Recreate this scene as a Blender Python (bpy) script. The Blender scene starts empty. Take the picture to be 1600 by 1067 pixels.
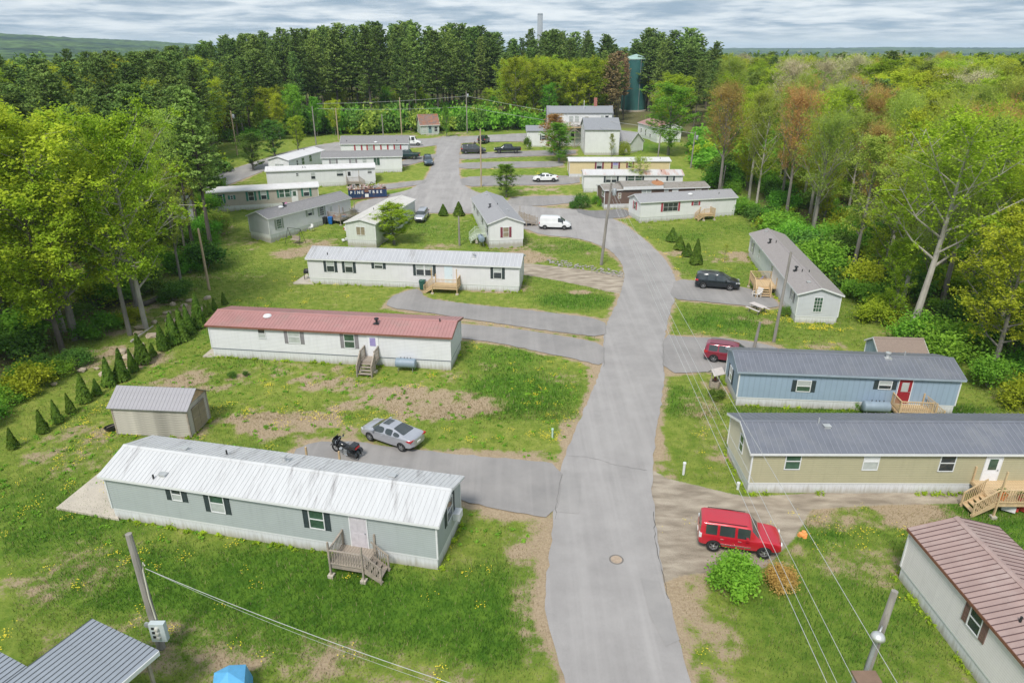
import bpy, bmesh, math, random
import numpy as np
from mathutils import Vector, Matrix
from mathutils.geometry import delaunay_2d_cdt
R = math.radians
rng = random.Random(7)
nrng = np.random.default_rng(11)
scene = bpy.context.scene
col = scene.collection

# ------------------------------------------------------------------ camera, sky, sun, exposure
FOC = 1067.0; TILT = R(23.14); CAMZ = 25.0
cam_d = bpy.data.cameras.new('camera'); cam = bpy.data.objects.new('camera', cam_d); col.objects.link(cam)
cam_d.sensor_width = 36.0; cam_d.lens = 36.0*FOC/1600.0; cam_d.clip_start = 0.5; cam_d.clip_end = 40000
cam.location = (0, 0, CAMZ); cam.rotation_euler = (math.pi/2-TILT, 0, 0)
scene.camera = cam
SUN_EL, SUN_AZ = R(52), R(200)
sun_d = bpy.data.lights.new('sun', 'SUN'); sun = bpy.data.objects.new('sun', sun_d); col.objects.link(sun)
sun_d.energy = 1.5; sun_d.angle = R(14); sun_d.color = (1.0, 0.955, 0.885)
sun.rotation_euler = (math.pi/2-SUN_EL, 0, math.pi-SUN_AZ)
scene.view_settings.view_transform = 'Standard'; scene.view_settings.look = 'None'
scene.view_settings.exposure = 1.34; scene.view_settings.gamma = 1.0
scene.view_settings.use_curve_mapping = False

world = bpy.data.worlds.new('World'); scene.world = world; world.use_nodes = True
wn = world.node_tree; wn.nodes.clear()
def N(nt, t, **kw):
    n = nt.nodes.new(t)
    for k, v in kw.items():
        if k.startswith('i_'): n.inputs[int(k[2:])].default_value = v
        else: setattr(n, k, v)
    return n
def build_world():
    nt = wn; L = nt.links.new
    sky = N(nt, 'ShaderNodeTexSky', sky_type='NISHITA', sun_disc=False, sun_elevation=SUN_EL, sun_rotation=SUN_AZ)
    sky.air_density = 1.0; sky.dust_density = 1.5; sky.ozone_density = 1.5
    tc = N(nt, 'ShaderNodeTexCoord'); sp = N(nt, 'ShaderNodeSeparateXYZ'); L(tc.outputs['Generated'], sp.inputs[0])
    # a cloud deck overhead: direction projected on a flat layer
    za = N(nt, 'ShaderNodeMath', operation='MAXIMUM'); L(sp.outputs[2], za.inputs[0]); za.inputs[1].default_value = 0.0
    zb = N(nt, 'ShaderNodeMath', operation='ADD'); L(za.outputs[0], zb.inputs[0]); zb.inputs[1].default_value = 0.075
    dx = N(nt, 'ShaderNodeMath', operation='DIVIDE'); L(sp.outputs[0], dx.inputs[0]); L(zb.outputs[0], dx.inputs[1])
    dy = N(nt, 'ShaderNodeMath', operation='DIVIDE'); L(sp.outputs[1], dy.inputs[0]); L(zb.outputs[0], dy.inputs[1])
    cb = N(nt, 'ShaderNodeCombineXYZ'); L(dx.outputs[0], cb.inputs[0]); L(dy.outputs[0], cb.inputs[1])
    n1 = N(nt, 'ShaderNodeTexNoise'); n1.inputs['Scale'].default_value = 0.95; n1.inputs['Detail'].default_value = 6; n1.inputs['Roughness'].default_value = 0.55; n1.inputs['Distortion'].default_value = 0.4
    L(cb.outputs[0], n1.inputs['Vector'])
    n2 = N(nt, 'ShaderNodeTexNoise'); n2.inputs['Scale'].default_value = 3.2; n2.inputs['Detail'].default_value = 5
    L(cb.outputs[0], n2.inputs['Vector'])
    mx = N(nt, 'ShaderNodeMath', operation='MULTIPLY_ADD'); L(n2.outputs[0], mx.inputs[0]); mx.inputs[1].default_value = 0.35; L(n1.outputs[0], mx.inputs[2])
    cr = N(nt, 'ShaderNodeValToRGB'); L(mx.outputs[0], cr.inputs[0])
    e = cr.color_ramp.elements
    e[0].position = 0.50; e[0].color = (0.25, 0.335, 0.43, 1)
    e[1].position = 0.82; e[1].color = (0.68, 0.72, 0.75, 1)
    m = e.new(0.61); m.color = (0.37, 0.44, 0.52, 1)
    m = e.new(0.69); m.color = (0.52, 0.58, 0.64, 1)
    # paler towards the horizon, where the deck is seen edge on
    hz = N(nt, 'ShaderNodeMapRange'); L(sp.outputs[2], hz.inputs[0]); hz.inputs[1].default_value = 0.0; hz.inputs[2].default_value = 0.025; hz.inputs[3].default_value = 0.7; hz.inputs[4].default_value = 0.0
    hm = N(nt, 'ShaderNodeMixRGB'); L(hz.outputs[0], hm.inputs[0]); L(cr.outputs[0], hm.inputs[1]); hm.inputs[2].default_value = (0.70, 0.71, 0.72, 1)
    b1 = N(nt, 'ShaderNodeBackground'); L(sky.outputs[0], b1.inputs[0]); b1.inputs[1].default_value = 0.06
    b2 = N(nt, 'ShaderNodeBackground'); L(hm.outputs[0], b2.inputs[0]); b2.inputs[1].default_value = 0.53
    mixs = N(nt, 'ShaderNodeMixShader'); mixs.inputs[0].default_value = 0.93
    L(b1.outputs[0], mixs.inputs[1]); L(b2.outputs[0], mixs.inputs[2])
    out = N(nt, 'ShaderNodeOutputWorld'); L(mixs.outputs[0], out.inputs[0])
build_world()
scene.cycles.max_bounces = 6; scene.cycles.diffuse_bounces = 4; scene.cycles.glossy_bounces = 2
scene.cycles.transmission_bounces = 3; scene.cycles.transparent_max_bounces = 4; scene.cycles.volume_bounces = 1
scene.cycles.use_denoising = True
try: scene.cycles.denoiser = 'OPENIMAGEDENOISE'
except Exception: pass

# ------------------------------------------------------------------ terrain and pixel helpers
def zt(x, y):
    t = min(max((y-85)/75, 0), 1); z = 4.5*t*t*(3-2*t)
    t = min(max((y-300)/700, 0), 1); return z-19*t*t*(3-2*t)
def ztn(x, y):
    t = np.clip((y-85)/75, 0, 1); z = 4.5*t*t*(3-2*t)
    t = np.clip((y-300)/700, 0, 1); return z-19*t*t*(3-2*t)
def ray(u, v):
    cx = (u-800)/FOC; cy = (533.5-v)/FOC
    return Vector((cx, math.cos(TILT)+cy*math.sin(TILT), -math.sin(TILT)+cy*math.cos(TILT)))
def at(u, v, h=0.0):
    """the point at height h over the terrain seen at (u, v) of the survey photograph"""
    d = ray(u, v)
    if d.z > -0.006: d.z = -0.006
    t = (CAMZ-h)/-d.z
    for _ in range(60):
        t = 0.5*t+0.5*(CAMZ-zt(d.x*t, d.y*t)-h)/-d.z
    return Vector((d.x*t, d.y*t, CAMZ+d.z*t))
def at_y(u, v, y):
    """height of what is seen at (u, v) if it stands y metres ahead"""
    d = ray(u, v); t = y/d.y
    return Vector((d.x*t, y, CAMZ+d.z*t))
def gp(x, y): return Vector((x, y, zt(x, y)))

# ------------------------------------------------------------------ materials
MATS = {}
def principled(name):
    m = bpy.data.materials.new(name); m.use_nodes = True
    nt = m.node_tree; b = nt.nodes['Principled BSDF']
    return m, nt, b
def mat(name, c, rough=0.6, var=0.12, scale=3.0, metal=0.0, bump=0.0, bscale=40.0, c2=None, c2amt=0.5, stretch=None, coat=0.0, spec=0.5, world_=False):
    """painted or plain surface: colour with soft noise, optional second colour in patches, fine relief"""
    if name in MATS: return MATS[name]
    m, nt, b = principled(name); L = nt.links.new
    tc = N(nt, 'ShaderNodeTexCoord')
    vec = tc.outputs['Object']
    if world_: vec = N(nt, 'ShaderNodeNewGeometry').outputs['Position']
    if stretch:
        mp = N(nt, 'ShaderNodeMapping'); mp.inputs['Scale'].default_value = stretch; L(vec, mp.inputs[0]); vec = mp.outputs[0]
    n = N(nt, 'ShaderNodeTexNoise'); n.inputs['Scale'].default_value = scale; n.inputs['Detail'].default_value = 6; n.inputs['Roughness'].default_value = 0.6
    L(vec, n.inputs['Vector'])
    cr = N(nt, 'ShaderNodeMixRGB')
    mr = N(nt, 'ShaderNodeMapRange'); L(n.outputs[0], mr.inputs[0]); mr.inputs[1].default_value = 0.3; mr.inputs[2].default_value = 0.7
    L(mr.outputs[0], cr.inputs[0])
    cr.inputs[1].default_value = (*[x*(1-var) for x in c], 1); cr.inputs[2].default_value = (*[min(1, x*(1+var)) for x in c], 1)
    outc = cr.outputs[0]
    if c2:
        n2 = N(nt, 'ShaderNodeTexNoise'); n2.inputs['Scale'].default_value = scale*0.37; n2.inputs['Detail'].default_value = 8; n2.inputs['Roughness'].default_value = 0.7
        L(vec, n2.inputs['Vector'])
        m2 = N(nt, 'ShaderNodeMapRange'); L(n2.outputs[0], m2.inputs[0]); m2.inputs[1].default_value = 0.62-0.25*c2amt; m2.inputs[2].default_value = 0.75-0.1*c2amt
        x2 = N(nt, 'ShaderNodeMixRGB'); L(m2.outputs[0], x2.inputs[0]); L(outc, x2.inputs[1]); x2.inputs[2].default_value = (*c2, 1); outc = x2.outputs[0]
    L(outc, b.inputs['Base Color'])
    b.inputs['Roughness'].default_value = rough; b.inputs['Metallic'].default_value = metal
    b.inputs['Coat Weight'].default_value = coat; b.inputs['Coat Roughness'].default_value = 0.06
    b.inputs['Specular IOR Level'].default_value = spec
    if bump:
        n3 = N(nt, 'ShaderNodeTexNoise'); n3.inputs['Scale'].default_value = bscale; n3.inputs['Detail'].default_value = 4; L(vec, n3.inputs['Vector'])
        bp = N(nt, 'ShaderNodeBump'); bp.inputs['Strength'].default_value = bump; bp.inputs['Distance'].default_value = 0.02
        L(n3.outputs[0], bp.inputs['Height']); L(bp.outputs[0], b.inputs['Normal'])
    MATS[name] = m; return m
def siding(name, c, pitch=0.13, vertical=False, rough=0.55, depth=0.5, lap_shade=0.16):
    """lap siding: saw-tooth relief and a shade line painted along each lap"""
    if name in MATS: return MATS[name]
    m, nt, b = principled(name); L = nt.links.new
    tc = N(nt, 'ShaderNodeTexCoord'); sp = N(nt, 'ShaderNodeSeparateXYZ'); L(tc.outputs['Object'], sp.inputs[0])
    src = sp.outputs[2]
    if vertical:
        ad = N(nt, 'ShaderNodeMath', operation='ADD'); L(sp.outputs[0], ad.inputs[0]); L(sp.outputs[1], ad.inputs[1]); src = ad.outputs[0]
    dv = N(nt, 'ShaderNodeMath', operation='DIVIDE'); L(src, dv.inputs[0]); dv.inputs[1].default_value = pitch
    fr = N(nt, 'ShaderNodeMath', operation='FRACT'); L(dv.outputs[0], fr.inputs[0])
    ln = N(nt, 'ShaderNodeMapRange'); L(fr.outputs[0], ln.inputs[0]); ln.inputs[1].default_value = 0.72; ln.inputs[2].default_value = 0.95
    n = N(nt, 'ShaderNodeTexNoise'); n.inputs['Scale'].default_value = 1.2; n.inputs['Detail'].default_value = 6; L(tc.outputs['Object'], n.inputs['Vector'])
    mx = N(nt, 'ShaderNodeMixRGB'); L(n.outputs[0], mx.inputs[0]); mx.inputs[1].default_value = (*[x*0.9 for x in c], 1); mx.inputs[2].default_value = (*[min(1, x*1.08) for x in c], 1)
    # rain streaks
    mp = N(nt, 'ShaderNodeMapping'); mp.inputs['Scale'].default_value = (5, 5, 0.35); L(tc.outputs['Object'], mp.inputs[0])
    ns = N(nt, 'ShaderNodeTexNoise'); ns.inputs['Scale'].default_value = 1.0; ns.inputs['Detail'].default_value = 5; L(mp.outputs[0], ns.inputs['Vector'])
    sr = N(nt, 'ShaderNodeMapRange'); L(ns.outputs[0], sr.inputs[0]); sr.inputs[1].default_value = 0.5; sr.inputs[2].default_value = 0.8; sr.inputs[4].default_value = 0.14
    m1 = N(nt, 'ShaderNodeMixRGB'); L(sr.outputs[0], m1.inputs[0]); L(mx.outputs[0], m1.inputs[1]); m1.inputs[2].default_value = (*[x*0.45 for x in c], 1)
    gm = N(nt, 'ShaderNodeMath', operation='MULTIPLY'); L(ln.outputs[0], gm.inputs[0]); gm.inputs[1].default_value = lap_shade*1.6  # shade at each lap edge, mixed in as a darker colour
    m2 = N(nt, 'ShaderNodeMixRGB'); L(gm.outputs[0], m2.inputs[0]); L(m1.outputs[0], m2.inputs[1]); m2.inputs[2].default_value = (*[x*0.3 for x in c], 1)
    # soil splashed up from the ground
    zz = N(nt, 'ShaderNodeMath', operation='MULTIPLY_ADD'); L(ns.outputs[0], zz.inputs[0]); zz.inputs[1].default_value = -0.75; L(sp.outputs[2], zz.inputs[2])
    sz = N(nt, 'ShaderNodeMapRange'); L(zz.outputs[0], sz.inputs[0]); sz.inputs[1].default_value = -0.42; sz.inputs[2].default_value = 0.0; sz.inputs[3].default_value = 0.62; sz.inputs[4].default_value = 0.0
    m3 = N(nt, 'ShaderNodeMixRGB'); L(sz.outputs[0], m3.inputs[0]); L(m2.outputs[0], m3.inputs[1]); m3.inputs[2].default_value = (0.26, 0.23, 0.15, 1)
    L(m3.outputs[0], b.inputs['Base Color']); b.inputs['Roughness'].default_value = rough
    iv = N(nt, 'ShaderNodeMath', operation='SUBTRACT'); iv.inputs[0].default_value = 1.0; L(fr.outputs[0], iv.inputs[1])
    bp = N(nt, 'ShaderNodeBump'); bp.inputs['Strength'].default_value = depth; bp.inputs['Distance'].default_value = 0.02
    L(iv.outputs[0], bp.inputs['Height']); L(bp.outputs[0], b.inputs['Normal'])
    MATS[name] = m; return m
def leafmat(name, c, c2, trans=0.5, hue=0.02):
    """leaves: two tones by clump and by tree, a little light passes through"""
    if name in MATS: return MATS[name]
    m, nt, b = principled(name); L = nt.links.new; nt.nodes.remove(b)
    tc = N(nt, 'ShaderNodeTexCoord'); oi = N(nt, 'ShaderNodeObjectInfo')
    n = N(nt, 'ShaderNodeTexNoise'); n.inputs['Scale'].default_value = 0.45; n.inputs['Detail'].default_value = 4; L(tc.outputs['Object'], n.inputs['Vector'])
    n2 = N(nt, 'ShaderNodeTexNoise'); n2.inputs['Scale'].default_value = 5.0; n2.inputs['Detail'].default_value = 2; L(tc.outputs['Object'], n2.inputs['Vector'])
    ad = N(nt, 'ShaderNodeMath', operation='MULTIPLY_ADD'); L(n2.outputs[0], ad.inputs[0]); ad.inputs[1].default_value = 0.7; L(n.outputs[0], ad.inputs[2])
    mr = N(nt, 'ShaderNodeMapRange'); L(ad.outputs[0], mr.inputs[0]); mr.inputs[1].default_value = 0.62; mr.inputs[2].default_value = 1.08
    mx = N(nt, 'ShaderNodeMixRGB'); L(mr.outputs[0], mx.inputs[0]); mx.inputs[1].default_value = (*c, 1); mx.inputs[2].default_value = (*c2, 1)
    hs = N(nt, 'ShaderNodeHueSaturation'); L(mx.outputs[0], hs.inputs['Color'])
    h = N(nt, 'ShaderNodeMapRange'); L(oi.outputs['Random'], h.inputs[0]); h.inputs[3].default_value = 0.5-hue; h.inputs[4].default_value = 0.5+hue
    L(h.outputs[0], hs.inputs['Hue'])
    fr = N(nt, 'ShaderNodeMath', operation='MULTIPLY'); L(oi.outputs['Random'], fr.inputs[0]); fr.inputs[1].default_value = 7.31
    f2 = N(nt, 'ShaderNodeMath', operation='FRACT'); L(fr.outputs[0], f2.inputs[0])
    vv = N(nt, 'ShaderNodeMapRange'); L(f2.outputs[0], vv.inputs[0]); vv.inputs[3].default_value = 0.78; vv.inputs[4].default_value = 1.22
    L(vv.outputs[0], hs.inputs['Value'])
    d = N(nt, 'ShaderNodeBsdfDiffuse'); t = N(nt, 'ShaderNodeBsdfTranslucent'); L(hs.outputs[0], d.inputs[0]); L(hs.outputs[0], t.inputs[0])
    ms = N(nt, 'ShaderNodeMixShader'); ms.inputs[0].default_value = trans; L(d.outputs[0], ms.inputs[1]); L(t.outputs[0], ms.inputs[2])
    out = nt.nodes['Material Output']; L(ms.outputs[0], out.inputs[0])
    MATS[name] = m; return m

WHITE = mat('white trim', (0.66, 0.67, 0.68), 0.5, 0.05)
SKIRT = siding('white skirting', (0.62, 0.63, 0.65), 0.25, True, lap_shade=0.08)
GLASS = mat('window glass', (0.035, 0.045, 0.05), 0.06, 0.35, 1.5, spec=0.8)
BLIND = mat('blind behind glass', (0.42, 0.45, 0.44), 0.18, 0.15, 2.0, spec=0.8)
GREENG = mat('green reflection glass', (0.05, 0.10, 0.07), 0.08, 0.4, 2.0, spec=0.8)
BLACK = mat('black plastic', (0.02, 0.022, 0.024), 0.5, 0.2)
SHUT_D = mat('dark slate shutter', (0.035, 0.05, 0.055), 0.55, 0.15)
METALG = mat('grey metal', (0.35, 0.37, 0.39), 0.45, 0.12, metal=0.4)
GALV = mat('galvanised metal', (0.55, 0.56, 0.56), 0.45, 0.12, metal=0.5)
TANKB = mat('tank paint', (0.22, 0.28, 0.34), 0.5, 0.12, 2.0, c2=(0.16, 0.15, 0.14), c2amt=0.2)
WOODN = mat('fresh lumber', (0.52, 0.38, 0.22), 0.75, 0.18, 4.0, stretch=(1, 1, 0.3), bump=0.2)
WOODW = mat('weathered lumber', (0.33, 0.28, 0.23), 0.85, 0.22, 4.0, c2=(0.22, 0.20, 0.18), c2amt=0.5, bump=0.3)
CONC = mat('concrete', (0.48, 0.43, 0.36), 0.9, 0.1, 1.0, c2=(0.38, 0.36, 0.32), c2amt=0.4, bump=0.15)
BARK = mat('grey bark', (0.20, 0.185, 0.165), 0.95, 0.35, 2.5, bump=0.8, bscale=12, stretch=(1, 1, 0.25))
BARKD = mat('dark pine bark', (0.10, 0.085, 0.075), 0.95, 0.35, 2.5, bump=0.8, bscale=12, stretch=(1, 1, 0.3))
BARKP = mat('pale bark', (0.40, 0.37, 0.33), 0.9, 0.25, 1.5, c2=(0.22, 0.2, 0.18), c2amt=0.6, bump=0.5, bscale=14, stretch=(1, 1, 0.4))

# ------------------------------------------------------------------ mesh builders
class MB:
    def __init__(s): s.v = []; s.f = []; s.m = []
    def add(s, vs, fs, mi=0, M=None):
        o = len(s.v)
        if M is not None: vs = [tuple(M @ Vector(p)) for p in vs]
        s.v += [tuple(p) for p in vs]; s.f += [tuple(i+o for i in f) for f in fs]; s.m += [mi]*len(fs); return s
    def box(s, x0, y0, z0, x1, y1, z1, mi=0, M=None):
        vs = [(x0,y0,z0),(x1,y0,z0),(x1,y1,z0),(x0,y1,z0),(x0,y0,z1),(x1,y0,z1),(x1,y1,z1),(x0,y1,z1)]
        return s.add(vs, [(0,3,2,1),(4,5,6,7),(0,1,5,4),(1,2,6,5),(2,3,7,6),(3,0,4,7)], mi, M)
    def beam(s, a, b, w, h, mi=0, up=(0,0,1)):
        a = Vector(a); b = Vector(b); d = b-a; Ln = d.length
        if Ln < 1e-6: return s
        z = Vector(up); x = d.normalized()
        if abs(x.dot(z)) > 0.98: z = Vector((1,0,0))
        y = z.cross(x).normalized(); z = x.cross(y)
        M = Matrix((x, y, z)).transposed().to_4x4(); M.translation = a
        return s.box(0, -w/2, -h/2, Ln, w/2, h/2, mi, M)
    def tube(s, pts, rad, n=8, mi=0, cap=True):
        pts = [Vector(p) for p in pts]
        if not hasattr(rad, '__len__'): rad = [rad]*len(pts)
        vs = []; fs = []
        for i, p in enumerate(pts):
            d = (pts[min(i+1, len(pts)-1)]-pts[max(i-1, 0)]).normalized()
            a = Vector((0,0,1)) if abs(d.z) < 0.9 else Vector((1,0,0))
            x = a.cross(d).normalized(); y = d.cross(x)
            for k in range(n):
                t = 2*math.pi*k/n; vs.append(p+(x*math.cos(t)+y*math.sin(t))*rad[i])
        for i in range(len(pts)-1):
            for k in range(n):
                fs.append((i*n+k, i*n+(k+1) % n, (i+1)*n+(k+1) % n, (i+1)*n+k))
        if cap: fs.append(tuple(range(n-1, -1, -1))); fs.append(tuple((len(pts)-1)*n+k for k in range(n)))
        return s.add(vs, fs, mi)
    def lathe(s, prof, n=16, mi=0, M=None):
        """prof: (r, z) pairs round the z axis"""
        vs = []; fs = []
        for r, z in prof:
            for k in range(n):
                t = 2*math.pi*k/n; vs.append((r*math.cos(t), r*math.sin(t), z))
        for i in range(len(prof)-1):
            for k in range(n): fs.append((i*n+k, i*n+(k+1) % n, (i+1)*n+(k+1) % n, (i+1)*n+k))
        return s.add(vs, fs, mi, M)
    def prism(s, poly, y0, y1, mi=0, M=None):
        """poly in (x, z), extruded along y"""
        n = len(poly); vs = [(x, y0, z) for x, z in poly]+[(x, y1, z) for x, z in poly]
        fs = [tuple(range(n)), tuple(range(2*n-1, n-1, -1))]+[(i, i+n, (i+1) % n+n, (i+1) % n) for i in range(n)]
        return s.add(vs, fs, mi, M)
    def mesh(s, name, mats, smooth=False):
        me = bpy.data.meshes.new(name); me.from_pydata(s.v, [], s.f)
        for m in (mats if isinstance(mats, (list, tuple)) else [mats]): me.materials.append(m)
        if any(s.m): me.polygons.foreach_set('material_index', s.m)
        if smooth: me.polygons.foreach_set('use_smooth', [True]*len(s.f))
        me.update(); return me
    def build(s, name, mats, parent=None, smooth=False, loc=None, rz=None):
        return obj(name, s.mesh(name, mats, smooth), parent, loc, rz)
def obj(name, me, parent=None, loc=None, rz=None):
    o = bpy.data.objects.new(name, me); col.objects.link(o)
    if parent is not None: o.parent = parent
    if loc is not None: o.location = loc
    if rz is not None: o.rotation_euler = (0, 0, rz)
    return o
def tag(o, label, cat=None, group=None, kind=None):
    o['label'] = label
    if cat: o['category'] = cat
    if group: o['group'] = group
    if kind: o['kind'] = kind
    return o
def thing(name, label, cat, loc, rz=0.0, group=None):
    o = obj(name, None, None, loc, rz); o.empty_display_size = 0.3
    return tag(o, label, cat, group)
def structure(o): o['kind'] = 'structure'; return o
def stuff(o, label=None):
    o['kind'] = 'stuff'
    if label: o['label'] = label
    return o
def npmesh(name, V, Fq, mats, midx=None, smooth=False):
    """fast mesh from arrays; Fq (n,4) or (n,3)"""
    me = bpy.data.meshes.new(name); n, k = Fq.shape
    me.vertices.add(len(V)); me.vertices.foreach_set('co', V.astype(np.float32).ravel())
    me.loops.add(n*k); me.loops.foreach_set('vertex_index', Fq.astype(np.int32).ravel())
    me.polygons.add(n); me.polygons.foreach_set('loop_start', np.arange(0, n*k, k, dtype=np.int32))
    try: me.polygons.foreach_set('loop_total', np.full(n, k, dtype=np.int32))
    except Exception: pass
    for m in (mats if isinstance(mats, (list, tuple)) else [mats]): me.materials.append(m)
    if midx is not None: me.polygons.foreach_set('material_index', midx.astype(np.int32))
    if smooth: me.polygons.foreach_set('use_smooth', np.ones(n, dtype=bool))
    me.update(calc_edges=True); return me

# ------------------------------------------------------------------ ground
def P2(pts): return [tuple(at(u, v)[:2]) for u, v in pts]
ROADS = []   # (name, label, world polygon, material key)
def poly_dist(px, py, poly):
    """signed distance (negative inside) of arrays px, py to a polygon"""
    inside = np.zeros(px.shape, bool); dmin = np.full(px.shape, 1e9)
    n = len(poly)
    for i in range(n):
        x0, y0 = poly[i]; x1, y1 = poly[(i+1) % n]
        ex, ey = x1-x0, y1-y0; l2 = ex*ex+ey*ey+1e-12
        t = np.clip(((px-x0)*ex+(py-y0)*ey)/l2, 0, 1)
        dmin = np.minimum(dmin, (px-x0-t*ex)**2+(py-y0-t*ey)**2)
        c = ((y0 > py) != (y1 > py)) & (px < (x1-x0)*(py-y0)/(y1-y0+1e-12)+x0)
        inside ^= c
    d = np.sqrt(dmin); return np.where(inside, -d, d)
def smooth(poly, k=1):
    for _ in range(k):
        o = []
        for i in range(len(poly)):
            a = poly[i]; b = poly[(i+1) % len(poly)]
            o.append((a[0]*.8+b[0]*.2, a[1]*.8+b[1]*.2)); o.append((a[0]*.2+b[0]*.8, a[1]*.2+b[1]*.8))
        poly = o
    return poly
R_MAIN = P2([(1110,1150),(1082,1067),(1050,960),(1036,900),(1022,800),(1018,745),(1025,680),(1035,620),(1038,582),(1038,530),(1046,490),(1056,462),(1057,437),(1040,404),(1005,372),(975,350),(950,338),(920,331),
     (900,327),(840,324),(815,318),(790,313),(745,301),(722,288),(717,270),(718,240),(722,212),(683,214),(682,240),(674,262),(663,283),(640,297),(600,306),(560,316),(548,328),(560,334),(600,326),(650,333),(700,333),(745,334),(790,350),(828,360),(845,367),(900,372),(930,380),
     (955,392),(972,412),(977,432),(966,470),(950,500),(942,535),(941,572),(930,600),(900,670),(878,722),(865,780),(862,850),(851,920),(853,960),(868,1010),(885,1067),(900,1150)])
R_STREET = P2([(1000,207),(965,208),(830,208),(750,212),(700,215),(640,218),(590,221),(530,222),(490,228),(440,240),(390,256),(350,268),(300,285),(310,300),(350,292),(400,272),(450,254),(500,240),(530,236),(600,234),(660,230),(700,225),(760,222),(830,221),(900,221),(965,215),(1000,214)])
DRV = [
 ('driveway', 'asphalt driveway beside the sage green home, where the motorcycle is parked', [(868,812),(790,797),(720,782),(600,735),(470,722),(455,705),(490,690),(560,690),(620,700),(700,708),(780,715),(882,725)]),
 ('driveway', 'asphalt driveway running behind the red roofed home', [(600,480),(612,463),(640,453),(655,451),(665,466),(720,474),(830,485),(946,499),(948,528),(850,516),(720,497),(680,490)]),
 ('driveway', 'asphalt driveway ending at the east gable of the red roofed home', [(690,504),(720,506),(800,513),(880,525),(945,537),(944,573),(900,561),(840,549),(780,536),(690,525)]),
 ('driveway', 'asphalt driveway under the black SUV', [(1054,436),(1100,440),(1160,449),(1195,456),(1222,478),(1200,482),(1120,473),(1045,467)]),
 ('driveway', 'asphalt driveway under the burgundy SUV', [(1035,523),(1080,527),(1130,528),(1190,536),(1235,551),(1240,566),(1130,581),(1034,583)]),
 ('driveway', 'asphalt driveway in front of the white home with red shutters', [(898,326),(925,330),(980,326),(985,339),(940,343),(905,334)]),
 ('driveway', 'narrow asphalt lane leading to the brown home', [(790,318),(800,308),(850,306),(910,306),(912,315),(850,322),(815,322)]),
 ('driveway', 'asphalt driveway under the white sedan', [(718,277),(800,274),(905,275),(906,288),(800,290),(722,292)]),
 ('driveway', 'empty narrow asphalt driveway between two grass strips', [(716,255),(780,253),(880,252),(880,261),(780,263),(717,264)]),
 ('driveway', 'driveway under the black pickup truck', [(717,241),(760,238),(900,234),(900,242),(780,246),(717,250)]),
 ('driveway', 'short driveway under the dark green pickup truck', [(628,250),(684,240),(682,247),(628,261)]),
 ('driveway', 'narrow drive leading to the long white home with a deck', [(585,290),(640,284),(668,281),(663,288),(600,297),(585,297)]),
]
GRAVEL = [
 ('gravel_driveway', 'gravel driveway beside the white ribbed roof home', [(812,410),(850,414),(900,420),(978,430),(972,458),(920,446),(870,436),(812,426)]),
 ('dirt_driveway', 'rutted dirt driveway where the red SUV is parked', [(1016,736),(1040,748),(1090,760),(1165,778),(1300,770),(1500,771),(1500,781),(1380,782),(1262,790),(1235,835),(1190,880),(1120,885),(1060,892),(1032,905),(1018,800)]),
]
xs = np.concatenate([np.geomspace(1500, 66, 34)*-1, np.arange(-64, 64.01, 0.3), np.geomspace(66, 1500, 34)])
ys = np.concatenate([np.arange(-60, 12, 6.0), np.arange(14, 60, 0.25), np.arange(60, 165, 0.45), np.arange(166, 230, 3), np.geomspace(232, 1500, 60)])
GX, GY = np.meshgrid(xs, ys)
def vnoise(x, y, s, seed):
    """smooth value noise in numpy, 0..1"""
    r = np.random.default_rng(seed); T = r.random((257, 257)); T[-1] = T[0]; T[:, -1] = T[:, 0]
    u = (x/s+1000.5) % 256; v = (y/s+1000.5) % 256; i = u.astype(int); j = v.astype(int); fu = u-i; fv = v-j
    fu = fu*fu*(3-2*fu); fv = fv*fv*(3-2*fv)
    return (T[j, i]*(1-fu)+T[j, i+1]*fu)*(1-fv)+(T[j+1, i]*(1-fu)+T[j+1, i+1]*fu)*fv
def fbm(x, y, s, seed, o=4):
    t = 0; a = 1; w = 0
    for k in range(o): t = t+a*vnoise(x, y, s/2**k, seed+k); w += a; a *= 0.55
    return t/w
DRVW = [(n, l, P2(p)) for n, l, p in DRV]; GRVW = [(n, l, P2(p)) for n, l, p in GRAVEL]
ALLROAD = [R_MAIN, R_STREET]+[p for _, _, p in DRVW]
def road_dist(x, y):
    d = np.full(x.shape, 1e3)
    for p in ALLROAD: d = np.minimum(d, poly_dist(x, y, p))
    return d
def gravel_dist(x, y):
    d = np.full(x.shape, 1e3)
    for _, _, p in GRVW: d = np.minimum(d, poly_dist(x, y, p))
    return d
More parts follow.
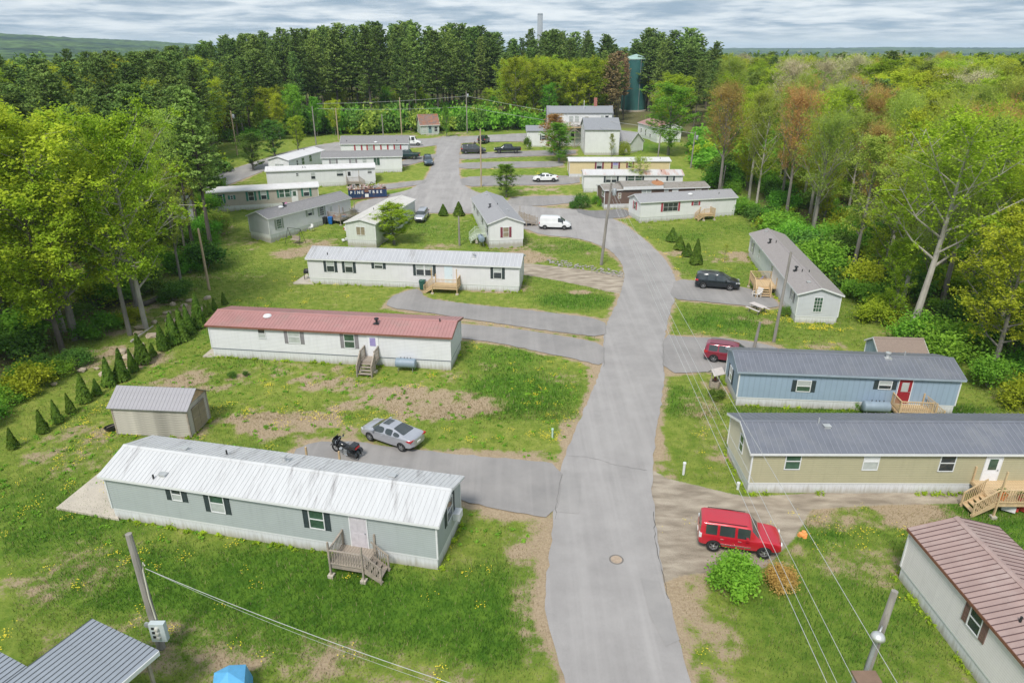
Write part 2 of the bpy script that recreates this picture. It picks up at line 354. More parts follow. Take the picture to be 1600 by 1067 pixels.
# bare or straw patches: (u, v, radius u, radius v in metres) at survey pixels; lush patches likewise
def ell(x, y, lst):
    t = np.zeros(x.shape)
    for u, v, rx, ry, a in lst:
        c = at(u, v); q = ((x-c.x)/rx)**2+((y-c.y)/ry)**2
        t = np.maximum(t, a*np.clip(1.3-q, 0, 1))
    return t
BARE = [(620,620,6.5,2.2,1),(700,630,4.5,2.2,1),(540,600,3.5,1.6,.8),(440,660,4,1.8,.9),(790,710,3.5,.8,1),(740,705,3,.7,.9),(790,800,2.6,1.4,.75),(830,850,1.6,3,.75),(830,940,1.2,4,.65),(780,450,5,1.6,.9),(905,455,1.6,1.0,.9),
 (460,395,4,3,.75),(500,378,4,3,.6),(1100,640,1.8,4,.6),(1130,690,2.5,3,.45),(1100,930,1.6,4.5,.8),(1130,1010,1.6,3,.75),(1060,920,.8,2,.9),(1350,880,3,2,.6),(1220,860,2.5,1.5,.55),(1320,800,9,1.6,.7),(1170,500,2.5,1.5,.6),(1200,540,2,1.3,.8),
 (385,310,5,5,.5),(430,360,3,4,.5),(60,900,5,2,.4),(130,720,2.2,1.8,.55),(90,710,2.5,1.2,.55),(250,1000,6,2,.4),(480,1030,7,1.6,.5),(600,1050,6,1,.35),(700,860,1.5,1,.35),(1040,720,.6,5,.8),(1034,800,.7,3,.8),(1120,600,1.6,1.6,.7),
 (1070,395,4,2,.45),(1140,400,5,3,.5),(1040,420,1.4,6,.4),(830,400,4,3,.8),(850,385,6,2,.35),(920,395,5,2,.3),(760,570,1,1,.4),(900,590,3,1.2,.55),(930,590,.9,3,.7),(890,680,.9,3,.75),(960,300,7,1.5,.6),(880,320,5,2,.7),(700,350,5,4,.25),(690,385,3,2,.5),(640,395,4,1.5,.35),
 (850,300,6,4,.5),(730,285,3,3,.6),(480,315,6,2,.4),(1290,540,3,1.5,.65),(1240,560,3,1.2,.5),(620,245,4,3,.4),(640,287,6,2,.5),(990,180,10,25,.75),(280,490,3,3,.7),(220,560,4,3,.6),(150,560,4,3,.6),(320,360,4,5,.6),(200,490,7,6,.5),(380,385,4,3,.3),(665,210,20,5,.4),(300,440,4,4,.3)]
LUSH = [(500,950,12,3.2,1),(760,950,4,3.6,.8),(330,900,9,3.2,1),(820,610,6,5,1),(790,560,4,4,.9),(890,650,3,3,.7),(900,470,5,3,.9),(1070,620,2.5,3,.8),(1300,640,14,1.5,1),(1130,500,5,3,.6),(1300,960,6,5,.6),(60,800,9,4,.55),(700,360,7,8,.45),(880,385,7,3,.45),(1100,360,14,5,.35),(780,245,12,7,.5),(800,265,10,4,.5),(630,305,8,4,.5),(1110,870,3,3,.5),(1270,830,2,2,.6),(400,240,8,10,.3),(980,225,10,14,.5),(1560,830,4,4,.9)]
MOW = [(at(60,870).x, at(60,870).y)]
def masks(x, y):
    rd = road_dist(x, y); gd = gravel_dist(x, y)
    n1 = fbm(x, y, 7.0, 3); n2 = fbm(x, y, 1.6, 9)
    bare = ell(x, y, BARE); lush = ell(x, y, LUSH)
    edge = np.clip(1-(rd-0.05)/0.75, 0, 1)*0.75*(0.4+1.2*n2)
    n3 = fbm(x, y, 0.55, 17, 2); n4 = fbm(x, y, 3.1, 41, 3)
    slope = np.clip((x+34)/4, 0, 1)*np.clip((-4-x)/3, 0, 1)*np.clip((y-40)/3, 0, 1)*np.clip((54-y)/3, 0, 1)
    b = bare*(1.5*n4+1.0*n2+.8*n3-.85)+edge+np.clip((n4-0.50)*2.2+(n3-.5)*.8, 0, .8)*(1-lush)*(.55+.6*slope)
    b = np.clip(b, 0, 1)
    l = np.clip(lush*1.0+(n1-0.42)*1.5, 0, 1)*(1-0.85*b)
    # the unmown strip ends in a clear line below the sage green home
    g = np.clip(1-gd/0.5, 0, 1)
    wood = np.clip((x-40)/4, 0, 1)*(y > 44)+np.clip((-x-39-(y > 80)*(y-80)*0.34)/4, 0, 1)*(y > 44)+np.clip((y-198)/8, 0, 1)
    return b, l, g, np.clip(wood, 0, 1), rd
flatx, flaty = GX.ravel(), GY.ravel()
b_, l_, g_, w_, rd_ = masks(flatx, flaty)
hum = fbm(flatx, flaty, 2.2, 21)*0.10+fbm(flatx, flaty, .7, 31, 2)*0.06*(1-b_)
gz = ztn(flatx, flaty)-0.035+(hum-0.13)*np.clip(rd_/1.5, 0, 1)
gz -= 0.6*np.clip((np.abs(flatx)-40-(flaty > 80)*(flatx < 0)*(flaty-80)*.34)/8, 0, 1)*(flatx < 0)*np.clip((flaty-40)/10, 0, 1)*(flaty < 150)
ny, nx = GX.shape
idx = np.arange(ny*nx).reshape(ny, nx)
Fq = np.stack([idx[:-1, :-1].ravel(), idx[:-1, 1:].ravel(), idx[1:, 1:].ravel(), idx[1:, :-1].ravel()], 1)
def ground_mat():
    m, nt, b = principled('lawn and soil'); L = nt.links.new
    tc = N(nt, 'ShaderNodeTexCoord')
    def at_(nm): return N(nt, 'ShaderNodeAttribute', attribute_name=nm).outputs['Fac']
    def noise(s, d=5, r=0.6):
        n = N(nt, 'ShaderNodeTexNoise'); n.inputs['Scale'].default_value = s; n.inputs['Detail'].default_value = d; n.inputs['Roughness'].default_value = r
        L(tc.outputs['Object'], n.inputs['Vector']); return n.outputs[0]
    def mix(f, a, c):
        x = N(nt, 'ShaderNodeMixRGB')
        if isinstance(f, float): x.inputs[0].default_value = f
        else: L(f, x.inputs[0])
        for i, q in ((1, a), (2, c)):
            if isinstance(q, tuple): x.inputs[i].default_value = (*q, 1)
            else: L(q, x.inputs[i])
        return x.outputs[0]
    def rng_(f, a, b2, c=0.0, d=1.0):
        x = N(nt, 'ShaderNodeMapRange'); L(f, x.inputs[0]); x.inputs[1].default_value = a; x.inputs[2].default_value = b2; x.inputs[3].default_value = c; x.inputs[4].default_value = d; return x.outputs[0]
    def ma(op, a, c):
        x = N(nt, 'ShaderNodeMath', operation=op); 
        for i, q in ((0, a), (1, c)):
            if isinstance(q, (int, float)): x.inputs[i].default_value = q
            else: L(q, x.inputs[i])
        return x.outputs[0]
    fine = noise(9.0, 6, 0.75); mid = noise(1.3, 5); vf = noise(38.0, 3, 0.7)
    grass = mix(rng_(mid, .38, .62), (0.165, 0.235, 0.032), (0.28, 0.315, 0.065))
    lushc = mix(rng_(mid, .35, .65), (0.062, 0.155, 0.014), (0.13, 0.24, 0.026))
    grass = mix(at_('lush'), grass, lushc)
    grass = mix(rng_(fine, .45, .72, 0, .6), grass, (0.06, 0.13, 0.018))
    grass = mix(rng_(vf, .55, .8, 0, .4), grass, (0.26, 0.27, 0.07))
    straw = mix(rng_(fine, .35, .65), (0.46, 0.36, 0.245), (0.30, 0.225, 0.145))
    straw = mix(rng_(vf, .5, .75, 0, .5), straw, (0.55, 0.46, 0.34))
    bf = ma('ADD', at_('bare'), ma('MULTIPLY', ma('ADD', ma('SUBTRACT', fine, 0.5), ma('MULTIPLY', ma('SUBTRACT', mid, 0.5), .8)), 1.6))
    c = mix(rng_(bf, .34, .66), grass, straw)
    mp = N(nt, 'ShaderNodeMapping'); mp.inputs['Scale'].default_value = (0.6, 1.7, 1); mp.inputs['Rotation'].default_value = (0, 0, -0.15); L(tc.outputs['Object'], mp.inputs[0])
    wv = N(nt, 'ShaderNodeTexNoise'); wv.inputs['Scale'].default_value = 1.0; wv.inputs['Detail'].default_value = 7; L(mp.outputs[0], wv.inputs['Vector'])
    grav = mix(rng_(wv.outputs[0], .35, .68), (0.27, 0.225, 0.175), (0.50, 0.43, 0.345)); grav = mix(rng_(vf, .45, .8, 0, .5), grav, (0.20, 0.175, 0.14))
    gf = ma('ADD', at_('gravel'), ma('MULTIPLY', ma('SUBTRACT', fine, 0.5), 0.9))
    c = mix(rng_(gf, .40, .60), c, grav)
    litter = mix(rng_(fine, .4, .6), (0.20, 0.15, 0.09), (0.09, 0.13, 0.035))
    c = mix(at_('wood'), c, litter)
    L(c, b.inputs['Base Color']); b.inputs['Roughness'].default_value = 0.95; b.inputs['Specular IOR Level'].default_value = 0.1
    bp = N(nt, 'ShaderNodeBump'); bp.inputs['Strength'].default_value = 0.9; bp.inputs['Distance'].default_value = 0.08
    L(ma('ADD', fine, ma('MULTIPLY', vf, 0.4)), bp.inputs['Height']); L(bp.outputs[0], b.inputs['Normal'])
    return m
GM = ground_mat()
gme = npmesh('ground', np.stack([flatx, flaty, gz], 1), Fq, GM, smooth=True)
for nm, arr in (('bare', b_), ('lush', l_), ('gravel', g_), ('wood', w_)):
    a = gme.attributes.new(nm, 'FLOAT', 'POINT'); a.data.foreach_set('value', arr.astype(np.float32))
ground = structure(obj('ground', gme)); ground['label'] = 'lawns, verges and forest floor of the home park'

def asphalt_mat(name, a, b2, crack=True):
    m, nt, b = principled(name); L = nt.links.new; tc = N(nt, 'ShaderNodeTexCoord')
    def noise(s, d=5, vec=None):
        n = N(nt, 'ShaderNodeTexNoise'); n.inputs['Scale'].default_value = s; n.inputs['Detail'].default_value = d; n.inputs['Roughness'].default_value = .65; L(vec or tc.outputs['Object'], n.inputs['Vector']); return n.outputs[0]
    def mr(f, p, q, c=0., d=1.):
        x = N(nt, 'ShaderNodeMapRange'); L(f, x.inputs[0]); x.inputs[1].default_value = p; x.inputs[2].default_value = q; x.inputs[3].default_value = c; x.inputs[4].default_value = d; return x.outputs[0]
    x = N(nt, 'ShaderNodeMixRGB'); L(mr(noise(.35), .35, .65), x.inputs[0]); x.inputs[1].default_value = (*a, 1); x.inputs[2].default_value = (*b2, 1)
    y = N(nt, 'ShaderNodeMixRGB'); L(mr(noise(30, 3), .5, .8, 0, .45), y.inputs[0]); L(x.outputs[0], y.inputs[1]); y.inputs[2].default_value = (*[q*.6 for q in a], 1)
    z = N(nt, 'ShaderNodeMixRGB'); L(mr(noise(55, 2), .68, .76, 0, .6), z.inputs[0]); L(y.outputs[0], z.inputs[1]); z.inputs[2].default_value = (*[min(1, q*1.9) for q in a], 1)
    # wheel-worn lighter bands run along the road
    mp = N(nt, 'ShaderNodeMapping'); mp.inputs['Scale'].default_value = (0.9, 0.03, 1); mp.inputs['Rotation'].default_value = (0, 0, -0.12); L(tc.outputs['Object'], mp.inputs[0])
    w = N(nt, 'ShaderNodeMixRGB'); L(mr(noise(1.0, 3, mp.outputs[0]), .45, .7, 0, .35), w.inputs[0]); L(z.outputs[0], w.inputs[1]); w.inputs[2].default_value = (*[min(1, q*1.3) for q in b2], 1)
    o = w.outputs[0]
    if crack:
        v = N(nt, 'ShaderNodeTexVoronoi', feature='DISTANCE_TO_EDGE'); v.inputs['Scale'].default_value = 0.14
        nd = N(nt, 'ShaderNodeTexNoise'); nd.inputs['Scale'].default_value = 1.1; nd.inputs['Detail'].default_value = 5; L(tc.outputs['Object'], nd.inputs['Vector'])
        av = N(nt, 'ShaderNodeMixRGB', blend_type='ADD'); av.inputs[0].default_value = 1.2; L(tc.outputs['Object'], av.inputs[1]); L(nd.outputs[1], av.inputs[2]); L(av.outputs[0], v.inputs['Vector'])
        cr = N(nt, 'ShaderNodeMixRGB'); L(mr(v.outputs['Distance'], 0.0, 0.0045, .5, 0), cr.inputs[0]); L(o, cr.inputs[1]); cr.inputs[2].default_value = (*[q*.35 for q in a], 1); o = cr.outputs[0]
    L(o, b.inputs['Base Color']); b.inputs['Roughness'].default_value = 0.9; b.inputs['Specular IOR Level'].default_value = .25
    bp = N(nt, 'ShaderNodeBump'); bp.inputs['Strength'].default_value = .35; bp.inputs['Distance'].default_value = .01; L(noise(60, 2), bp.inputs['Height']); L(bp.outputs[0], b.inputs['Normal'])
    return m
ASPH = asphalt_mat('worn asphalt', (0.275, 0.262, 0.256), (0.335, 0.32, 0.312), False)
ASPD = asphalt_mat('driveway asphalt', (0.235, 0.225, 0.22), (0.29, 0.275, 0.266), False)
ASPN = asphalt_mat('darker asphalt', (0.17, 0.168, 0.17), (0.215, 0.21, 0.21), False)
def sheet(name, poly, m, off, step=1.5, ragged=0.08):
    """a road polygon draped on the terrain, with a worn uneven edge"""
    P = []
    n = len(poly)
    for i in range(n):
        a = Vector(poly[i]); b = Vector(poly[(i+1) % n]); k = max(1, int((b-a).length/0.5))
        for j in range(k): P.append(a.lerp(b, j/k))
    P = [p+Vector((rng.uniform(-ragged, ragged), rng.uniform(-ragged, ragged))) for p in P]
    x0 = min(p.x for p in P); x1 = max(p.x for p in P); y0 = min(p.y for p in P); y1 = max(p.y for p in P)
    gx, gy = np.meshgrid(np.arange(x0, x1, step), np.arange(y0, y1, step)); gx = gx.ravel(); gy = gy.ravel()
    keep = poly_dist(gx, gy, [tuple(p) for p in P]) < -0.4
    pts = P+[Vector((float(a), float(b))) for a, b in zip(gx[keep], gy[keep])]
    nb = len(P)
    vs, es, fs, *_ = delaunay_2d_cdt(pts, [(i, (i+1) % nb) for i in range(nb)], [], 1, 1e-4)
    me = bpy.data.meshes.new(name)
    me.from_pydata([(v.x, v.y, zt(v.x, v.y)+off) for v in vs], [], [tuple(f) for f in fs]); me.materials.append(m)
    me.polygons.foreach_set('use_smooth', [True]*len(me.polygons)); me.update()
    if me.polygons and me.polygons[0].normal.z < 0: me.flip_normals()
    return obj(name, me)
o = structure(sheet('road', smooth(R_MAIN), ASPH, 0.012)); o['label'] = 'main asphalt road curving through the home park'
o = structure(sheet('street', smooth(R_STREET), ASPH, 0.016, 3)); o['label'] = 'cross street along the edge of the pine wood'
for i, (n_, l_2, p) in enumerate(DRVW):
    o = structure(sheet(n_, smooth(p), ASPN if i in (5,) else ASPD, 0.020+0.004*(i % 2))); o['label'] = l_2
for i, (n_, l_2, p) in enumerate(GRVW):
    pass
CRK = mat('tar crack', (.07, .068, .065), .9)
def crack(pts, w, label):
    P = []; 
    for (a, b) in zip(pts[:-1], pts[1:]):
        a = at(*a); b = at(*b)
        for k in range(6):
            q = a.lerp(b, k/6); P.append(Vector((q.x+rng.uniform(-.05, .05), q.y+rng.uniform(-.05, .05))))
    mb = MB()
    for a, b in zip(P[:-1], P[1:]):
        d = (b-a).normalized(); n = Vector((-d.y, d.x))*w*rng.uniform(.3, 1); z = .034
        mb.add([(a.x-n.x, a.y-n.y, zt(a.x, a.y)+z), (b.x-n.x, b.y-n.y, zt(b.x, b.y)+z), (b.x+n.x, b.y+n.y, zt(b.x, b.y)+z), (a.x+n.x, a.y+n.y, zt(a.x, a.y)+z)], [(0, 1, 2, 3)])
    o = structure(mb.build('road_crack', CRK)); o['label'] = label
def patch(pts, label, m, z=.030):
    p = [at(u, v) for u, v in pts]; mb = MB(); mb.add([(q.x, q.y, zt(q.x, q.y)+z) for q in p], [tuple(range(len(p)))]); o = structure(mb.build('road_patch', m)); o['label'] = label
    if o.data.polygons[0].normal.z < 0: o.data.flip_normals()
PATM = asphalt_mat('patched asphalt', (0.26, 0.25, 0.245), (0.32, 0.305, 0.295), False)
patch([(872,800),(905,803),(908,740),(880,735)], 'slightly darker asphalt patch at the sage home driveway mouth', PATM)
patch([(1002,905),(1030,908),(1062,1000),(1040,1010),(1015,960)], 'slightly darker patch on the right edge of the main road', PATM)
crack([(885,712),(915,714),(945,721),(960,727),(985,731),(1016,736)], .010, 'crack running across the main road above the dirt drive')
crack([(868,812),(870,780),(879,735)], .012, 'joint between the main road and the sage home driveway')
crack([(944,573),(943,550),(947,500)], .012, 'joint between the main road and the middle driveways')
crack([(1037,582),(1037,560),(1035,524)], .012, 'joint between the main road and the burgundy SUV driveway')
crack([(1022,800),(1023,840),(1034,890),(1046,945)], .02, 'dark broken edge along the right side of the main road')
# concrete pads under the home ends
def pad(name, pts, label, h=0.06):
    p = [at(u, v) for u, v in pts]; mb = MB(); n = len(p); z = min(q.z for q in p)
    vs = [(q.x, q.y, z+h) for q in p]+[(q.x, q.y, z-0.25) for q in p]
    mb.add(vs, [tuple(range(n))]+[(i, i+n, (i+1) % n+n, (i+1) % n) for i in range(n)])
    o = structure(mb.build(name, CONC)); o['label'] = label; return o

# tall grass and weeds in the nearer lawns: many blades, one sheet of stuff
def blades(name, n, x0, x1, y0, y1, fn, hmin, hmax, mats, w=0.02, seed=1):
    r = np.random.default_rng(seed)
    x = r.uniform(x0, x1, n); y = y0+(y1-y0)*r.random(n)**1.25
    b, l, g, wd, rd = masks(x, y)
    keep = (rd > 0.08) & (g < .3) & (r.random(n) < fn(x, y, b, l, wd)) & (np.abs(x) < y*.8+4)
    for q in FOOT: keep &= poly_dist(x, y, q) > 0.02
    x = x[keep]; y = y[keep]; l = l[keep]; b = b[keep]; n = len(x)
    hh = r.uniform(hmin, hmax, n)*(0.45+0.9*l); a = r.uniform(0, 2*math.pi, n); z = ztn(x, y)-0.10
    lx = r.normal(0, .3, n)*hh; ly = r.normal(0, .3, n)*hh; dx = np.cos(a)*w; dy = np.sin(a)*w
    V = np.empty((n, 3, 3)); V[:, 0] = np.stack([x-dx, y-dy, z], 1); V[:, 1] = np.stack([x+dx, y+dy, z], 1); V[:, 2] = np.stack([x+lx, y+ly, z+hh+0.08], 1)
    mi = np.clip(((b+r.normal(0, .25, n)) > .42).astype(int)*2+(r.random(n) < np.clip(1-l, 0, .8)).astype(int), 0, 2)
    return stuff(obj(name, npmesh(name, V.reshape(-1, 3), np.arange(3*n).reshape(-1, 3), mats, mi)))
FOOT = []

# ------------------------------------------------------------------ mobile homes
RIBM = {}
def window_part(parent, M, w, h, style='hung', glass=(GLASS, GLASS), frame=WHITE, shut=None, sw=0.32, grid=None):
    """M: wall frame matrix at the window's centre, x along the wall, y out of it, z up"""
    f = 0.055; d0 = 0.0; d1 = 0.05
    mb = MB()
    mb.box(-w/2-f, d0, -h/2-f, w/2+f, d1, -h/2, 0, M); mb.box(-w/2-f, d0, h/2, w/2+f, d1, h/2+f, 0, M)
    mb.box(-w/2-f, d0, -h/2, -w/2, d1, h/2, 0, M); mb.box(w/2, d0, -h/2, w/2+f, d1, h/2, 0, M)
    o = mb.build('window', frame, parent)
    def pane(x0, x1, z0, z1, g):
        MB().box(x0, 0.006, z0, x1, 0.02, z1, 0, M).build('pane', g, o)
    if style == 'hung':
        MB().box(-w/2, 0.004, -0.03, w/2, 0.042, 0.03, 0, M).build('sash_rail', frame, o)
        pane(-w/2, w/2, 0.03, h/2, glass[0]); pane(-w/2, w/2, -h/2, -0.03, glass[1])
    elif style == 'slide':
        MB().box(-0.03, 0.004, -h/2, 0.03, 0.042, h/2, 0, M).build('sash_rail', frame, o)
        pane(-w/2, -0.03, -h/2, h/2, glass[0]); pane(0.03, w/2, -h/2, h/2, glass[1])
    elif style == 'double':
        MB().box(-0.07, 0.004, -h/2, 0.07, 0.045, h/2, 0, M).build('mullion', frame, o)
        for sx in (-1, 1):
            x0, x1 = (-w/2, -0.07) if sx < 0 else (0.07, w/2)
            MB().box(x0, 0.004, -0.025, x1, 0.04, 0.025, 0, M).build('sash_rail', frame, o)
            pane(x0, x1, 0.025, h/2, glass[0]); pane(x0, x1, -h/2, -0.025, glass[1])
    elif style == 'grid':
        mg = MB()
        nx_, nz_ = grid or (3, 4)
        for i in range(1, nx_): mg.box(-w/2+w*i/nx_-.014, 0.004, -h/2, -w/2+w*i/nx_+.014, 0.035, h/2, 0, M)
        for j in range(1, nz_): mg.box(-w/2, 0.004, -h/2+h*j/nz_-.014, w/2, 0.037, -h/2+h*j/nz_+.014, 0, M)
        mg.build('muntins', frame, o)
        pane(-w/2, w/2, -h/2, h/2, glass[0])
    else: pane(-w/2, w/2, -h/2, h/2, glass[0])
    if shut is not None:
        for sx in (-1, 1):
            x = sx*(w/2+f+sw/2+0.01); mb = MB()
            mb.box(x-sw/2, 0, -h/2-f, x+sw/2, 0.03, h/2+f, 0, M)
            # raised stiles and a few louvres
            for a in (-1, 1): mb.box(x+a*(sw/2-.025)-.02, 0.03, -h/2-f, x+a*(sw/2-.025)+.02, 0.045, h/2+f, 0, M)
            mb.box(x-sw/2, 0.03, -.03, x+sw/2, 0.044, .03, 0, M)
            for q in range(6):
                z = -h/2+h*(q+.5)/6; mb.box(x-sw/2+.05, 0.03, z-.02, x+sw/2-.05, 0.04, z+.02, 0, M)
            mb.build('shutter', shut, parent)
    return o
def door_part(parent, M, w=0.9, h=2.0, m=WHITE, glass=None, gz=(1.0, 1.75), gw=0.5, frame=WHITE, side=1):
    f = 0.06; mb = MB()
    mb.box(-w/2-f, 0, 0, -w/2, 0.05, h+f, 0, M); mb.box(w/2, 0, 0, w/2+f, 0.05, h+f, 0, M); mb.box(-w/2, 0, h, w/2, 0.05, h+f, 0, M)
    mb.build('door_frame', frame, parent)
    mb = MB(); mb.box(-w/2, 0.004, 0.02, w/2, 0.035, h, 0, M)
    for z0, z1 in ((0.15, 0.8),) if glass else ((0.15, 0.9), (1.05, 1.8)):
        for x0, x1 in ((-w/2+.12, -0.05), (0.05, w/2-.12)): mb.box(x0, 0.03, z0, x1, 0.045, z1, 0, M)
    d = mb.build('door', m, parent)
    if glass: MB().box(-gw/2, 0.03, gz[0], gw/2, 0.05, gz[1], 0, M).build('pane', glass, d)
    MB().box(side*w/2-side*0.1-.03, 0.035, 0.95, side*w/2-side*0.1+.03, 0.09, 1.01, 0, M).build('handle', METALG, d)
    return d
def strip_mesh(name, sl, wd, m, seam=None, rib=0.028):
    """one roof panel: x 0..wd, y 0..sl up the slope, flat pan with a raised rib"""
    rw = 0.022; vs = []; x = [0, wd-2*rw, wd-1.5*rw, wd-.5*rw, wd]; z = [0, 0, rib, rib, 0]
    for y in (0, sl):
        for i in range(5): vs.append((x[i], y, z[i]))
    fs = [(i, i+1, i+6, i+5) for i in range(4)]
    vs += [(0, 0, -.02), (wd, 0, -.02)]; fs.append((10, 11, 4, 0))
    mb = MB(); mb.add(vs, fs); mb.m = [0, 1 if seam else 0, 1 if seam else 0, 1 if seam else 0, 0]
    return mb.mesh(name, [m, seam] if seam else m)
def house(name, label, cat, A, B, W, wall, roofm, hw=3.0, rise=0.55, skirt=0.62, ov=0.22, metal=True, pitch=0.32, seam=None, trim=WHITE, skirtm=None,
          endwall=None, wins=(), doors=(), asym=0.5, group=None, fascia=None, band=None, panels=True, vents=(), side=1, ridge_m=None, vbelow=0.6):
    """A, B: ground points of the long side facing the camera (A its left end). Local x runs A to B, y away from the viewer."""
    skirtm = skirtm or SKIRT; fascia = fascia or trim; endwall = endwall or wall
    d = B-A; L_ = math.hypot(d.x, d.y); rz = math.atan2(d.y, d.x)
    far = Matrix.Rotation(rz, 3, 'Z') @ Vector((0, W, 0))
    zs = [zt(A.x, A.y), zt(B.x, B.y), zt(A.x+far.x, A.y+far.y), zt(B.x+far.x, B.y+far.y)]
    z0 = (zs[0]+zs[1])/2
    root = thing(name, label, cat, (A.x, A.y, z0), rz, group)
    FOOT.append([tuple((Vector((A.x, A.y, 0))+Matrix.Rotation(rz, 3, 'Z') @ Vector(q))[:2]) for q in ((0,0,0),(L_,0,0),(L_,W,0),(0,W,0))])
    MB().box(0.03, 0.03, -vbelow-1.0, L_-0.03, W-0.03, skirt).build('skirting', skirtm, root)
    MB().box(-0.0, -0.0, skirt-0.03, L_, W, skirt+0.05).build('skirt_trim', band or trim, root)
    yr = W*asym
    MB().box(0.004, 0, skirt+.05, L_-0.004, W, hw-.004).build('wall', wall, root)
    for xa, xb in ((0, .0035), (L_-.0035, L_)):
        MB().prism([(0.003, skirt+.05), (W-.003, skirt+.05), (W-.003, hw), (yr, hw+rise), (0.003, hw)], xa, xb, 0, Matrix(((0,1,0,0),(1,0,0,0),(0,0,1,0),(0,0,0,1)))).build('end_wall', endwall, root)
    ct = MB().box(-.045, -.045, skirt+.05, .045, .045, hw-.02).mesh('corner_trim', trim)
    for x in (0, L_):
        for y in (0, W): obj('corner_trim', ct, root, (x, y, 0))
    # roof: deck, fascia and sheets
    t = 0.05; k1 = rise/yr; k2 = rise/(W-yr)
    ze0 = hw-ov*k1; ze1 = hw-ov*k2; X0 = -ov; X1 = L_+ov
    mb = MB()
    prof = [(-ov, ze0+.02), (yr, hw+rise+.02), (W+ov, ze1+.02), (W+ov, ze1+.02+t), (yr, hw+rise+.02+t), (-ov, ze0+.02+t)]
    vs = [(X0, y, z) for y, z in prof]+[(X1, y, z) for y, z in prof]; n = 6
    mb.add(vs, [(0,1,4,5),(1,2,3,4)]+[(n+5,n+4,n+1,n),(n+4,n+3,n+2,n+1)]+[(i, i+n, (i+1) % n+n, (i+1) % n) for i in range(n)])
    roof = mb.build('roof', roofm, root)
    fb = MB()
    fb.box(X0, -ov-.025, ze0-.09, X1, -ov-.003, ze0+.06); fb.box(X0, W+ov+.003, ze1-.09, X1, W+ov+.025, ze1+.06)
    for x in (X0-.025, X1+.003):
        for y0_, z0_, y1_, z1_ in ((-ov, ze0, yr, hw+rise), (yr, hw+rise, W+ov, ze1)):
            fb.add([(x,y0_,z0_-.09),(x,y1_,z1_-.09),(x,y1_,z1_+.065),(x,y0_,z0_+.065),(x+.022,y0_,z0_-.09),(x+.022,y1_,z1_-.09),(x+.022,y1_,z1_+.065),(x+.022,y0_,z0_+.065)],
                   [(0,1,2,3),(7,6,5,4),(3,2,6,7),(0,4,5,1),(0,3,7,4),(1,5,6,2)])
    fb.build('fascia', fascia, root)
    zt0 = ze0+.02+t
    if metal:
        n_ = max(1, round((X1-X0)/pitch)); wd = (X1-X0)/n_
        s1 = math.hypot(yr+ov, rise+ov*k1); s2 = math.hypot(W-yr+ov, rise+ov*k2)
        a1 = math.atan2(rise, yr); a2 = math.atan2(rise, W-yr)
        m1 = strip_mesh('roof_panel', s1, wd, roofm, seam); m2 = strip_mesh('roof_panel', s2, wd, roofm, seam)
        if panels:
            for i in range(n_):
                o = obj('roof_panel', m1, roof); o.location = (X0+i*wd, -ov, zt0+.004); o.rotation_euler = (a1, 0, 0)
                if 2*n_ <= 300 or True:
                    o = obj('roof_panel', m2, roof); o.location = (X0+(i+1)*wd, W+ov, ze1+.024+t); o.rotation_euler = (a2, 0, math.pi)
        else:
            mb = MB()
            for i in range(n_):
                for me, T in ((m1, Matrix.Translation((X0+i*wd, -ov, zt0+.004)) @ Matrix.Rotation(a1, 4, 'X')), (m2, Matrix.Translation((X0+(i+1)*wd, W+ov, ze1+.024+t)) @ Matrix.Rotation(math.pi, 4, 'Z') @ Matrix.Rotation(a2, 4, 'X'))):
                    mb.add([v.co[:] for v in me.vertices], [tuple(p.vertices) for p in me.polygons], 0, T)
                    mb.m[-5:] = [p.material_index for p in me.polygons]
            mb.build('roof_panels', [roofm, seam] if seam else roofm, roof)
    zr = hw+rise+.02+t
    mb = MB()
    mb.add([(X0, yr-.16, zr-.16*k1+.035), (X0, yr, zr+.045), (X0, yr+.16, zr-.16*k2+.035), (X1, yr-.16, zr-.16*k1+.035), (X1, yr, zr+.045), (X1, yr+.16, zr-.16*k2+.035),
            (X0, yr-.16, zr-.16*k1), (X1, yr-.16, zr-.16*k1), (X0, yr+.16, zr-.16*k2), (X1, yr+.16, zr-.16*k2)],
           [(0,3,4,1),(1,4,5,2),(6,7,3,0),(2,5,9,8),(0,1,2,8,6),(3,7,9,5,4)])
    mb.build('ridge_cap', ridge_m or roofm, roof)
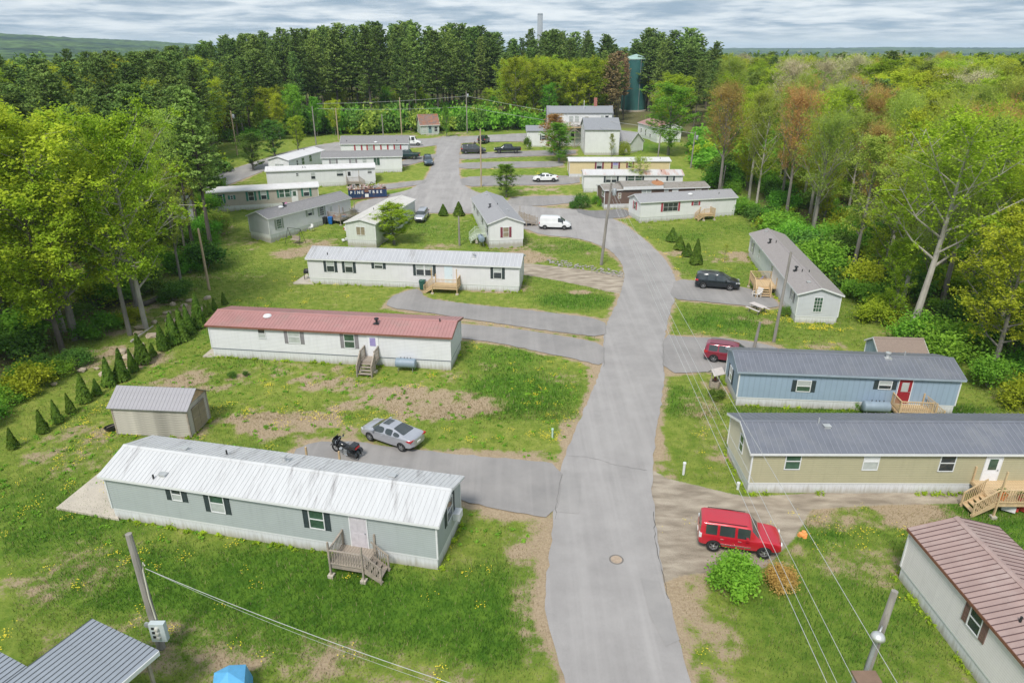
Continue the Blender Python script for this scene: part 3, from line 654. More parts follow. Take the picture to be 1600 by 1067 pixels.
    # vents on the front slope: (x, fraction up the slope, kind)
    for x, fr_, kd in vents:
        if fr_ <= 1: y = -ov+(yr+ov)*fr_; z = ze0+(y+ov)*k1+.07
        else: y = yr+(W-yr+ov)*(fr_-1); z = hw+rise-(y-yr)*k2+.07
        mb = MB()
        if kd == 'pipe': mb.tube([(x,y,z-.1),(x,y,z+.35)], .045, 8); m_ = GALV
        elif kd == 'blackpipe': mb.tube([(x,y,z-.1),(x,y,z+.28)], .05, 8); m_ = BLACK
        elif kd == 'flue': mb.box(x-.25,y-.25,z-.1,x+.25,y+.25,z+.04); mb.tube([(x,y,z),(x,y,z+.35)], .12, 12); mb.lathe([(.0,.5),(.2,.46),(.2,.38),(.0,.36)], 12, 0, Matrix.Translation((x,y,z-.02))); m_ = GALV
        elif kd == 'darkflue': mb.box(x-.25,y-.25,z-.1,x+.25,y+.25,z+.03); mb.tube([(x,y,z),(x,y,z+.4)], .10, 12); mb.lathe([(.0,.56),(.2,.5),(.2,.4),(.0,.38)], 12, 0, Matrix.Translation((x,y,z-.02))); m_ = BLACK
        elif kd == 'dome': mb.lathe([(.38,-.02),(.38,.05),(.3,.15),(.15,.2),(0,.21)], 14, 0, Matrix.Translation((x,y,z))); m_ = WHITE
        elif kd == 'box': mb.box(x-.18,y-.14,z-.08,x+.18,y+.14,z+.1); mb.box(x-.22,y-.18,z+.1,x+.22,y+.18,z+.13); m_ = GALV
        elif kd == 'dish': mb.tube([(x,y,z-.1),(x,y,z+.4)], .03, 6); mb.lathe([(0,0),(.2,.04),(.3,.1),(.3,.12),(0,.03)], 14, 0, Matrix.Translation((x,y-.05,z+.45)) @ Matrix.Rotation(R(60),4,'X')); m_ = METALG
        mb.build('roof_vent', m_, roof)
    # openings; side F: front wall, L: left end, R: right end
    A3 = Vector((A.x, A.y, z0)); Mr = Matrix.Rotation(rz, 3, 'Z')
    def onwall(sd, u, v):
        if sd == 'F': p0 = A3; nrm = Mr @ Vector((0,-1,0))
        elif sd == 'L': p0 = A3; nrm = Mr @ Vector((-1,0,0))
        else: p0 = A3+Mr @ Vector((L_,0,0)); nrm = Mr @ Vector((1,0,0))
        o_ = Vector((0,0,CAMZ)); r_ = ray(u, v); t_ = (p0-o_).dot(nrm)/r_.dot(nrm)
        q = Mr.transposed() @ (o_+r_*t_-A3); return q
    def frameM(sd, q):
        if sd == 'F': return Matrix.Translation((q.x, 0, q.z)) @ Matrix(((1,0,0,0),(0,-1,0,0),(0,0,1,0),(0,0,0,1)))
        if sd == 'L': return Matrix.Translation((0, q.y, q.z)) @ Matrix(((0,-1,0,0),(-1,0,0,0),(0,0,1,0),(0,0,0,1)))
        return Matrix.Translation((L_, q.y, q.z)) @ Matrix(((0,1,0,0),(1,0,0,0),(0,0,1,0),(0,0,0,1)))
    for sd, u, v, w, h, st, gl, sh in wins:
        q = onwall(sd, u, v) if not isinstance(u, tuple) else Vector(u)
        zc = min(q.z, hw-h/2-.12); zc = max(zc, skirt+h/2+.15); q.z = zc
        if sd == 'F': q.x = min(max(q.x, w/2+.35), L_-w/2-.35)
        else: q.y = min(max(q.y, w/2+.35), W-w/2-.35)
        kw = {}
        stl = st
        if st.startswith('grid'): kw['grid'] = tuple(int(c) for c in st[4:6]); stl = 'grid'
        window_part(root, frameM(sd, q), w, h, stl, gl, WHITE, sh, **kw)
    root['L'] = L_
    for sd, u, v, dm, gl in doors:
        q = onwall(sd, u, v); q.z = skirt+.05
        door_part(root, frameM(sd, q), 0.92, 2.02, dm, gl)
    root['onx'] = 0
    return root, onwall, L_
G2 = (BLIND, GLASS); GG = (GLASS, GLASS); BB = (BLIND, BLIND); GR = (GREENG, GREENG); GRB = (GREENG, BLIND)

def porch(name, label, loc, rz, wd, dp, hz, m, stairs='L', nst=4, posts_up=(), group=None, rails='FLR', sidew=1.0, feet=True, tall=2.2):
    """deck with its top at hz, wd wide (x) and dp deep (y from -dp to 0 against the wall). stairs: L, R or F"""
    r = thing(name, label, 'porch', loc, rz, group)
    n = max(2, round(wd/0.16))
    bm_ = MB().box(0, -dp, hz-.035, wd/n-.012, 0, hz).mesh('deck_board', m)
    for i in range(n): obj('deck_board', bm_, r, (i*wd/n, 0, 0))
    MB().box(0, -dp-.04, hz-.22, wd, -dp-.004, hz-.038).build('rim_board', m, r)
    for x in (-.04, wd+.004): MB().box(x, -dp-.04, hz-.22, x+.036, 0, hz-.038).build('rim_board', m, r)
    for x in (0.0, wd-.09):
        MB().box(x, -dp-.135, -.35, x+.09, -dp-.045, hz+(tall if ('l' if x == 0 else 'r') in posts_up else 1.0)).build('post', m, r)
        if rails: MB().box(x, -.10, hz, x+.09, -.01, hz+1.0).build('post', m, r)
    bal = MB().box(-.018, -.018, 0, .018, .018, .82).mesh('baluster', m)
    def rail(x0, y0, x1, y1, zz0=hz, zz1=hz):
        a = Vector((x0, y0, zz0)); b = Vector((x1, y1, zz1)); ln = (b-a).length
        up = Vector((0, 0, 1))
        MB().beam(a+up*.95, b+up*.95, .09, .04).build('handrail', m, r); MB().beam(a+up*.12, b+up*.12, .04, .07).build('bottom_rail', m, r)
        k = max(2, int(ln/0.14))
        for i in range(1, k): p = a.lerp(b, i/k); obj('baluster', bal, r, (p.x, p.y, p.z+.12))
    st = 0.28; sd = nst*st; e = -dp-.09
    if 'F' in rails and stairs != 'F': rail(0.09, e, wd-.09, e)
    if 'L' in rails and stairs != 'L': rail(0.045, -dp-.04, .045, -.05)
    if 'R' in rails and stairs != 'R': rail(wd-.045, -dp-.04, wd-.045, -.05)
    # stairs
    s0, s1 = -dp, -dp+sidew
    if stairs in 'LR':
        sg = -1 if stairs == 'L' else 1; xb = 0 if stairs == 'L' else wd
        for i in range(nst):
            z = hz*(1-(i+1)/(nst+1)); x = xb+sg*(i+.5)*st
            MB().box(x-st*.52, s0, z-.04, x+st*.52, s1, z).build('step', m, r)
        for y in (s0-.03, s1):
            MB().beam((xb, y, hz-.12), (xb+sg*(sd+.1), y, 0), .035, .24).build('stringer', m, r)
        for y in (s0-.05, s1+.02):
            MB().box(min(xb+sg*sd, xb+sg*(sd+.09)), y-.045, -.3, max(xb+sg*sd, xb+sg*(sd+.09)), y+.045, .95).build('post', m, r)
            rail(xb, y, xb+sg*sd, y, hz, 0.0)
    elif stairs == 'F':
        for i in range(nst):
            z = hz*(1-(i+1)/(nst+1)); y = -dp-(i+.5)*st
            MB().box(.05, y-st*.52, z-.04, wd-.05, y+st*.52, z).build('step', m, r)
        for x in (.02, wd-.02):
            MB().beam((x, -dp, hz-.12), (x, -dp-sd-.1, 0), .035, .24).build('stringer', m, r)
            MB().box(x-.045, -dp-sd-.09, -.3, x+.045, -dp-sd, .95).build('post', m, r)
            rail(x, -dp, x, -dp-sd, hz, 0.0)
    if feet:
        for x in (0.045, wd-.045): MB().box(x-.15, -dp-.24, -.35, x+.15, -dp+.06, .08).build('footing', CONC, r)
    return r
def wall_point(root, x, y=0.0, z=0.0):
    return root.location+Matrix.Rotation(root.rotation_euler.z, 3, 'Z') @ Vector((x, y, z))
def oil_tank(label, p, rz, L_=1.55, r_=.42, group='heating oil tanks'):
    t = thing('oil_tank', label, 'oil tank', p, rz, group)
    mb = MB(); prof = [(0, 0), (r_*.8, .015), (r_*.97, .06), (r_, .12), (r_, L_-.12), (r_*.97, L_-.06), (r_*.8, L_-.015), (0, L_)]
    mb.lathe(prof, 24, 0, Matrix.Translation((-L_/2, 0, r_+.25)) @ Matrix.Rotation(R(90), 4, 'Y')); mb.build('tank_body', TANKB, t, True)
    for x in (-L_/2+.25, L_/2-.25):
        for y in (-.25, .25): MB().tube([(x, y, -.25), (x, y, .4)], .025, 6).build('leg', METALG, t)
    for x in (-.4, -.1, .15, .45): MB().tube([(x, 0, r_*2+.22), (x, 0, r_*2+.36)], .03, 8).build('filler_pipe', BLACK, t)
    return t

# ------------------------------------------------------------------ vehicles (x: rear 0 to nose L, y: left +, origin under the middle)
TYRE = mat('tyre rubber', (0.018, 0.018, 0.019), 0.85, 0.2, 8)
RIM = mat('alloy wheel', (0.55, 0.56, 0.58), 0.3, 0.1, metal=0.8)
CGLASS = mat('car glass', (0.04, 0.05, 0.052), 0.03, 0.2, 1.0, spec=1.0)
REDL = mat('red lamp', (0.45, 0.015, 0.02), 0.15, 0.1, spec=0.8)
HEADL = mat('clear lamp', (0.62, 0.64, 0.66), 0.1, 0.1, spec=0.9)
PLATE = mat('number plate', (0.7, 0.7, 0.66), 0.4, 0.05)
CHROME = mat('chrome', (0.7, 0.7, 0.7), 0.15, 0.05, metal=0.9)
def paint(name, c, metal=0.2): return mat(name, c, 0.28, 0.06, 1.0, metal=metal, coat=0.8)
CARS = {
 # key: x, z bottom, z belt, z top, half width at belt, half width at top
 'sedan': dict(L=4.63, keys=[(0,.42,.80,.86,.66,.55),(.10,.30,.95,1.0,.80,.68),(.35,.26,1.0,1.06,.87,.72),(.75,.22,.98,1.10,.89,.68),(1.75,.18,.95,1.37,.90,.56),(2.3,.18,.93,1.415,.90,.58),(2.85,.18,.92,1.38,.90,.57),(3.55,.18,.91,1.02,.89,.70),(4.15,.2,.82,.90,.87,.70),(4.5,.26,.66,.76,.80,.60),(4.63,.34,.56,.62,.62,.46)],
   side=[(1.02,1.62),(1.67,2.30),(2.35,3.34)], top=[(.80,1.72),(2.90,3.55)], wheels=(.86,3.62), r=.33),
 'suv': dict(L=4.94, keys=[(0,.45,.98,1.02,.74,.6),(.06,.34,1.06,1.20,.88,.70),(.16,.3,1.08,1.60,.93,.68),(.45,.28,1.08,1.72,.96,.68),(1.6,.25,1.06,1.77,.98,.70),(2.7,.25,1.05,1.74,.98,.69),(3.0,.25,1.05,1.68,.98,.67),(3.85,.26,1.04,1.16,.95,.78),(4.45,.28,.98,1.06,.92,.76),(4.82,.32,.82,.92,.84,.66),(4.94,.42,.68,.74,.68,.5)],
   side=[(.42,1.25),(1.31,2.2),(2.26,3.5)], top=[(3.04,3.84)], rear=True, wheels=(.95,3.85), r=.38),
 'boxy': dict(L=4.45, keys=[(0,.50,.95,.98,.78,.66),(.05,.40,1.04,1.10,.88,.76),(.10,.36,1.10,1.70,.90,.70),(.25,.32,1.10,1.77,.91,.73),(1.5,.30,1.08,1.80,.92,.74),(2.6,.30,1.07,1.77,.92,.73),(2.75,.30,1.07,1.74,.92,.72),(3.25,.32,1.06,1.15,.91,.80),(4.0,.36,1.03,1.09,.90,.78),(4.35,.42,.92,1.0,.86,.74),(4.45,.48,.75,.82,.78,.66)],
   side=[(.35,.98),(1.10,1.92),(2.04,2.72)], top=[(2.80,3.2)], rear=True, wheels=(.86,3.55), r=.37),
 'van': dict(L=4.73, keys=[(0,.4,.95,1.0,.74,.62),(.05,.34,1.02,1.5,.84,.70),(.14,.3,1.05,1.82,.86,.74),(.5,.26,1.08,1.87,.87,.76),(2.6,.24,1.08,1.87,.87,.76),(3.0,.24,1.06,1.78,.87,.72),(3.85,.26,1.03,1.18,.86,.72),(4.35,.28,.92,1.0,.82,.66),(4.65,.32,.7,.8,.76,.58),(4.73,.4,.6,.65,.66,.5)],
   side=[(2.75,3.55)], top=[(3.12,3.82)], wheels=(.85,3.72), r=.32),
 'mail': dict(L=4.6, keys=[(0,.5,1.1,1.2,.84,.76),(.04,.45,1.15,2.0,.86,.78),(.15,.4,1.15,2.1,.88,.80),(2.9,.4,1.15,2.1,.88,.80),(3.1,.4,1.15,2.0,.88,.78),(3.5,.4,1.1,1.25,.87,.76),(4.3,.42,.95,1.05,.84,.74),(4.6,.48,.8,.85,.74,.62)],
   side=[(.5,1.2),(2.3,3.0)], top=[(3.12,3.46)], wheels=(.95,3.75), r=.36),
 'truck': dict(L=5.85, keys=[(0,.55,1.08,1.10,.84,.80),(.06,.5,1.12,1.14,.96,.90),(1.75,.48,1.12,1.14,.99,.92),(1.86,.45,1.14,1.75,.99,.70),(2.1,.45,1.14,1.86,.99,.72),(3.4,.45,1.12,1.86,.99,.74),(3.6,.45,1.12,1.8,.99,.72),(4.25,.45,1.12,1.24,.97,.84),(5.3,.48,1.08,1.16,.96,.84),(5.75,.5,.9,.98,.90,.78),(5.85,.58,.8,.85,.8,.7)],
   side=[(2.12,2.75),(2.85,3.85)], top=[(3.68,4.2)], rear=False, wheels=(1.15,4.75), r=.42),
}
CARM = {}
CREASE = {'boxy': .5, 'truck': .45, 'mail': .6, 'van': .35, 'suv': .25}
def car_meshes(kind, pm, boxtrim=BLACK):
    key = (kind, pm.name)
    if key in CARM: return CARM[key]
    S = CARS[kind]; K = S['keys']
    xs_ = sorted(set([k[0] for k in K]+[a for r in S['side'] for a in r]+[a for r in S['top'] for a in r]))
    def interp(x):
        for i in range(len(K)-1):
            if K[i][0] <= x <= K[i+1][0]+1e-9:
                t = (x-K[i][0])/(K[i+1][0]-K[i][0]); return [a+(b-a)*t for a, b in zip(K[i], K[i+1])]
        return list(K[-1])
    rings = []
    for x in xs_:
        _, zb, zl, ztp, wb, wt = interp(x)
        cab = ztp-zl
        ztop = ztp-0.05 if cab > .3 else ztp-0.02
        half = [(0, zb), (wb*.86, zb), (wb*.97, zb+.12), (wb*1.0, zb+(zl-zb)*.55), (wb*.985, zl-.06), (wb*.955, zl+.01)]
        half += [(wt+(wb*.955-wt)*.08, ztop-.03 if cab > .3 else ztop), (wt*.90, ztp-.005), (wt*.45, ztp+.01), (0, ztp+.015)]
        rings.append([(x, y, z) for y, z in half])
    nr = len(rings[0]); vs = []; fs = []; mi = []
    for rg in rings:
        vs += rg+[(x, -y, z) for x, y, z in rg[1:-1]]
    per = 2*nr-2
    def idx_(i, j, s):   # s=0 left, 1 right
        if s == 0 or j in (0, nr-1): return i*per+j
        return i*per+nr+(j-1)
    def inr(x0, x1, rs): return any(a-1e-6 <= x0 and x1 <= b+1e-6 for a, b in rs)
    for i in range(len(rings)-1):
        for s in (0, 1):
            for j in range(nr-1):
                q = [idx_(i, j, s), idx_(i+1, j, s), idx_(i+1, j+1, s), idx_(i, j+1, s)]
                if s: q = q[::-1]
                g = 0
                if j == 5 and inr(xs_[i], xs_[i+1], S['side']): g = 1
                if (j in (7, 8) or (j == 6 and xs_[i] > 2.7)) and inr(xs_[i], xs_[i+1], S['top']): g = 1
                if j == 0 or j == 1: g = 2
                if S.get('rear') and j in (6, 7, 8) and xs_[i+1] <= K[3][0]+.01 and rings[i+1][-1][2] > K[1][3]+.2 and rings[i+1][-1][2]-rings[i][-1][2] > .15: g = 1
                fs.append(tuple(dict.fromkeys(q))); mi.append(g)
    for i, rv in ((0, True), (len(rings)-1, False)):
        lp = [idx_(i, j, 0) for j in range(nr)]+[idx_(i, j, 1) for j in range(nr-2, 0, -1)]
        fs.append(tuple(lp if not rv else lp[::-1])); mi.append(0)
    bm = bmesh.new(); bv = [bm.verts.new(v) for v in vs]
    for f, m_ in zip(fs, mi):
        if len(f) >= 3:
            try: q = bm.faces.new([bv[i] for i in f]); q.material_index = m_; q.smooth = True
            except ValueError: pass
    bmesh.ops.recalc_face_normals(bm, faces=bm.faces)
    cl = bm.edges.layers.float.new('crease_edge') if 'crease_edge' not in bm.edges.layers.float else bm.edges.layers.float['crease_edge']
    for e in bm.edges:
        ms = {f.material_index for f in e.link_faces}
        if len(ms) == 2: e[cl] = 0.92
        elif CREASE.get(kind) and abs(e.verts[0].co.y-e.verts[1].co.y) < .12 and abs(e.verts[0].co.z-e.verts[1].co.z) < .12 and e.verts[0].co.z > 1.0: e[cl] = CREASE[kind]
    me = bpy.data.meshes.new('tmp'); bm.to_mesh(me); bm.free()
    for m_ in (pm, CGLASS, BLACK): me.materials.append(m_)
    o = bpy.data.objects.new('tmp', me); col.objects.link(o)
    sb = o.modifiers.new('s', 'SUBSURF'); sb.levels = 2; sb.render_levels = 2
    cut = MB(); rr = S['r']*1.13
    for wx in S['wheels']:
        for sy in (-1, 1):
            cut.lathe([(0, -.17), (rr, -.17), (rr, .30), (0, .30)], 28, 0, Matrix.Translation((wx, sy*(K[5][4]-.05), S['r'])) @ Matrix.Rotation(R(-90*sy), 4, 'X'))
    cm = cut.mesh('cut', BLACK)
    bmm = bmesh.new(); bmm.from_mesh(cm); bmesh.ops.remove_doubles(bmm, verts=bmm.verts, dist=1e-5); bmesh.ops.recalc_face_normals(bmm, faces=bmm.faces); bmm.to_mesh(cm); bmm.free()
    co = bpy.data.objects.new('cut', cm); col.objects.link(co)
    bo = o.modifiers.new('b', 'BOOLEAN'); bo.operation = 'DIFFERENCE'; bo.object = co; bo.solver = 'EXACT'
    try: bo.material_mode = 'TRANSFER'
    except Exception: pass
    dg = bpy.context.evaluated_depsgraph_get(); res = bpy.data.meshes.new_from_object(o.evaluated_get(dg))
    bpy.data.objects.remove(o); bpy.data.objects.remove(co)
    out = {}
    names = [m_.name if m_ else '' for m_ in res.materials]
    for nm, m_, sel in (('body', pm, None), ('glass', CGLASS, CGLASS.name), ('underbody', BLACK, BLACK.name)):
        b = bmesh.new(); b.from_mesh(res)
        if nm == 'body': dl = [f for f in b.faces if names[f.material_index] in (CGLASS.name, BLACK.name)]
        else: dl = [f for f in b.faces if names[f.material_index] != sel]
        bmesh.ops.delete(b, geom=dl, context='FACES')
        for f in b.faces: f.material_index = 0
        me2 = bpy.data.meshes.new(nm); b.to_mesh(me2); b.free(); me2.materials.append(m_); me2.shade_smooth()
        out[nm] = me2
    CARM[key] = out; return out
def wheel_meshes(r, spokes=5):
    k = ('w', r, spokes)
    if k in CARM: return CARM[k]
    t = MB().lathe([(r*.62, -.10), (r*.92, -.11), (r*.99, -.08), (r, 0), (r*.99, .08), (r*.92, .11), (r*.62, .10)], 28, 0, Matrix.Rotation(R(90), 4, 'X')).mesh('tyre', TYRE, True)
    m = MB(); m.lathe([(r*.64, .09), (r*.60, .09), (r*.55, .03), (r*.56, -.05), (r*.64, -.06)], 24, 0, Matrix.Rotation(R(90), 4, 'X'))
    for i in range(spokes):
        a = 2*math.pi*i/spokes; m.beam((math.cos(a)*r*.08, -.07, math.sin(a)*r*.08), (math.cos(a)*r*.6, -.06, math.sin(a)*r*.6), .03, r*.2, 0, (0, 1, 0))
    m.lathe([(0, .085), (r*.16, .08), (r*.18, .03)], 12, 0, Matrix.Rotation(R(90), 4, 'X'))
    rim = m.mesh('rim', RIM); CARM[k] = (t, rim); return CARM[k]
def car(name, label, cat, kind, pm, p, rz, extras=(), scale=1.0, group=None, tail=REDL, sy=1.0):
    S = CARS[kind]; M = car_meshes(kind, pm); Lc = S['L']
    sl = (zt(p.x+math.cos(rz), p.y+math.sin(rz))-zt(p.x-math.cos(rz), p.y-math.sin(rz)))/2
    r = thing(name, label, cat, (p.x, p.y, p.z+.02), rz, group); r.rotation_euler = (0, -math.atan(sl), rz); r.scale = (scale,)*3
    off = Vector((-Lc/2, 0, 0))
    for nm in ('body', 'glass', 'underbody'): obj(nm if nm != 'glass' else 'windows', M[nm], r, off)
    ty, rm = wheel_meshes(S['r'])
    K = S['keys']; wbl = K[5][4]
    for wx in S['wheels']:
        for s in (1, -1):
            w = obj('wheel', ty, r, off+Vector((wx, s*(wbl-.115), S['r']))); w.rotation_euler = (0, 0, 0 if s < 0 else math.pi)
            obj('rim', rm, w)
    zl = K[1][2]; wr = K[1][4]; zf = K[-3][2]; wf = K[-3][4]; xf = K[-2][0]
    def part(nm, m, fn):
        mb = MB(); fn(mb); o = mb.build(nm, m, r, loc=off); return o
    for s in (1, -1):
        if kind in ('sedan',):
            part('tail_lamp', tail, lambda b: b.add([(.02,s*.40,.86),(.09,s*.83,.82),(.50,s*.895,.90),(.12,s*.84,.97),(.05,s*.45,.95),(.0,s*.40,.84)], [(0,1,3,4),(1,2,3)] if s > 0 else [(4,3,1,0),(3,2,1)]))
            part('tail_lamp', tail, lambda b: b.box(.04, min(s*.52, s*.86), .84, .36, max(s*.52, s*.86), .95))
            part('headlight', HEADL, lambda b: b.beam((4.22, s*.80, .74), (4.50, s*.62, .68), .14, .10))
        elif kind in ('suv',):
            part('tail_lamp', tail, lambda b: b.box(.02, min(s*.62, s*.94), .92, .34, max(s*.62, s*.94), 1.10))
            part('headlight', HEADL, lambda b: b.beam((4.42, s*.84, .90), (4.84, s*.66, .84), .16, .13))
        elif kind in ('boxy',):
            part('tail_lamp', tail, lambda b: b.box(.02, min(s*.72, s*.915), .88, .16, max(s*.72, s*.915), 1.14))
            part('headlight', HEADL, lambda b: b.lathe([(0, .04), (.13, .02), (.14, -.05)], 14, 0, Matrix.Translation((4.42, s*.58, .86)) @ Matrix.Rotation(R(90), 4, 'Y')))
        elif kind == 'truck':
            part('tail_lamp', tail, lambda b: b.box(-.01, min(s*.80, s*.965), .78, .10, max(s*.80, s*.965), 1.08))
            part('headlight', HEADL, lambda b: b.box(5.60, min(s*.66, s*.93), .86, 5.83, max(s*.66, s*.93), 1.0))
        else:
            part('tail_lamp', tail, lambda b: b.box(-.005, min(s*.70, s*.865), .85, .10, max(s*.70, s*.865), 1.05))
            part('headlight', HEADL, lambda b: b.beam((4.30, s*.78, .80), (4.62, s*.60, .72), .13, .14))
        xm = S['side'][-1][1]-.12
        part('mirror', BLACK if kind in ('van', 'mail') else pm, lambda b: b.box(xm-.09, min(s*wbl*.95, s*(wbl+.17)), K[6][2]+.02, xm+.06, max(s*wbl*.95, s*(wbl+.17)), K[6][2]+.15))
        for a, b2 in S['side'][-2:] if len(S['side']) > 1 else S['side']:
            part('door_handle', CHROME if kind == 'boxy' else pm, lambda b: b.box(a+.06, min(s*wbl*.985, s*(wbl+.025)), K[5][2]-.17, a+.24, max(s*wbl*.985, s*(wbl+.025)), K[5][2]-.135))
        if 'rails' in extras: part('roof_rail', METALG if 'chromerail' in extras else BLACK, lambda b: b.beam((.45, s*.66, K[4][3]+.015), (2.5, s*.66, K[4][3]+.015), .03, .03))
        if 'sidetrim' in extras: part('side_moulding', CHROME, lambda b: b.box(1.2, min(s*wbl*.99, s*(wbl+.02)), .58, 2.8, max(s*wbl*.99, s*(wbl+.02)), .63))
    part('number_plate', PLATE, lambda b: b.box(-.03, -.16, K[0][2]-.22 if kind != 'sedan' else .6, .04, .16, K[0][2]-.10 if kind != 'sedan' else .72))
    part('front_grille', BLACK, lambda b: b.box(Lc-.10, -.42, .48, Lc+.005, .42, .66))
    if 'bumper' in extras: part('bumper', BLACK, lambda b: b.box(Lc-.22, -.78, .3, Lc+.03, .78, .55)); part('bumper', BLACK, lambda b: b.box(-.05, -.76, .33, .15, .76, .58))
    if 'sunroof' in extras: part('sunroof', CGLASS, lambda b: b.box(2.25, -.34, 1.405, 2.75, .34, 1.435))
    if 'rearwipe' in extras: part('rear_wiper', BLACK, lambda b: b.beam((.03, -.1, 1.15), (.10, .3, 1.35), .02, .02))
    if 'wheelcover' in extras: part('step_bar', CHROME, lambda b: b.beam((-.08, -.7, .52), (-.08, .7, .52), .08, .08))
    if kind == 'truck':
        part('truck_bed', BLACK, lambda b: (b.box(.10, -.80, 1.125, 1.78, .80, 1.15)))
        part('bed_liner', mat('bed liner', (.07, .07, .072), .8), lambda b: b.box(.16, -.72, 1.15, 1.72, .72, 1.158))
        for s in (1, -1): part('bed_rail', pm, lambda b: b.box(.06, min(s*.80, s*.93), 1.12, 1.84, max(s*.80, s*.93), 1.20))
        part('tailgate', pm, lambda b: b.box(.0, -.9, .7, .08, .9, 1.20))
    return r
def motorcycle(p, rz):
    r = thing('motorcycle', 'black touring motorcycle with panniers standing beside the silver sedan', 'motorcycle', p, rz)
    BK = mat('gloss black', (.012, .013, .015), .18, .1, coat=.6)
    for x in (-.80, .85):
        w = MB().lathe([(.2, -.07), (.30, -.075), (.33, 0), (.30, .075), (.2, .07)], 24, 0, Matrix.Translation((x, 0, .33)) @ Matrix.Rotation(R(90), 4, 'X')).build('wheel', TYRE, r, True)
        m = MB(); m.lathe([(0, -.03), (.21, -.04), (.21, .04), (0, .03)], 18, 0, Matrix.Translation((x, 0, .33)) @ Matrix.Rotation(R(90), 4, 'X')); m.build('rim', CHROME, w)
    def fender(x, r0): 
        mb = MB(); pts = []
        for i in range(9):
            a = R(20+140*i/8); pts.append((x+math.cos(a)*.38, 0, .33+math.sin(a)*.38))
        for a, b in zip(pts[:-1], pts[1:]): mb.beam(a, b, .19, .03)
        mb.build('fender', BK, r)
    fender(.85, 0); fender(-.80, 0)
    eb = MB(); eb.box(-.25, -.2, .22, .3, .2, .55); eb.tube([(-.05, -.24, .5), (.02, -.30, .8)], .11, 10); eb.tube([(.12, .24, .5), (.1, .3, .72)], .11, 10); eb.build('engine', METALG, r)
    tk = MB(); tk.lathe([(.02, -.36), (.17, -.28), (.21, -.05), (.22, .12), (.15, .3), (.02, .36)], 14, 0, Matrix.Translation((.22, 0, .83)) @ Matrix.Rotation(R(82), 4, 'Y') @ Matrix.Diagonal((.8, 1, 1, 1))); tk.build('fuel_tank', BK, r, True)
    st = MB(); st.prism([(-.72, .78), (-.6, .70), (-.08, .68), (.0, .80), (-.25, .76), (-.45, .84), (-.70, .90)], -.19, .19); st.build('seat', BLACK, r)
    # batwing fairing
    fr = MB(); fr.lathe([(0, .18), (.22, .14), (.36, .02), (.42, -.14)], 16, 0, Matrix.Translation((.72, 0, 1.02)) @ Matrix.Rotation(R(80), 4, 'Y') @ Matrix.Diagonal((.75, 1, 1, 1))); fr.build('fairing', BK, r, True)
    ws = MB(); ws.beam((.72, 0, 1.20), (.60, 0, 1.40), .5, .012); ws.build('windscreen', CGLASS, r)
    MB().lathe([(0, .03), (.1, .02), (.11, -.05)], 14, 0, Matrix.Translation((.94, 0, .98)) @ Matrix.Rotation(R(90), 4, 'Y')).build('headlight', HEADL, r)
    hb = MB(); 
    for s in (1, -1): hb.tube([(.55, s*.05, 1.08), (.5, s*.25, 1.16), (.36, s*.42, 1.10)], .018, 8)
    hb.build('handlebar', CHROME, r)
    for s in (1, -1):
        MB().tube([(.85, s*.10, .33), (.62, s*.10, 1.0)], .03, 8).build('fork', CHROME, r)
        pn = MB(); pn.prism([(-1.12, .34), (-.52, .34), (-.50, .62), (-.58, .70), (-1.12, .66), (-1.20, .5)], s*.20 if s < 0 else .20, s*.42 if s < 0 else .42); pn.build('pannier', BK, r)
        MB().tube([(-.1, s*.26, .26), (-.6, s*.28, .22), (-1.2, s*.28, .22)], .045, 10).build('exhaust', CHROME, r)
        MB().beam((.43, s*.42, 1.1), (.43, s*.52, 1.22), .12, .02).build('mirror', BLACK, r)
    MB().box(-1.10, -.26, .84, -.66, .26, 1.12).build('top_case', BK, r)
    MB().box(-1.135, -.2, .88, -1.10, .2, .98).build('tail_lamp', REDL, r)
    MB().tube([(-.1, .1, .3), (-.2, .32, .0)], .015, 6).build('side_stand', METALG, r)
    r.rotation_euler = (R(-7), 0, rz)
    return r

# ------------------------------------------------------------------ trees
def leaf_quads(C, Rr, n, size, r, flat=0.75, up=0.35, elong=1.0):
    """C (k,3) clump centres, Rr (k,) radii; n leaves per clump; returns quads (k*n,4,3)"""
    k = len(C); d = r.normal(0, 1, (k, n, 3)); d /= np.linalg.norm(d, axis=2, keepdims=True)
    rad = np.minimum(np.abs(r.normal(0, .62, (k, n, 1))), 1.5)
    p = C[:, None, :]+d*rad*Rr[:, None, None]*np.array([1, 1, flat])
    nr = r.normal(0, 1, (k, n, 3))+d*0.35; nr[..., 2] = np.abs(nr[..., 2])+up; nr /= np.linalg.norm(nr, axis=2, keepdims=True)
    t = np.cross(nr, r.normal(0, 1, (k, n, 3))); t /= np.linalg.norm(t, axis=2, keepdims=True)+1e-9; b = np.cross(nr, t)
    s = size*(0.6+0.8*r.random((k, n, 1))); t = t*s*elong; b = b*s
    q = np.stack([p-t-b*.5, p-t*.1-b, p+t+b*.3, p+t*.1+b], 2)
    return q.reshape(-1, 4, 3)
def quads_mesh(name, q, m):
    return npmesh(name, q.reshape(-1, 3), np.arange(4*len(q)).reshape(-1, 4), m)
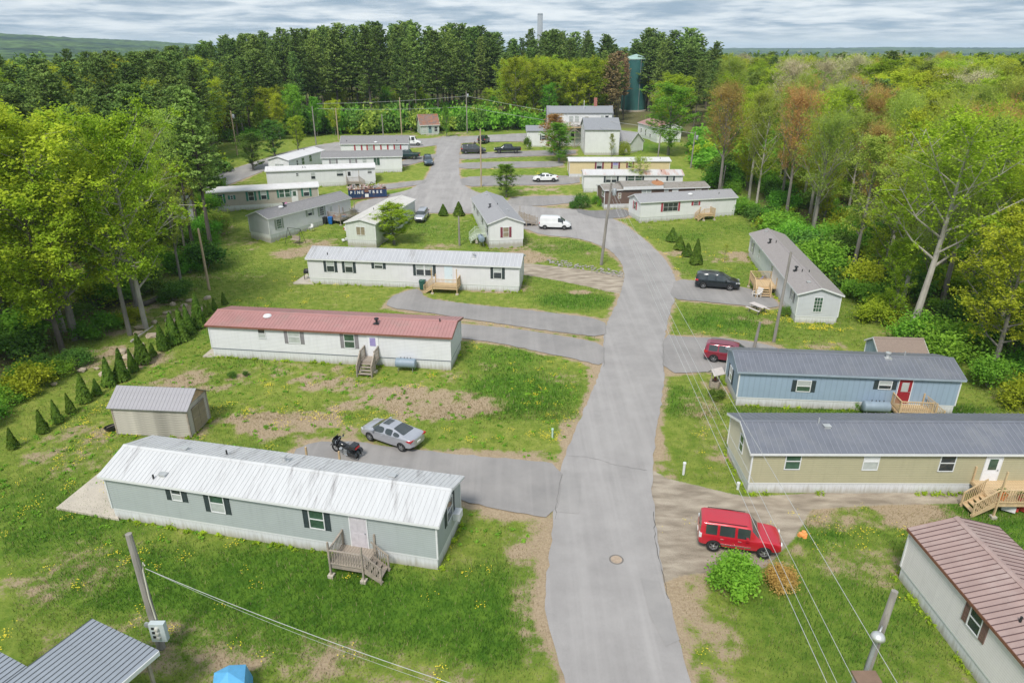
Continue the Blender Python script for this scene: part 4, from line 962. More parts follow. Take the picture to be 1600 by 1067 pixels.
def deciduous(seed, H, cr, base=.3, nl=11, nsub=5, leaves=34, size=.20, lean=0.0, clump=1.0, upright=.5, twig=True, thick=1.0, fill=.5):
    """returns (trunk MB, crown quads): trunk with limbs; leaf clumps ride on the limb ends through the whole crown"""
    r = random.Random(seed); nr_ = np.random.default_rng(seed); tb = MB(); C = []; RR = []
    ax = r.uniform(0, 6.28); pts = []; n = 7
    for i in range(n):
        t = i/(n-1); pts.append(Vector((lean*t*H+math.sin(t*3+ax)*.25*t, math.cos(t*2.3+ax)*.25*t, H*.88*t)))
    r0 = (.012*H+.05)*thick
    tb.tube([pts[0]-Vector((0, 0, .5))]+pts, [r0*1.35]+[r0*(1-.86*i/(n-1)) for i in range(n)], 8)
    def on(t):
        f = t*(n-1); i = min(int(f), n-2); return pts[i].lerp(pts[i+1], f-i)
    for k in range(nl):
        t = base+(1-base)*(k+.5)/nl; o = on(t); a = k*2.4+r.uniform(-.5, .5)
        env = math.sin(min(1, (t-base)/(1-base)*.85+.12)*math.pi)**.6
        ln = cr*(env*.95+.12)*r.uniform(.75, 1.12); el = upright+r.uniform(-.15, .25)
        d = Vector((math.cos(a)*math.cos(el), math.sin(a)*math.cos(el), math.sin(el)))
        mid = o+d*ln*.5+Vector((0, 0, -.02*ln)); end = o+d*ln+Vector((r.uniform(-.3, .3), r.uniform(-.3, .3), ln*.12))
        rr = r0*(1-.8*t)*.55
        tb.tube([o, mid, end], [rr, rr*.6, rr*.2], 5, cap=False)
        for s in range(nsub):
            f = .35+.65*(s+r.random())/nsub; q = o.lerp(mid, f*2) if f < .5 else mid.lerp(end, f*2-1)
            dd = Vector((r.uniform(-1, 1), r.uniform(-1, 1), r.uniform(-.3, .8))).normalized(); l2 = ln*r.uniform(.22, .45)*(1.1-.4*f)
            e2 = q+(dd+d*.5)*l2
            if twig: tb.tube([q, e2], [rr*.3, rr*.1], 4, cap=False)
            C.append(e2); RR.append(clump*r.uniform(.55, 1.0)*(.45+.11*cr))
            if s % 2 == 0: C.append(q.lerp(e2, .5)); RR.append(clump*r.uniform(.4, .7)*(.4+.1*cr))
    top = on(1.0)
    for _ in range(6): C.append(top+Vector((r.uniform(-.8, .8), r.uniform(-.8, .8), r.uniform(-.6, .8)))*(cr*.22)); RR.append(clump*(.45+.1*cr))
    for _ in range(int(len(C)*fill)):
        a, b = r.sample(C, 2); c = a.lerp(b, r.uniform(.2, .8))
        if (a-b).length < cr*1.4: C.append(c); RR.append(clump*(.4+.10*cr))
    q = leaf_quads(np.array([c[:] for c in C]), np.array(RR), leaves, size, nr_, up=.9)
    return tb, q
def twigs(seed, C, R_, n, r_w=.012):
    r = np.random.default_rng(seed); k = len(C)
    a = C[r.integers(0, k, n)]+r.normal(0, .25, (n, 3)); d = r.normal(0, 1, (n, 3)); d[:, 2] = np.abs(d[:, 2])+.3; d /= np.linalg.norm(d, axis=1, keepdims=True); b = a+d*r.uniform(.5, R_, (n, 1))
    s = np.cross(d, r.normal(0, 1, (n, 3))); s /= np.linalg.norm(s, axis=1, keepdims=True); s *= r_w
    return np.stack([a-s, a+s, b+s*.4, b-s*.4], 1)
def pine(seed, H, cr, base=.3, step=.62, dens=1.0):
    r = random.Random(seed); nr_ = np.random.default_rng(seed); tb = MB(); r0 = .011*H+.06
    wob = r.uniform(0, 6.28); P = lambda z: Vector((math.sin(z*.12+wob)*.2, math.cos(z*.1+wob)*.2, z))
    tb.tube([P(-.5)]+[P(H*i/8) for i in range(9)], [r0*1.3]+[r0*(1-.93*i/8) for i in range(9)], 7)
    C = []; RR = []; z = H*base
    side = [r.uniform(.72, 1.15) for _ in range(6)]
    while z < H*.985:
        t = (z/H-base)/(1-base); env = (min(1, .45+t*2.2))*(1-t)**.45*1.08+.05
        nb = r.choice((4, 5, 5, 6)) if t < .85 else 4; a0 = r.uniform(0, 6.28)
        if t < .25 and r.random() < .35: z += step; continue
        for k in range(nb):
            a = a0+k*6.283/nb+r.uniform(-.3, .3); ln = cr*env*r.uniform(.6, 1.12)*side[int(a/6.283*6) % 6]
            el = .05+.55*t+r.uniform(-.1, .12); d = Vector((math.cos(a)*math.cos(el), math.sin(a)*math.cos(el), math.sin(el)))
            o = P(z+r.uniform(-.15, .15)); e = o+d*ln+Vector((0, 0, .10*ln)); rr = r0*(1-t)*.28+.015
            tb.tube([o, e], [rr, rr*.25], 4, cap=False)
            m_ = max(2, int(ln/.55*dens)) if ln > .8 else 2
            for q in range(m_):
                f = .30+.72*(q+.5)/m_; pp = o.lerp(e, f); sd = Vector((-d.y, d.x, 0))*r.uniform(-.32, .32)*ln*(1-.4*f)
                C.append(pp+sd+Vector((0, 0, .08))); RR.append(r.uniform(.38, .62)*(1-.35*t)*(.75+.06*cr))
        z += step*r.uniform(.8, 1.25)*(1-.35*t)
    C.append(P(H)); RR.append(.35)
    q = leaf_quads(np.array([c[:] for c in C]), np.array(RR), 15, .145, nr_, flat=.42, up=.5, elong=1.7)
    return tb, q
def conifer_cone(seed, H=1.0, r_=.32, n=1500, size=.03):
    r = np.random.default_rng(seed); z = r.random(n)**1.15; a = r.random(n)*6.283
    rad = r_*(1-z)**.92*(z > .02)*(.82+.25*r.random(n))+.01; rad *= 1+.08*np.sin(a*3+z*9)
    p = np.stack([np.cos(a)*rad, np.sin(a)*rad, z*H+.03], 1)
    nr = np.stack([np.cos(a), np.sin(a), .5+0*a], 1)+r.normal(0, .5, (n, 3)); nr /= np.linalg.norm(nr, axis=1, keepdims=True)
    t = np.cross(nr, np.array([0, 0, 1.])+r.normal(0, .3, (n, 3))); t /= np.linalg.norm(t, axis=1, keepdims=True); b = np.cross(nr, t)
    s = size*(.6+.9*r.random((n, 1))); return np.stack([p-t*s-b*s, p+t*s-b*s, p+t*s*.4+b*s*1.8, p-t*s*.4+b*s*1.8], 1)
def bush_q(seed, n=6500, size=.032, flat=.8, lob=16):
    r = np.random.default_rng(seed); C = r.normal(0, 1, (lob, 3)); C /= np.linalg.norm(C, axis=1, keepdims=True); C[:, 2] = np.abs(C[:, 2]); C *= .62; C[:, 2] = C[:, 2]*flat+.25
    C = np.concatenate([C, [[0, 0, .5]]]); RR = r.uniform(.25, .42, len(C))
    return leaf_quads(C, RR, n//len(C), size, r, flat=.9)

LY = leafmat('yellow green leaves', (0.275, 0.366, 0.029), (0.549, 0.680, 0.061))
LG = leafmat('spring green leaves', (0.27, 0.375, 0.033), (0.55, 0.66, 0.06))
LF = leafmat('fresh green leaves', (0.140, 0.328, 0.040), (0.312, 0.577, 0.070))
LS = leafmat('olive green leaves', (0.262, 0.354, 0.061), (0.512, 0.610, 0.122))
LO = leafmat('russet budding leaves', (0.405, 0.253, 0.076), (0.632, 0.455, 0.164))
LB = leafmat('grey budding twigs', (0.380, 0.348, 0.216), (0.531, 0.493, 0.304), trans=.2)
LP = leafmat('pine needles', (0.088, 0.160, 0.046), (0.270, 0.390, 0.095), trans=.3, hue=.012)
LP2 = leafmat('light pine needles', (0.139, 0.233, 0.054), (0.358, 0.482, 0.124), trans=.3, hue=.012)
LPB = leafmat('browned needles', (0.240, 0.168, 0.096), (0.384, 0.300, 0.144), trans=.2)
LA = leafmat('arborvitae foliage', (0.045, 0.100, 0.014), (0.140, 0.220, 0.035), trans=.1, hue=.01)
LD = leafmat('dark shrub leaves', (0.072, 0.163, 0.033), (0.195, 0.325, 0.058), trans=.25)

TV = {'leafy': [], 'airy': [], 'twiggy': [], 'pine': [], 'bush': []}
BASEH = 18.0
def reg(kind, tb, q, bark, leaf):
    TV[kind].append((tb.mesh('trunk', bark), quads_mesh('crown', q, leaf)))
for s_, (cr_, bs_, up_) in enumerate(((5.2, .16, .6), (4.6, .11, .75), (5.6, .20, .5), (4.2, .07, .85))):
    reg('leafy', *deciduous(20+s_, BASEH, cr_, bs_, 22, 8, 76, .095, upright=up_, clump=1.12, fill=.45), BARK, LG)
for s_, (cr_, bs_, up_) in enumerate(((4.6, .30, .75), (5.2, .36, .6), (3.8, .26, .9))):
    reg('airy', *deciduous(40+s_, BASEH, cr_, bs_, 18, 7, 52, .085, upright=up_, clump=1.3, fill=.3), BARK, LS)
for s_, (cr_, bs_) in enumerate(((4.2, .38), (3.4, .42), (4.8, .34))):
    tb, q = deciduous(60+s_, BASEH, cr_, bs_, 20, 8, 16, .085, upright=.95, clump=1.3, fill=.2)
    C_ = q.mean(1); q = np.concatenate([q, twigs(s_, C_, 1.5, 3200, .014)]); reg('twiggy', tb, q, BARK, LB)
for s_, (cr_, bs_) in enumerate(((5.0, .24), (4.3, .34), (5.6, .16), (3.9, .42))):
    reg('pine', *pine(80+s_, 24.0, cr_, bs_), BARKD, LP)
for s_ in range(4):
    st_ = MB()
    for k in range(4): st_.tube([(0, 0, -.1), (math.cos(k*1.6)*.25, math.sin(k*1.6)*.25, .45)], [.02, .01], 4)
    TV['bush'].append((st_.mesh('stems', BARK), quads_mesh('foliage', bush_q(100+s_), LF)))
TREE_N = {}
def tree(name, label, cat, kind, x, y, H, leaf, v=None, width=1.0, rz=None, group=None, bark=None, lean=None, z=None):
    lib = TV[kind]; i = rng.randrange(len(lib)) if v is None else v; tm, cm = lib[i]
    b = 24.0 if kind == 'pine' else (1.0 if kind == 'bush' else BASEH); s = H/b
    r = thing(name, label, cat, (x, y, (zt(x, y) if z is None else z)-.12), rng.uniform(0, 6.28) if rz is None else rz, group)
    if lean: r.rotation_euler = (lean[0], lean[1], rz or 0)
    sc = (s*width, s*width, s)
    a = obj('trunk' if kind != 'bush' else 'stems', tm, r); a.scale = sc
    c = obj('crown' if kind != 'bush' else 'foliage', cm, r); c.scale = sc
    c.material_slots[0].link = 'OBJECT'; c.material_slots[0].material = leaf
    if bark: a.material_slots[0].link = 'OBJECT'; a.material_slots[0].material = bark
    return r

# ------------------------------------------------------------------ the homes
ROOF_W = mat('white metal roof', (0.55, 0.555, 0.56), 0.5, 0.06, 1.0, metal=0.1, c2=(0.27, 0.26, 0.26), c2amt=0.27, stretch=(4.5, .5, .5), world_=True)
ROOF_R = mat('dusty red metal roof', (0.40, 0.205, 0.195), 0.5, 0.08, 1.0, metal=0.1, c2=(0.33, 0.21, 0.19), c2amt=.4, world_=True)
ROOF_S = mat('silver metal roof', (0.50, 0.50, 0.515), 0.4, 0.07, 1.0, metal=0.3, c2=(.36, .35, .34), c2amt=.25, stretch=(1.5, .5, .5), world_=True)
ROOF_C = mat('charcoal metal roof', (0.165, 0.175, 0.205), 0.42, 0.10, 1.0, metal=0.2, c2=(.22, .225, .24), c2amt=.4, world_=True)
ROOF_P = mat('clay brown metal roof', (0.36, 0.255, 0.23), 0.5, 0.10, 1.0, metal=0.1, c2=(.42, .33, .30), c2amt=.4, world_=True)
SEAM_P = mat('shaded seam', (0.10, 0.06, 0.06), 0.5, 0.1)  # shading of the steep rib sides put into the seam colour
SEAM_C = mat('pale rib', (0.27, 0.28, 0.32), 0.4, 0.06, metal=.2)
ROOF_L = mat('lavender grey metal roof', (0.33, 0.32, 0.34), 0.45, 0.08, metal=0.2, c2=(.26, .24, .24), c2amt=.2)
SH_G = mat('grey shingles', (0.215, 0.21, 0.215), 0.95, 0.16, 9.0, c2=(0.28, 0.27, 0.27), c2amt=.4, bump=.8, bscale=16)
SH_L = mat('pale grey shingles', (0.30, 0.30, 0.315), 0.95, 0.14, 9.0, c2=(0.24, 0.24, 0.25), c2amt=.4, bump=.8, bscale=16)
SH_T = mat('taupe shingles', (0.29, 0.265, 0.26), 0.95, 0.13, 9.0, c2=(0.22, 0.20, 0.195), c2amt=.35, bump=.8, bscale=16)
SH_B = mat('stained brown grey roofing', (0.26, 0.24, 0.22), 0.95, 0.15, 4.0, c2=(0.16, 0.15, 0.10), c2amt=.45, bump=.5)
CREAMR = mat('cream roof coating', (0.56, 0.54, 0.51), 0.7, 0.08, 1.0, c2=(0.45, 0.40, 0.34), c2amt=.3)
WHITER = mat('white coated roof', (0.60, 0.59, 0.59), 0.6, 0.06, 1.0, c2=(.5, .46, .44), c2amt=.2)
RUSTR = mat('rust streaked white roof', (0.58, 0.57, 0.57), 0.5, 0.06, 1.0, metal=.1, c2=(0.45, 0.16, 0.07), c2amt=.5, stretch=(1.2, .14, .14), world_=True)
W_SAGE = siding('sage siding', (0.375, 0.415, 0.415)); W_WHITE = siding('white siding', (0.67, 0.68, 0.70)); W_WARM = siding('warm white siding', (0.60, 0.57, 0.575))
W_BLUE = siding('blue vertical siding', (0.28, 0.37, 0.475), .4, True, depth=.3, lap_shade=.12); W_TAN = siding('tan green siding', (0.41, 0.385, 0.255)); W_TANL = siding('light beige siding', (0.58, 0.54, 0.43))
W_CREAM = siding('cream siding', (0.62, 0.60, 0.56)); W_GREY = siding('grey siding', (0.42, 0.44, 0.46)); W_LAV = siding('lavender white siding', (0.67, 0.665, 0.69))
W_BEIGE = siding('beige siding', (0.42, 0.38, 0.34)); W_YEL = siding('pale yellow siding', (0.66, 0.54, 0.32), .2, True, lap_shade=.08); W_BRN = siding('brown board siding', (0.16, 0.105, 0.085), .2, True, lap_shade=.5)
W_PALE = siding('pale panel siding', (0.60, 0.63, 0.60), .4, True, lap_shade=.06)
W_WHT2 = siding('bright white siding', (0.70, 0.71, 0.72), .13, lap_shade=.08)
SH_BLK = SHUT_D; SH_GRY = mat('grey shutter', (.22, .21, .225), .6); SH_GRN = mat('green shutter', (.03, .17, .13), .6); SH_RED = mat('red shutter', (.38, .055, .075), .6); SH_MAR = mat('maroon shutter', (.20, .04, .06), .6)
SH_BRN = mat('brown shutter', (.17, .10, .085), .6); SH_SAGE = mat('sage shutter', (.27, .31, .27), .6)
RUSTB = mat('rust brown fascia', (.20, .085, .055), .6, .15); DOORW = mat('white door', (.72, .73, .76), .45, .05); DOORR = mat('red door', (.28, .02, .03), .4); DOORB = mat('pale blue door', (.58, .68, .74), .5, .05); DOORP = mat('pinkish door', (.53, .50, .535), .5)
PURP = mat('lilac curtain glass', (.30, .26, .50), .2, .1); TANG = mat('tan curtain glass', (.28, .24, .17), .2, .2)
BANDB = mat('slate blue trim', (.16, .18, .23), .6)

pad('concrete_pad', [(88,794),(157,738),(186,812)], 'cream concrete slab at the west end of the sage green home')
pad('concrete_pad', [(317,557),(334,543),(345,557)], 'concrete slab at the west end of the red roofed home')
pad('concrete_pad', [(458,443),(480,428),(490,444)], 'concrete slab with a barbecue at the white ribbed roof home')

def hl(u, v, h=3.0):
    p = at(u, v, h); return Vector((p.x, p.y, zt(p.x, p.y)))
H1, on1, L1 = house('mobile_home', 'sage green mobile home with dirty white metal roof and dark shutters', 'mobile home', at(180,808), at(685,889), 4.1, W_SAGE, ROOF_W, hw=2.95, pitch=.27, rise=.62,
   wins=[('F',276,772,.55,.75,'hung',(GLASS,BLIND),SH_BLK),('F',339.5,786,.8,1.15,'hung',GRB,SH_BLK),('F',495,811,.8,1.15,'hung',GR,SH_BLK),('R',702,795,.9,1.2,'hung',GG,SH_BLK)],
   doors=[('F',561,830,DOORP,None)], vents=[(3.6,.28,'box'),(3.2,.15,'blackpipe'),(3.4,1.25,'box'),(6.1,1.3,'blackpipe'),(9.7,1.35,'flue'),(16.3,1.3,'box')])
MB().box(L1+.02, 2.6, 1.15, L1+.42, 3.2, 1.6).build('air_conditioner', WHITE, H1)
q = on1('F', 561, 830)
porch('wooden_porch', 'weathered wooden porch with steps on the front of the sage green home', wall_point(H1, q.x-1.0), H1.rotation_euler.z, 1.9, 1.55, .68, WOODW, 'R', 3, 'lr', sidew=.95, tall=1.45)
H2, on2, L2 = house('mobile_home', 'white mobile home with dusty red metal roof and grey shutters', 'mobile home', at(334,556), at(705,577), 4.4, W_WHITE, ROOF_R, hw=3.0, pitch=.30, rise=.5, fascia=RUSTB, band=BANDB, skirt=.75,
   wins=[('F',409,521,.6,.85,'hung',(GLASS,BLIND),None),('F',459.5,526,1.0,1.2,'hung',BB,SH_GRY),('F',546,533,.85,1.2,'hung',GR,SH_GRY)],
   doors=[('F',583,541,DOORW,PURP)], vents=[(4.8,.72,'dome'),(14.8,.62,'darkflue'),(20.2,.9,'blackpipe')])
q = on2('F', 583, 541)
porch('wooden_porch', 'weathered wooden steps with high sides below the lilac curtained door', wall_point(H2, q.x-.8), H2.rotation_euler.z, 1.3, 1.1, .85, WOODW, 'F', 4, '', rails='LR')
oil_tank('grey blue oil tank lying against the red roofed home', wall_point(H2, on2('F', 637, 560).x, -.62), H2.rotation_euler.z, 1.75)
H3, on3, L3 = house('mobile_home', 'white mobile home with silver ribbed roof and a single front deck', 'mobile home', at(485,442), at(811,456), 4.3, W_LAV, ROOF_S, hw=3.0, pitch=.42, rise=.75, seam=mat('bright rib', (.72, .72, .73), .35, .05, metal=.2),
   wins=[('F',516,413,.85,1.4,'hung',G2,SH_BLK),('F',545,415,.85,1.4,'hung',G2,SH_BLK),('F',591.5,414.5,.9,.7,'hung',G2,SH_BLK),('F',663,418.5,1.85,1.4,'double',G2,SH_BLK),('F',777.5,423,.85,1.4,'hung',G2,SH_BLK)],
   doors=[('F',700.5,420,DOORB,None)], vents=[(2.2,.35,'blackpipe'),(19.2,.6,'flue')])
q = on3('F', 700.5, 420)
porch('wooden_porch', 'brown wooden deck with two tall posts on the silver ribbed roof home', wall_point(H3, q.x-1.55), H3.rotation_euler.z, 2.9, 1.7, .72, WOODN, 'L', 3, 'lr', sidew=1.0)
H4, on4, L4 = house('mobile_home', 'white home with grey shingle roof, its gable facing the silver ribbed roof', 'mobile home', hl(737.5,304.5), hl(764,354.5), 4.7, W_WHT2, SH_L, metal=False, rise=.85, hw=3.0,
   wins=[('R',790.5,363,.75,1.3,'hung',(TANG,TANG),SH_MAR),('F',740.5,317,.8,1.2,'hung',GG,SH_BLK),('F',746,326,.8,1.2,'hung',GG,SH_BLK),('F',753.5,340,.8,1.3,'hung',GG,SH_BLK),('F',761,357,.8,1.3,'hung',GG,SH_BLK)], vents=[(2.2,.85,'box'),(10,.6,'darkflue'),(10.4,1.0,'blackpipe'),(12.5,1.4,'box')])
porch('wooden_steps', 'pale side steps with light green rails beside the gable end home', wall_point(H4, 13.4), H4.rotation_euler.z, 1.6, 1.3, .7, mat('pale green lumber', (.46, .52, .42), .7), 'F', 3, '', rails='LR')
oil_tank('dark blue oil tank beside the steps of the gable end home', wall_point(H4, 16.2, -.9), H4.rotation_euler.z, 1.6)
A5 = hl(586,354); B5 = hl(647,308)
H5, on5, L5 = house('mobile_home', 'cream roofed single wide home half hidden by a round yellow green tree', 'mobile home', A5, B5, 4.2, W_PALE, CREAMR, metal=False, rise=.5, hw=3.0,
   wins=[('L',563.5,361,1.2,1.1,'slide',(TANG,TANG),None),('F',620,335,1,1,'hung',GG,None)], vents=[(6,1.2,'blackpipe'),(7.2,1.0,'box')])
H6, on6, L6 = house('mobile_home', 'lavender white home with grey shingle roof, a grey gable and a cluttered deck', 'mobile home', hl(419,346), hl(546,305), 4.0, W_LAV, SH_G, metal=False, rise=.75, hw=3.0, endwall=W_GREY,
   wins=[('F',436,350,.8,1.3,'grid34',GR,SH_SAGE),('F',484,332.5,.8,.8,'hung',G2,SH_SAGE),('F',502.5,330,.8,1.3,'grid34',GG,SH_SAGE)], doors=[('F',517,329,WHITE,BLIND)], vents=[(4.6,.85,'darkflue'),(3.9,.8,'dome')])
q = on6('F', 520, 330)
porch('wooden_porch', 'grey weathered deck crowded with furniture on the lavender white home', wall_point(H6, q.x-1.2), H6.rotation_euler.z, 3.4, 2.4, .8, WOODW, 'R', 3, 'lr', sidew=1.0)
H7, on7, L7 = house('mobile_home', 'beige mobile home with white roof and green shutters', 'mobile home', hl(324,303), hl(496,289.5), 4.1, W_BEIGE, WHITER, metal=False, rise=.35, hw=3.0,
   wins=[('F',343.7,311,.8,1.35,'hung',GG,SH_GRN),('F',362,308.7,.35,.55,'hung',GG,SH_GRN),('F',392.5,306.9,.8,1.35,'hung',GG,SH_GRN),('F',412,305,.8,1.35,'hung',G2,SH_GRN),('F',444.5,302,1.6,1.3,'double',GR,SH_GRN),('F',478.4,299,.85,1.35,'hung',G2,SH_GRN)], doors=[('F',459.7,300,WHITE,GREENG)])
H8, on8, L8 = house('mobile_home', 'long white home with white ribbed roof and a small deck by the dumpster', 'mobile home', hl(416,270), hl(585,260), 4.1, W_WHITE, WHITER, metal=True, pitch=.45, panels=False, rise=.4, hw=3.05,
   wins=[('F',464.4,273,.35,.45,'hung',GG,None),('F',489.2,275,.7,1.1,'hung',G2,None),('F',531,271,1.1,.9,'hung',G2,None),('F',577.5,268,.7,.6,'hung',G2,None)], doors=[('F',545.4,269.7,WHITE,BLACK)], vents=[(6.2,.4,'blackpipe'),(6.6,.4,'blackpipe')])
q = on8('F', 545.4, 270)
porch('wooden_porch', 'grey wooden porch with steps on the long white home behind the dumpster', wall_point(H8, q.x-.6), H8.rotation_euler.z, 2.3, 1.7, .7, WOODW, 'R', 3, 'lr', sidew=1.0)
H9, on9, L9 = house('mobile_home', 'white home with grey shingle roof and one green window beside the dark green truck', 'mobile home', hl(502.8,247.6), hl(627,243.5), 4.1, W_WHT2, SH_G, metal=False, rise=.8, hw=3.05,
   wins=[('F',521,253.7,.8,.9,'hung',BB,SH_GRY),('F',551.8,252.8,.7,.8,'hung',BB,SH_GRY),('F',569.5,251.4,.7,1.0,'hung',BB,None),('F',588.7,252.5,1.1,1.4,'slide',GR,None)])
H10, on10, L10 = house('mobile_home', 'white home with dark grey roof and red shutters by the mail van', 'mobile home', hl(532,225), hl(637,223.7), 5.2, W_WHT2, SH_G, metal=False, rise=1.2, hw=3.0,
   wins=[('F',559.7,230.6,.95,1.1,'one',(WHITE,WHITE),SH_RED),('F',579,230.8,.95,1.1,'hung',BB,SH_RED),('F',600.5,229.8,.95,1.0,'one',(WHITE,WHITE),SH_RED),('F',621,229.5,.85,1.0,'hung',BB,SH_RED)], vents=[(7.2,.15,'dome'),(1.2,.3,'blackpipe'),(11.5,.3,'blackpipe')])
H11, on11, L11 = house('mobile_home', 'white home set at an angle, with pale metal roof and small deck', 'mobile home', hl(451,254.7), hl(505,231), 4.2, W_WHT2, WHITER, metal=False, rise=.6, hw=3.0,
   wins=[('F',464.4,254.7,.5,.9,'hung',GG,None),('F',473.3,252,.9,1.15,'hung',GR,None),('F',485,247.6,.9,1.2,'hung',GR,None),('L',436.7,259,1.7,.6,'slide',BB,None)], vents=[(9,.85,'blackpipe')])
H12, on12, L12 = house('mobile_home', 'pale yellow home with flat white roof and dark red shutters', 'mobile home', hl(890,252), hl(1047,252), 4.1, W_YEL, WHITER, metal=False, rise=.3, hw=3.05,
   wins=[('F',936.4,259,.9,1.2,'hung',G2,SH_MAR),('F',961.7,258.6,.9,1.1,'hung',(PURP,BLIND),SH_MAR),('F',984.7,257.8,.7,1.0,'hung',GG,SH_MAR)], vents=[(15,.4,'dome'),(17,.5,'blackpipe')])
H13, on13, L13 = house('mobile_home', 'white home with rust streaked roof and black shutters', 'mobile home', hl(913,273), hl(1067,273.5), 4.1, W_WHT2, RUSTR, metal=True, pitch=.5, panels=False, rise=.5, hw=3.0,
   wins=[('F',955,280.6,1.8,1.0,'double',G2,SH_BLK),('F',992,279,2.4,.9,'double',GR,SH_BLK),('F',1047.8,279,.7,.7,'hung',BB,SH_BLK),('L',910,281,.7,1.3,'hung',G2,None)], vents=[(13.5,.6,'blackpipe')])
H14, on14, L14 = house('mobile_home', 'dark brown boarded home with stained roof and a raised middle section', 'mobile home', hl(945,298), hl(1107,291), 4.2, W_BRN, SH_B, metal=False, rise=.45, hw=3.0,
   wins=[('F',1010,301,1.5,.85,'double',BB,None),('F',1041,299.4,.6,.6,'hung',G2,None),('F',1091,297,.9,.6,'hung',(TANG,TANG),None),('F',968,306,.4,.8,'hung',(TANG,TANG),None),('L',942.5,302,1.0,1.0,'grid22',GG,None)], doors=[('F',1055,299,WHITE,BLIND)])
mb = MB(); mb.prism([(-.28, 2.95), (2.1, 3.62), (4.5, 2.95), (4.5, 3.35), (2.1, 3.98), (-.28, 3.42)], 3.0, 9.7); 
mb.v = [(y, x, z) for x, y, z in mb.v]; mb.f = [f[::-1] for f in mb.f]; mb.build('raised_roof', SH_B, H14)
MB().box(2.98, -.33, 2.95, 9.72, -.29, 3.43).build('raised_fascia', WHITE, H14)
MB().tube([(9.2, 1.6, 3.7), (9.2, 1.6, 4.2)], .12, 8).build('chimney', RUSTB, H14); MB().lathe([(0, .01), (.9, .01), (1.0, 0)], 14, 0, Matrix.Translation((9.1, .9, 3.72)) @ Matrix.Rotation(R(14), 4, 'X')).build('rust_stain', mat('rust stain', (.36, .17, .08), .9), H14)
H15, on15, L15 = house('mobile_home', 'white home with grey blue roof and bright red shutters, front row by the bend', 'mobile home', at(999,348), at(1147,336), 4.2, W_WHT2, SH_L, metal=False, rise=.75, hw=3.0,
   wins=[('F',1047.7,323.5,2.4,1.25,'grid32',GG,SH_RED),('F',1087.3,318,.7,.5,'hung',GG,SH_RED),('L',992.3,321,.6,1.1,'hung',GG,SH_RED)], doors=[('F',1100,322,WHITE,None)], vents=[(8.8,.62,'dome'),(13.6,.5,'blackpipe')])
q = on15('F', 1100, 322)
porch('wooden_porch', 'tan wooden porch with two flights of rails on the red shuttered bend home', wall_point(H15, q.x-.7), H15.rotation_euler.z, 1.9, 1.4, .75, WOODN, 'L', 3, '', sidew=1.0)
H16, on16, L16 = house('mobile_home', 'long white home with taupe shingle roof beside the right hand wood', 'mobile home', at(1169,400), at(1241,503), 4.0, W_WHT2, SH_T, metal=False, rise=.65, hw=3.0, endwall=siding('pale grey siding', (.52, .54, .57)),
   wins=[('R',1278,476,.75,1.45,'grid34',GR,None),('F',1176,387,.9,1.3,'hung',BB,SH_GRY),('F',1186.6,397,.7,1.0,'hung',BB,None),('F',1206,424,.9,1.3,'hung',BB,None),('F',1238.6,461,.8,1.1,'hung',BB,SH_GRY)],
   vents=[(1.2,.8,'box'),(6.0,.55,'darkflue'),(6.6,.8,'blackpipe'),(17.6,.62,'darkflue'),(18.4,.8,'blackpipe'),(18.9,1.05,'blackpipe'),(21.8,.7,'box')])
q = on16('F', 1212, 446)
porch('wooden_porch', 'new tan porch with open stairs on the long white home', wall_point(H16, q.x-2.2), H16.rotation_euler.z, 2.6, 2.3, .9, WOODN, 'R', 4, '', sidew=1.5)
H17, on17, L17 = house('mobile_home', 'light blue mobile home with charcoal metal roof and red door', 'mobile home', at(1149,632), at(1488,646), 4.2, W_BLUE, ROOF_C, hw=2.9, pitch=.36, rise=.65, seam=SEAM_C, fascia=mat('blue grey fascia', (.30, .36, .42), .5),
   wins=[('F',1255.6,603,.95,.85,'hung',(BLIND,GREENG),SH_BLK),('F',1383,601.5,.85,.6,'hung',G2,SH_BLK),('L',1142.5,584,.8,1.1,'hung',BB,SH_BLK)], doors=[('F',1412,612,DOORR,BLIND)], vents=[(11.2,.9,'flue'),(12.7,1.15,'pipe')])
q = on17('F', 1412, 612)
porch('wooden_porch', 'tan wooden porch with steps on the light blue home', wall_point(H17, q.x-.75), H17.rotation_euler.z, 2.3, 1.35, .6, WOODN, 'R', 3, '', sidew=1.0)
oil_tank('grey oil tank beside the porch of the light blue home', wall_point(H17, on17('F', 1363, 632).x, -.65), H17.rotation_euler.z, 1.9)
H18, on18, L18 = house('mobile_home', 'tan mobile home with charcoal ribbed roof and a big deck', 'mobile home', at(1167,768), gp(33.5, 34.9), 4.5, W_TAN, ROOF_C, hw=2.9, pitch=.36, rise=.75, seam=SEAM_C, endwall=W_TANL, fascia=WHITE,
   wins=[('F',1239,720,.85,1.1,'hung',GR,None),('F',1361,721,.85,1.1,'hung',(WHITE,BLIND),None),('F',1480,723,.85,1.1,'hung',GG,None),('L',1160,687,.6,1.1,'hung',(GREENG,GREENG),None)],
   doors=[('F',1548,735,DOORW,GREENG)], vents=[(4.6,.93,'pipe'),(5.0,.80,'box')])
q = on18('F', 1548, 735)
DK = porch('wooden_deck', 'large new lumber deck with side stairs on the tan home', wall_point(H18, q.x-1.0), H18.rotation_euler.z, 5.5, 2.3, .9, WOODN, 'L', 4, 'l', sidew=1.0)
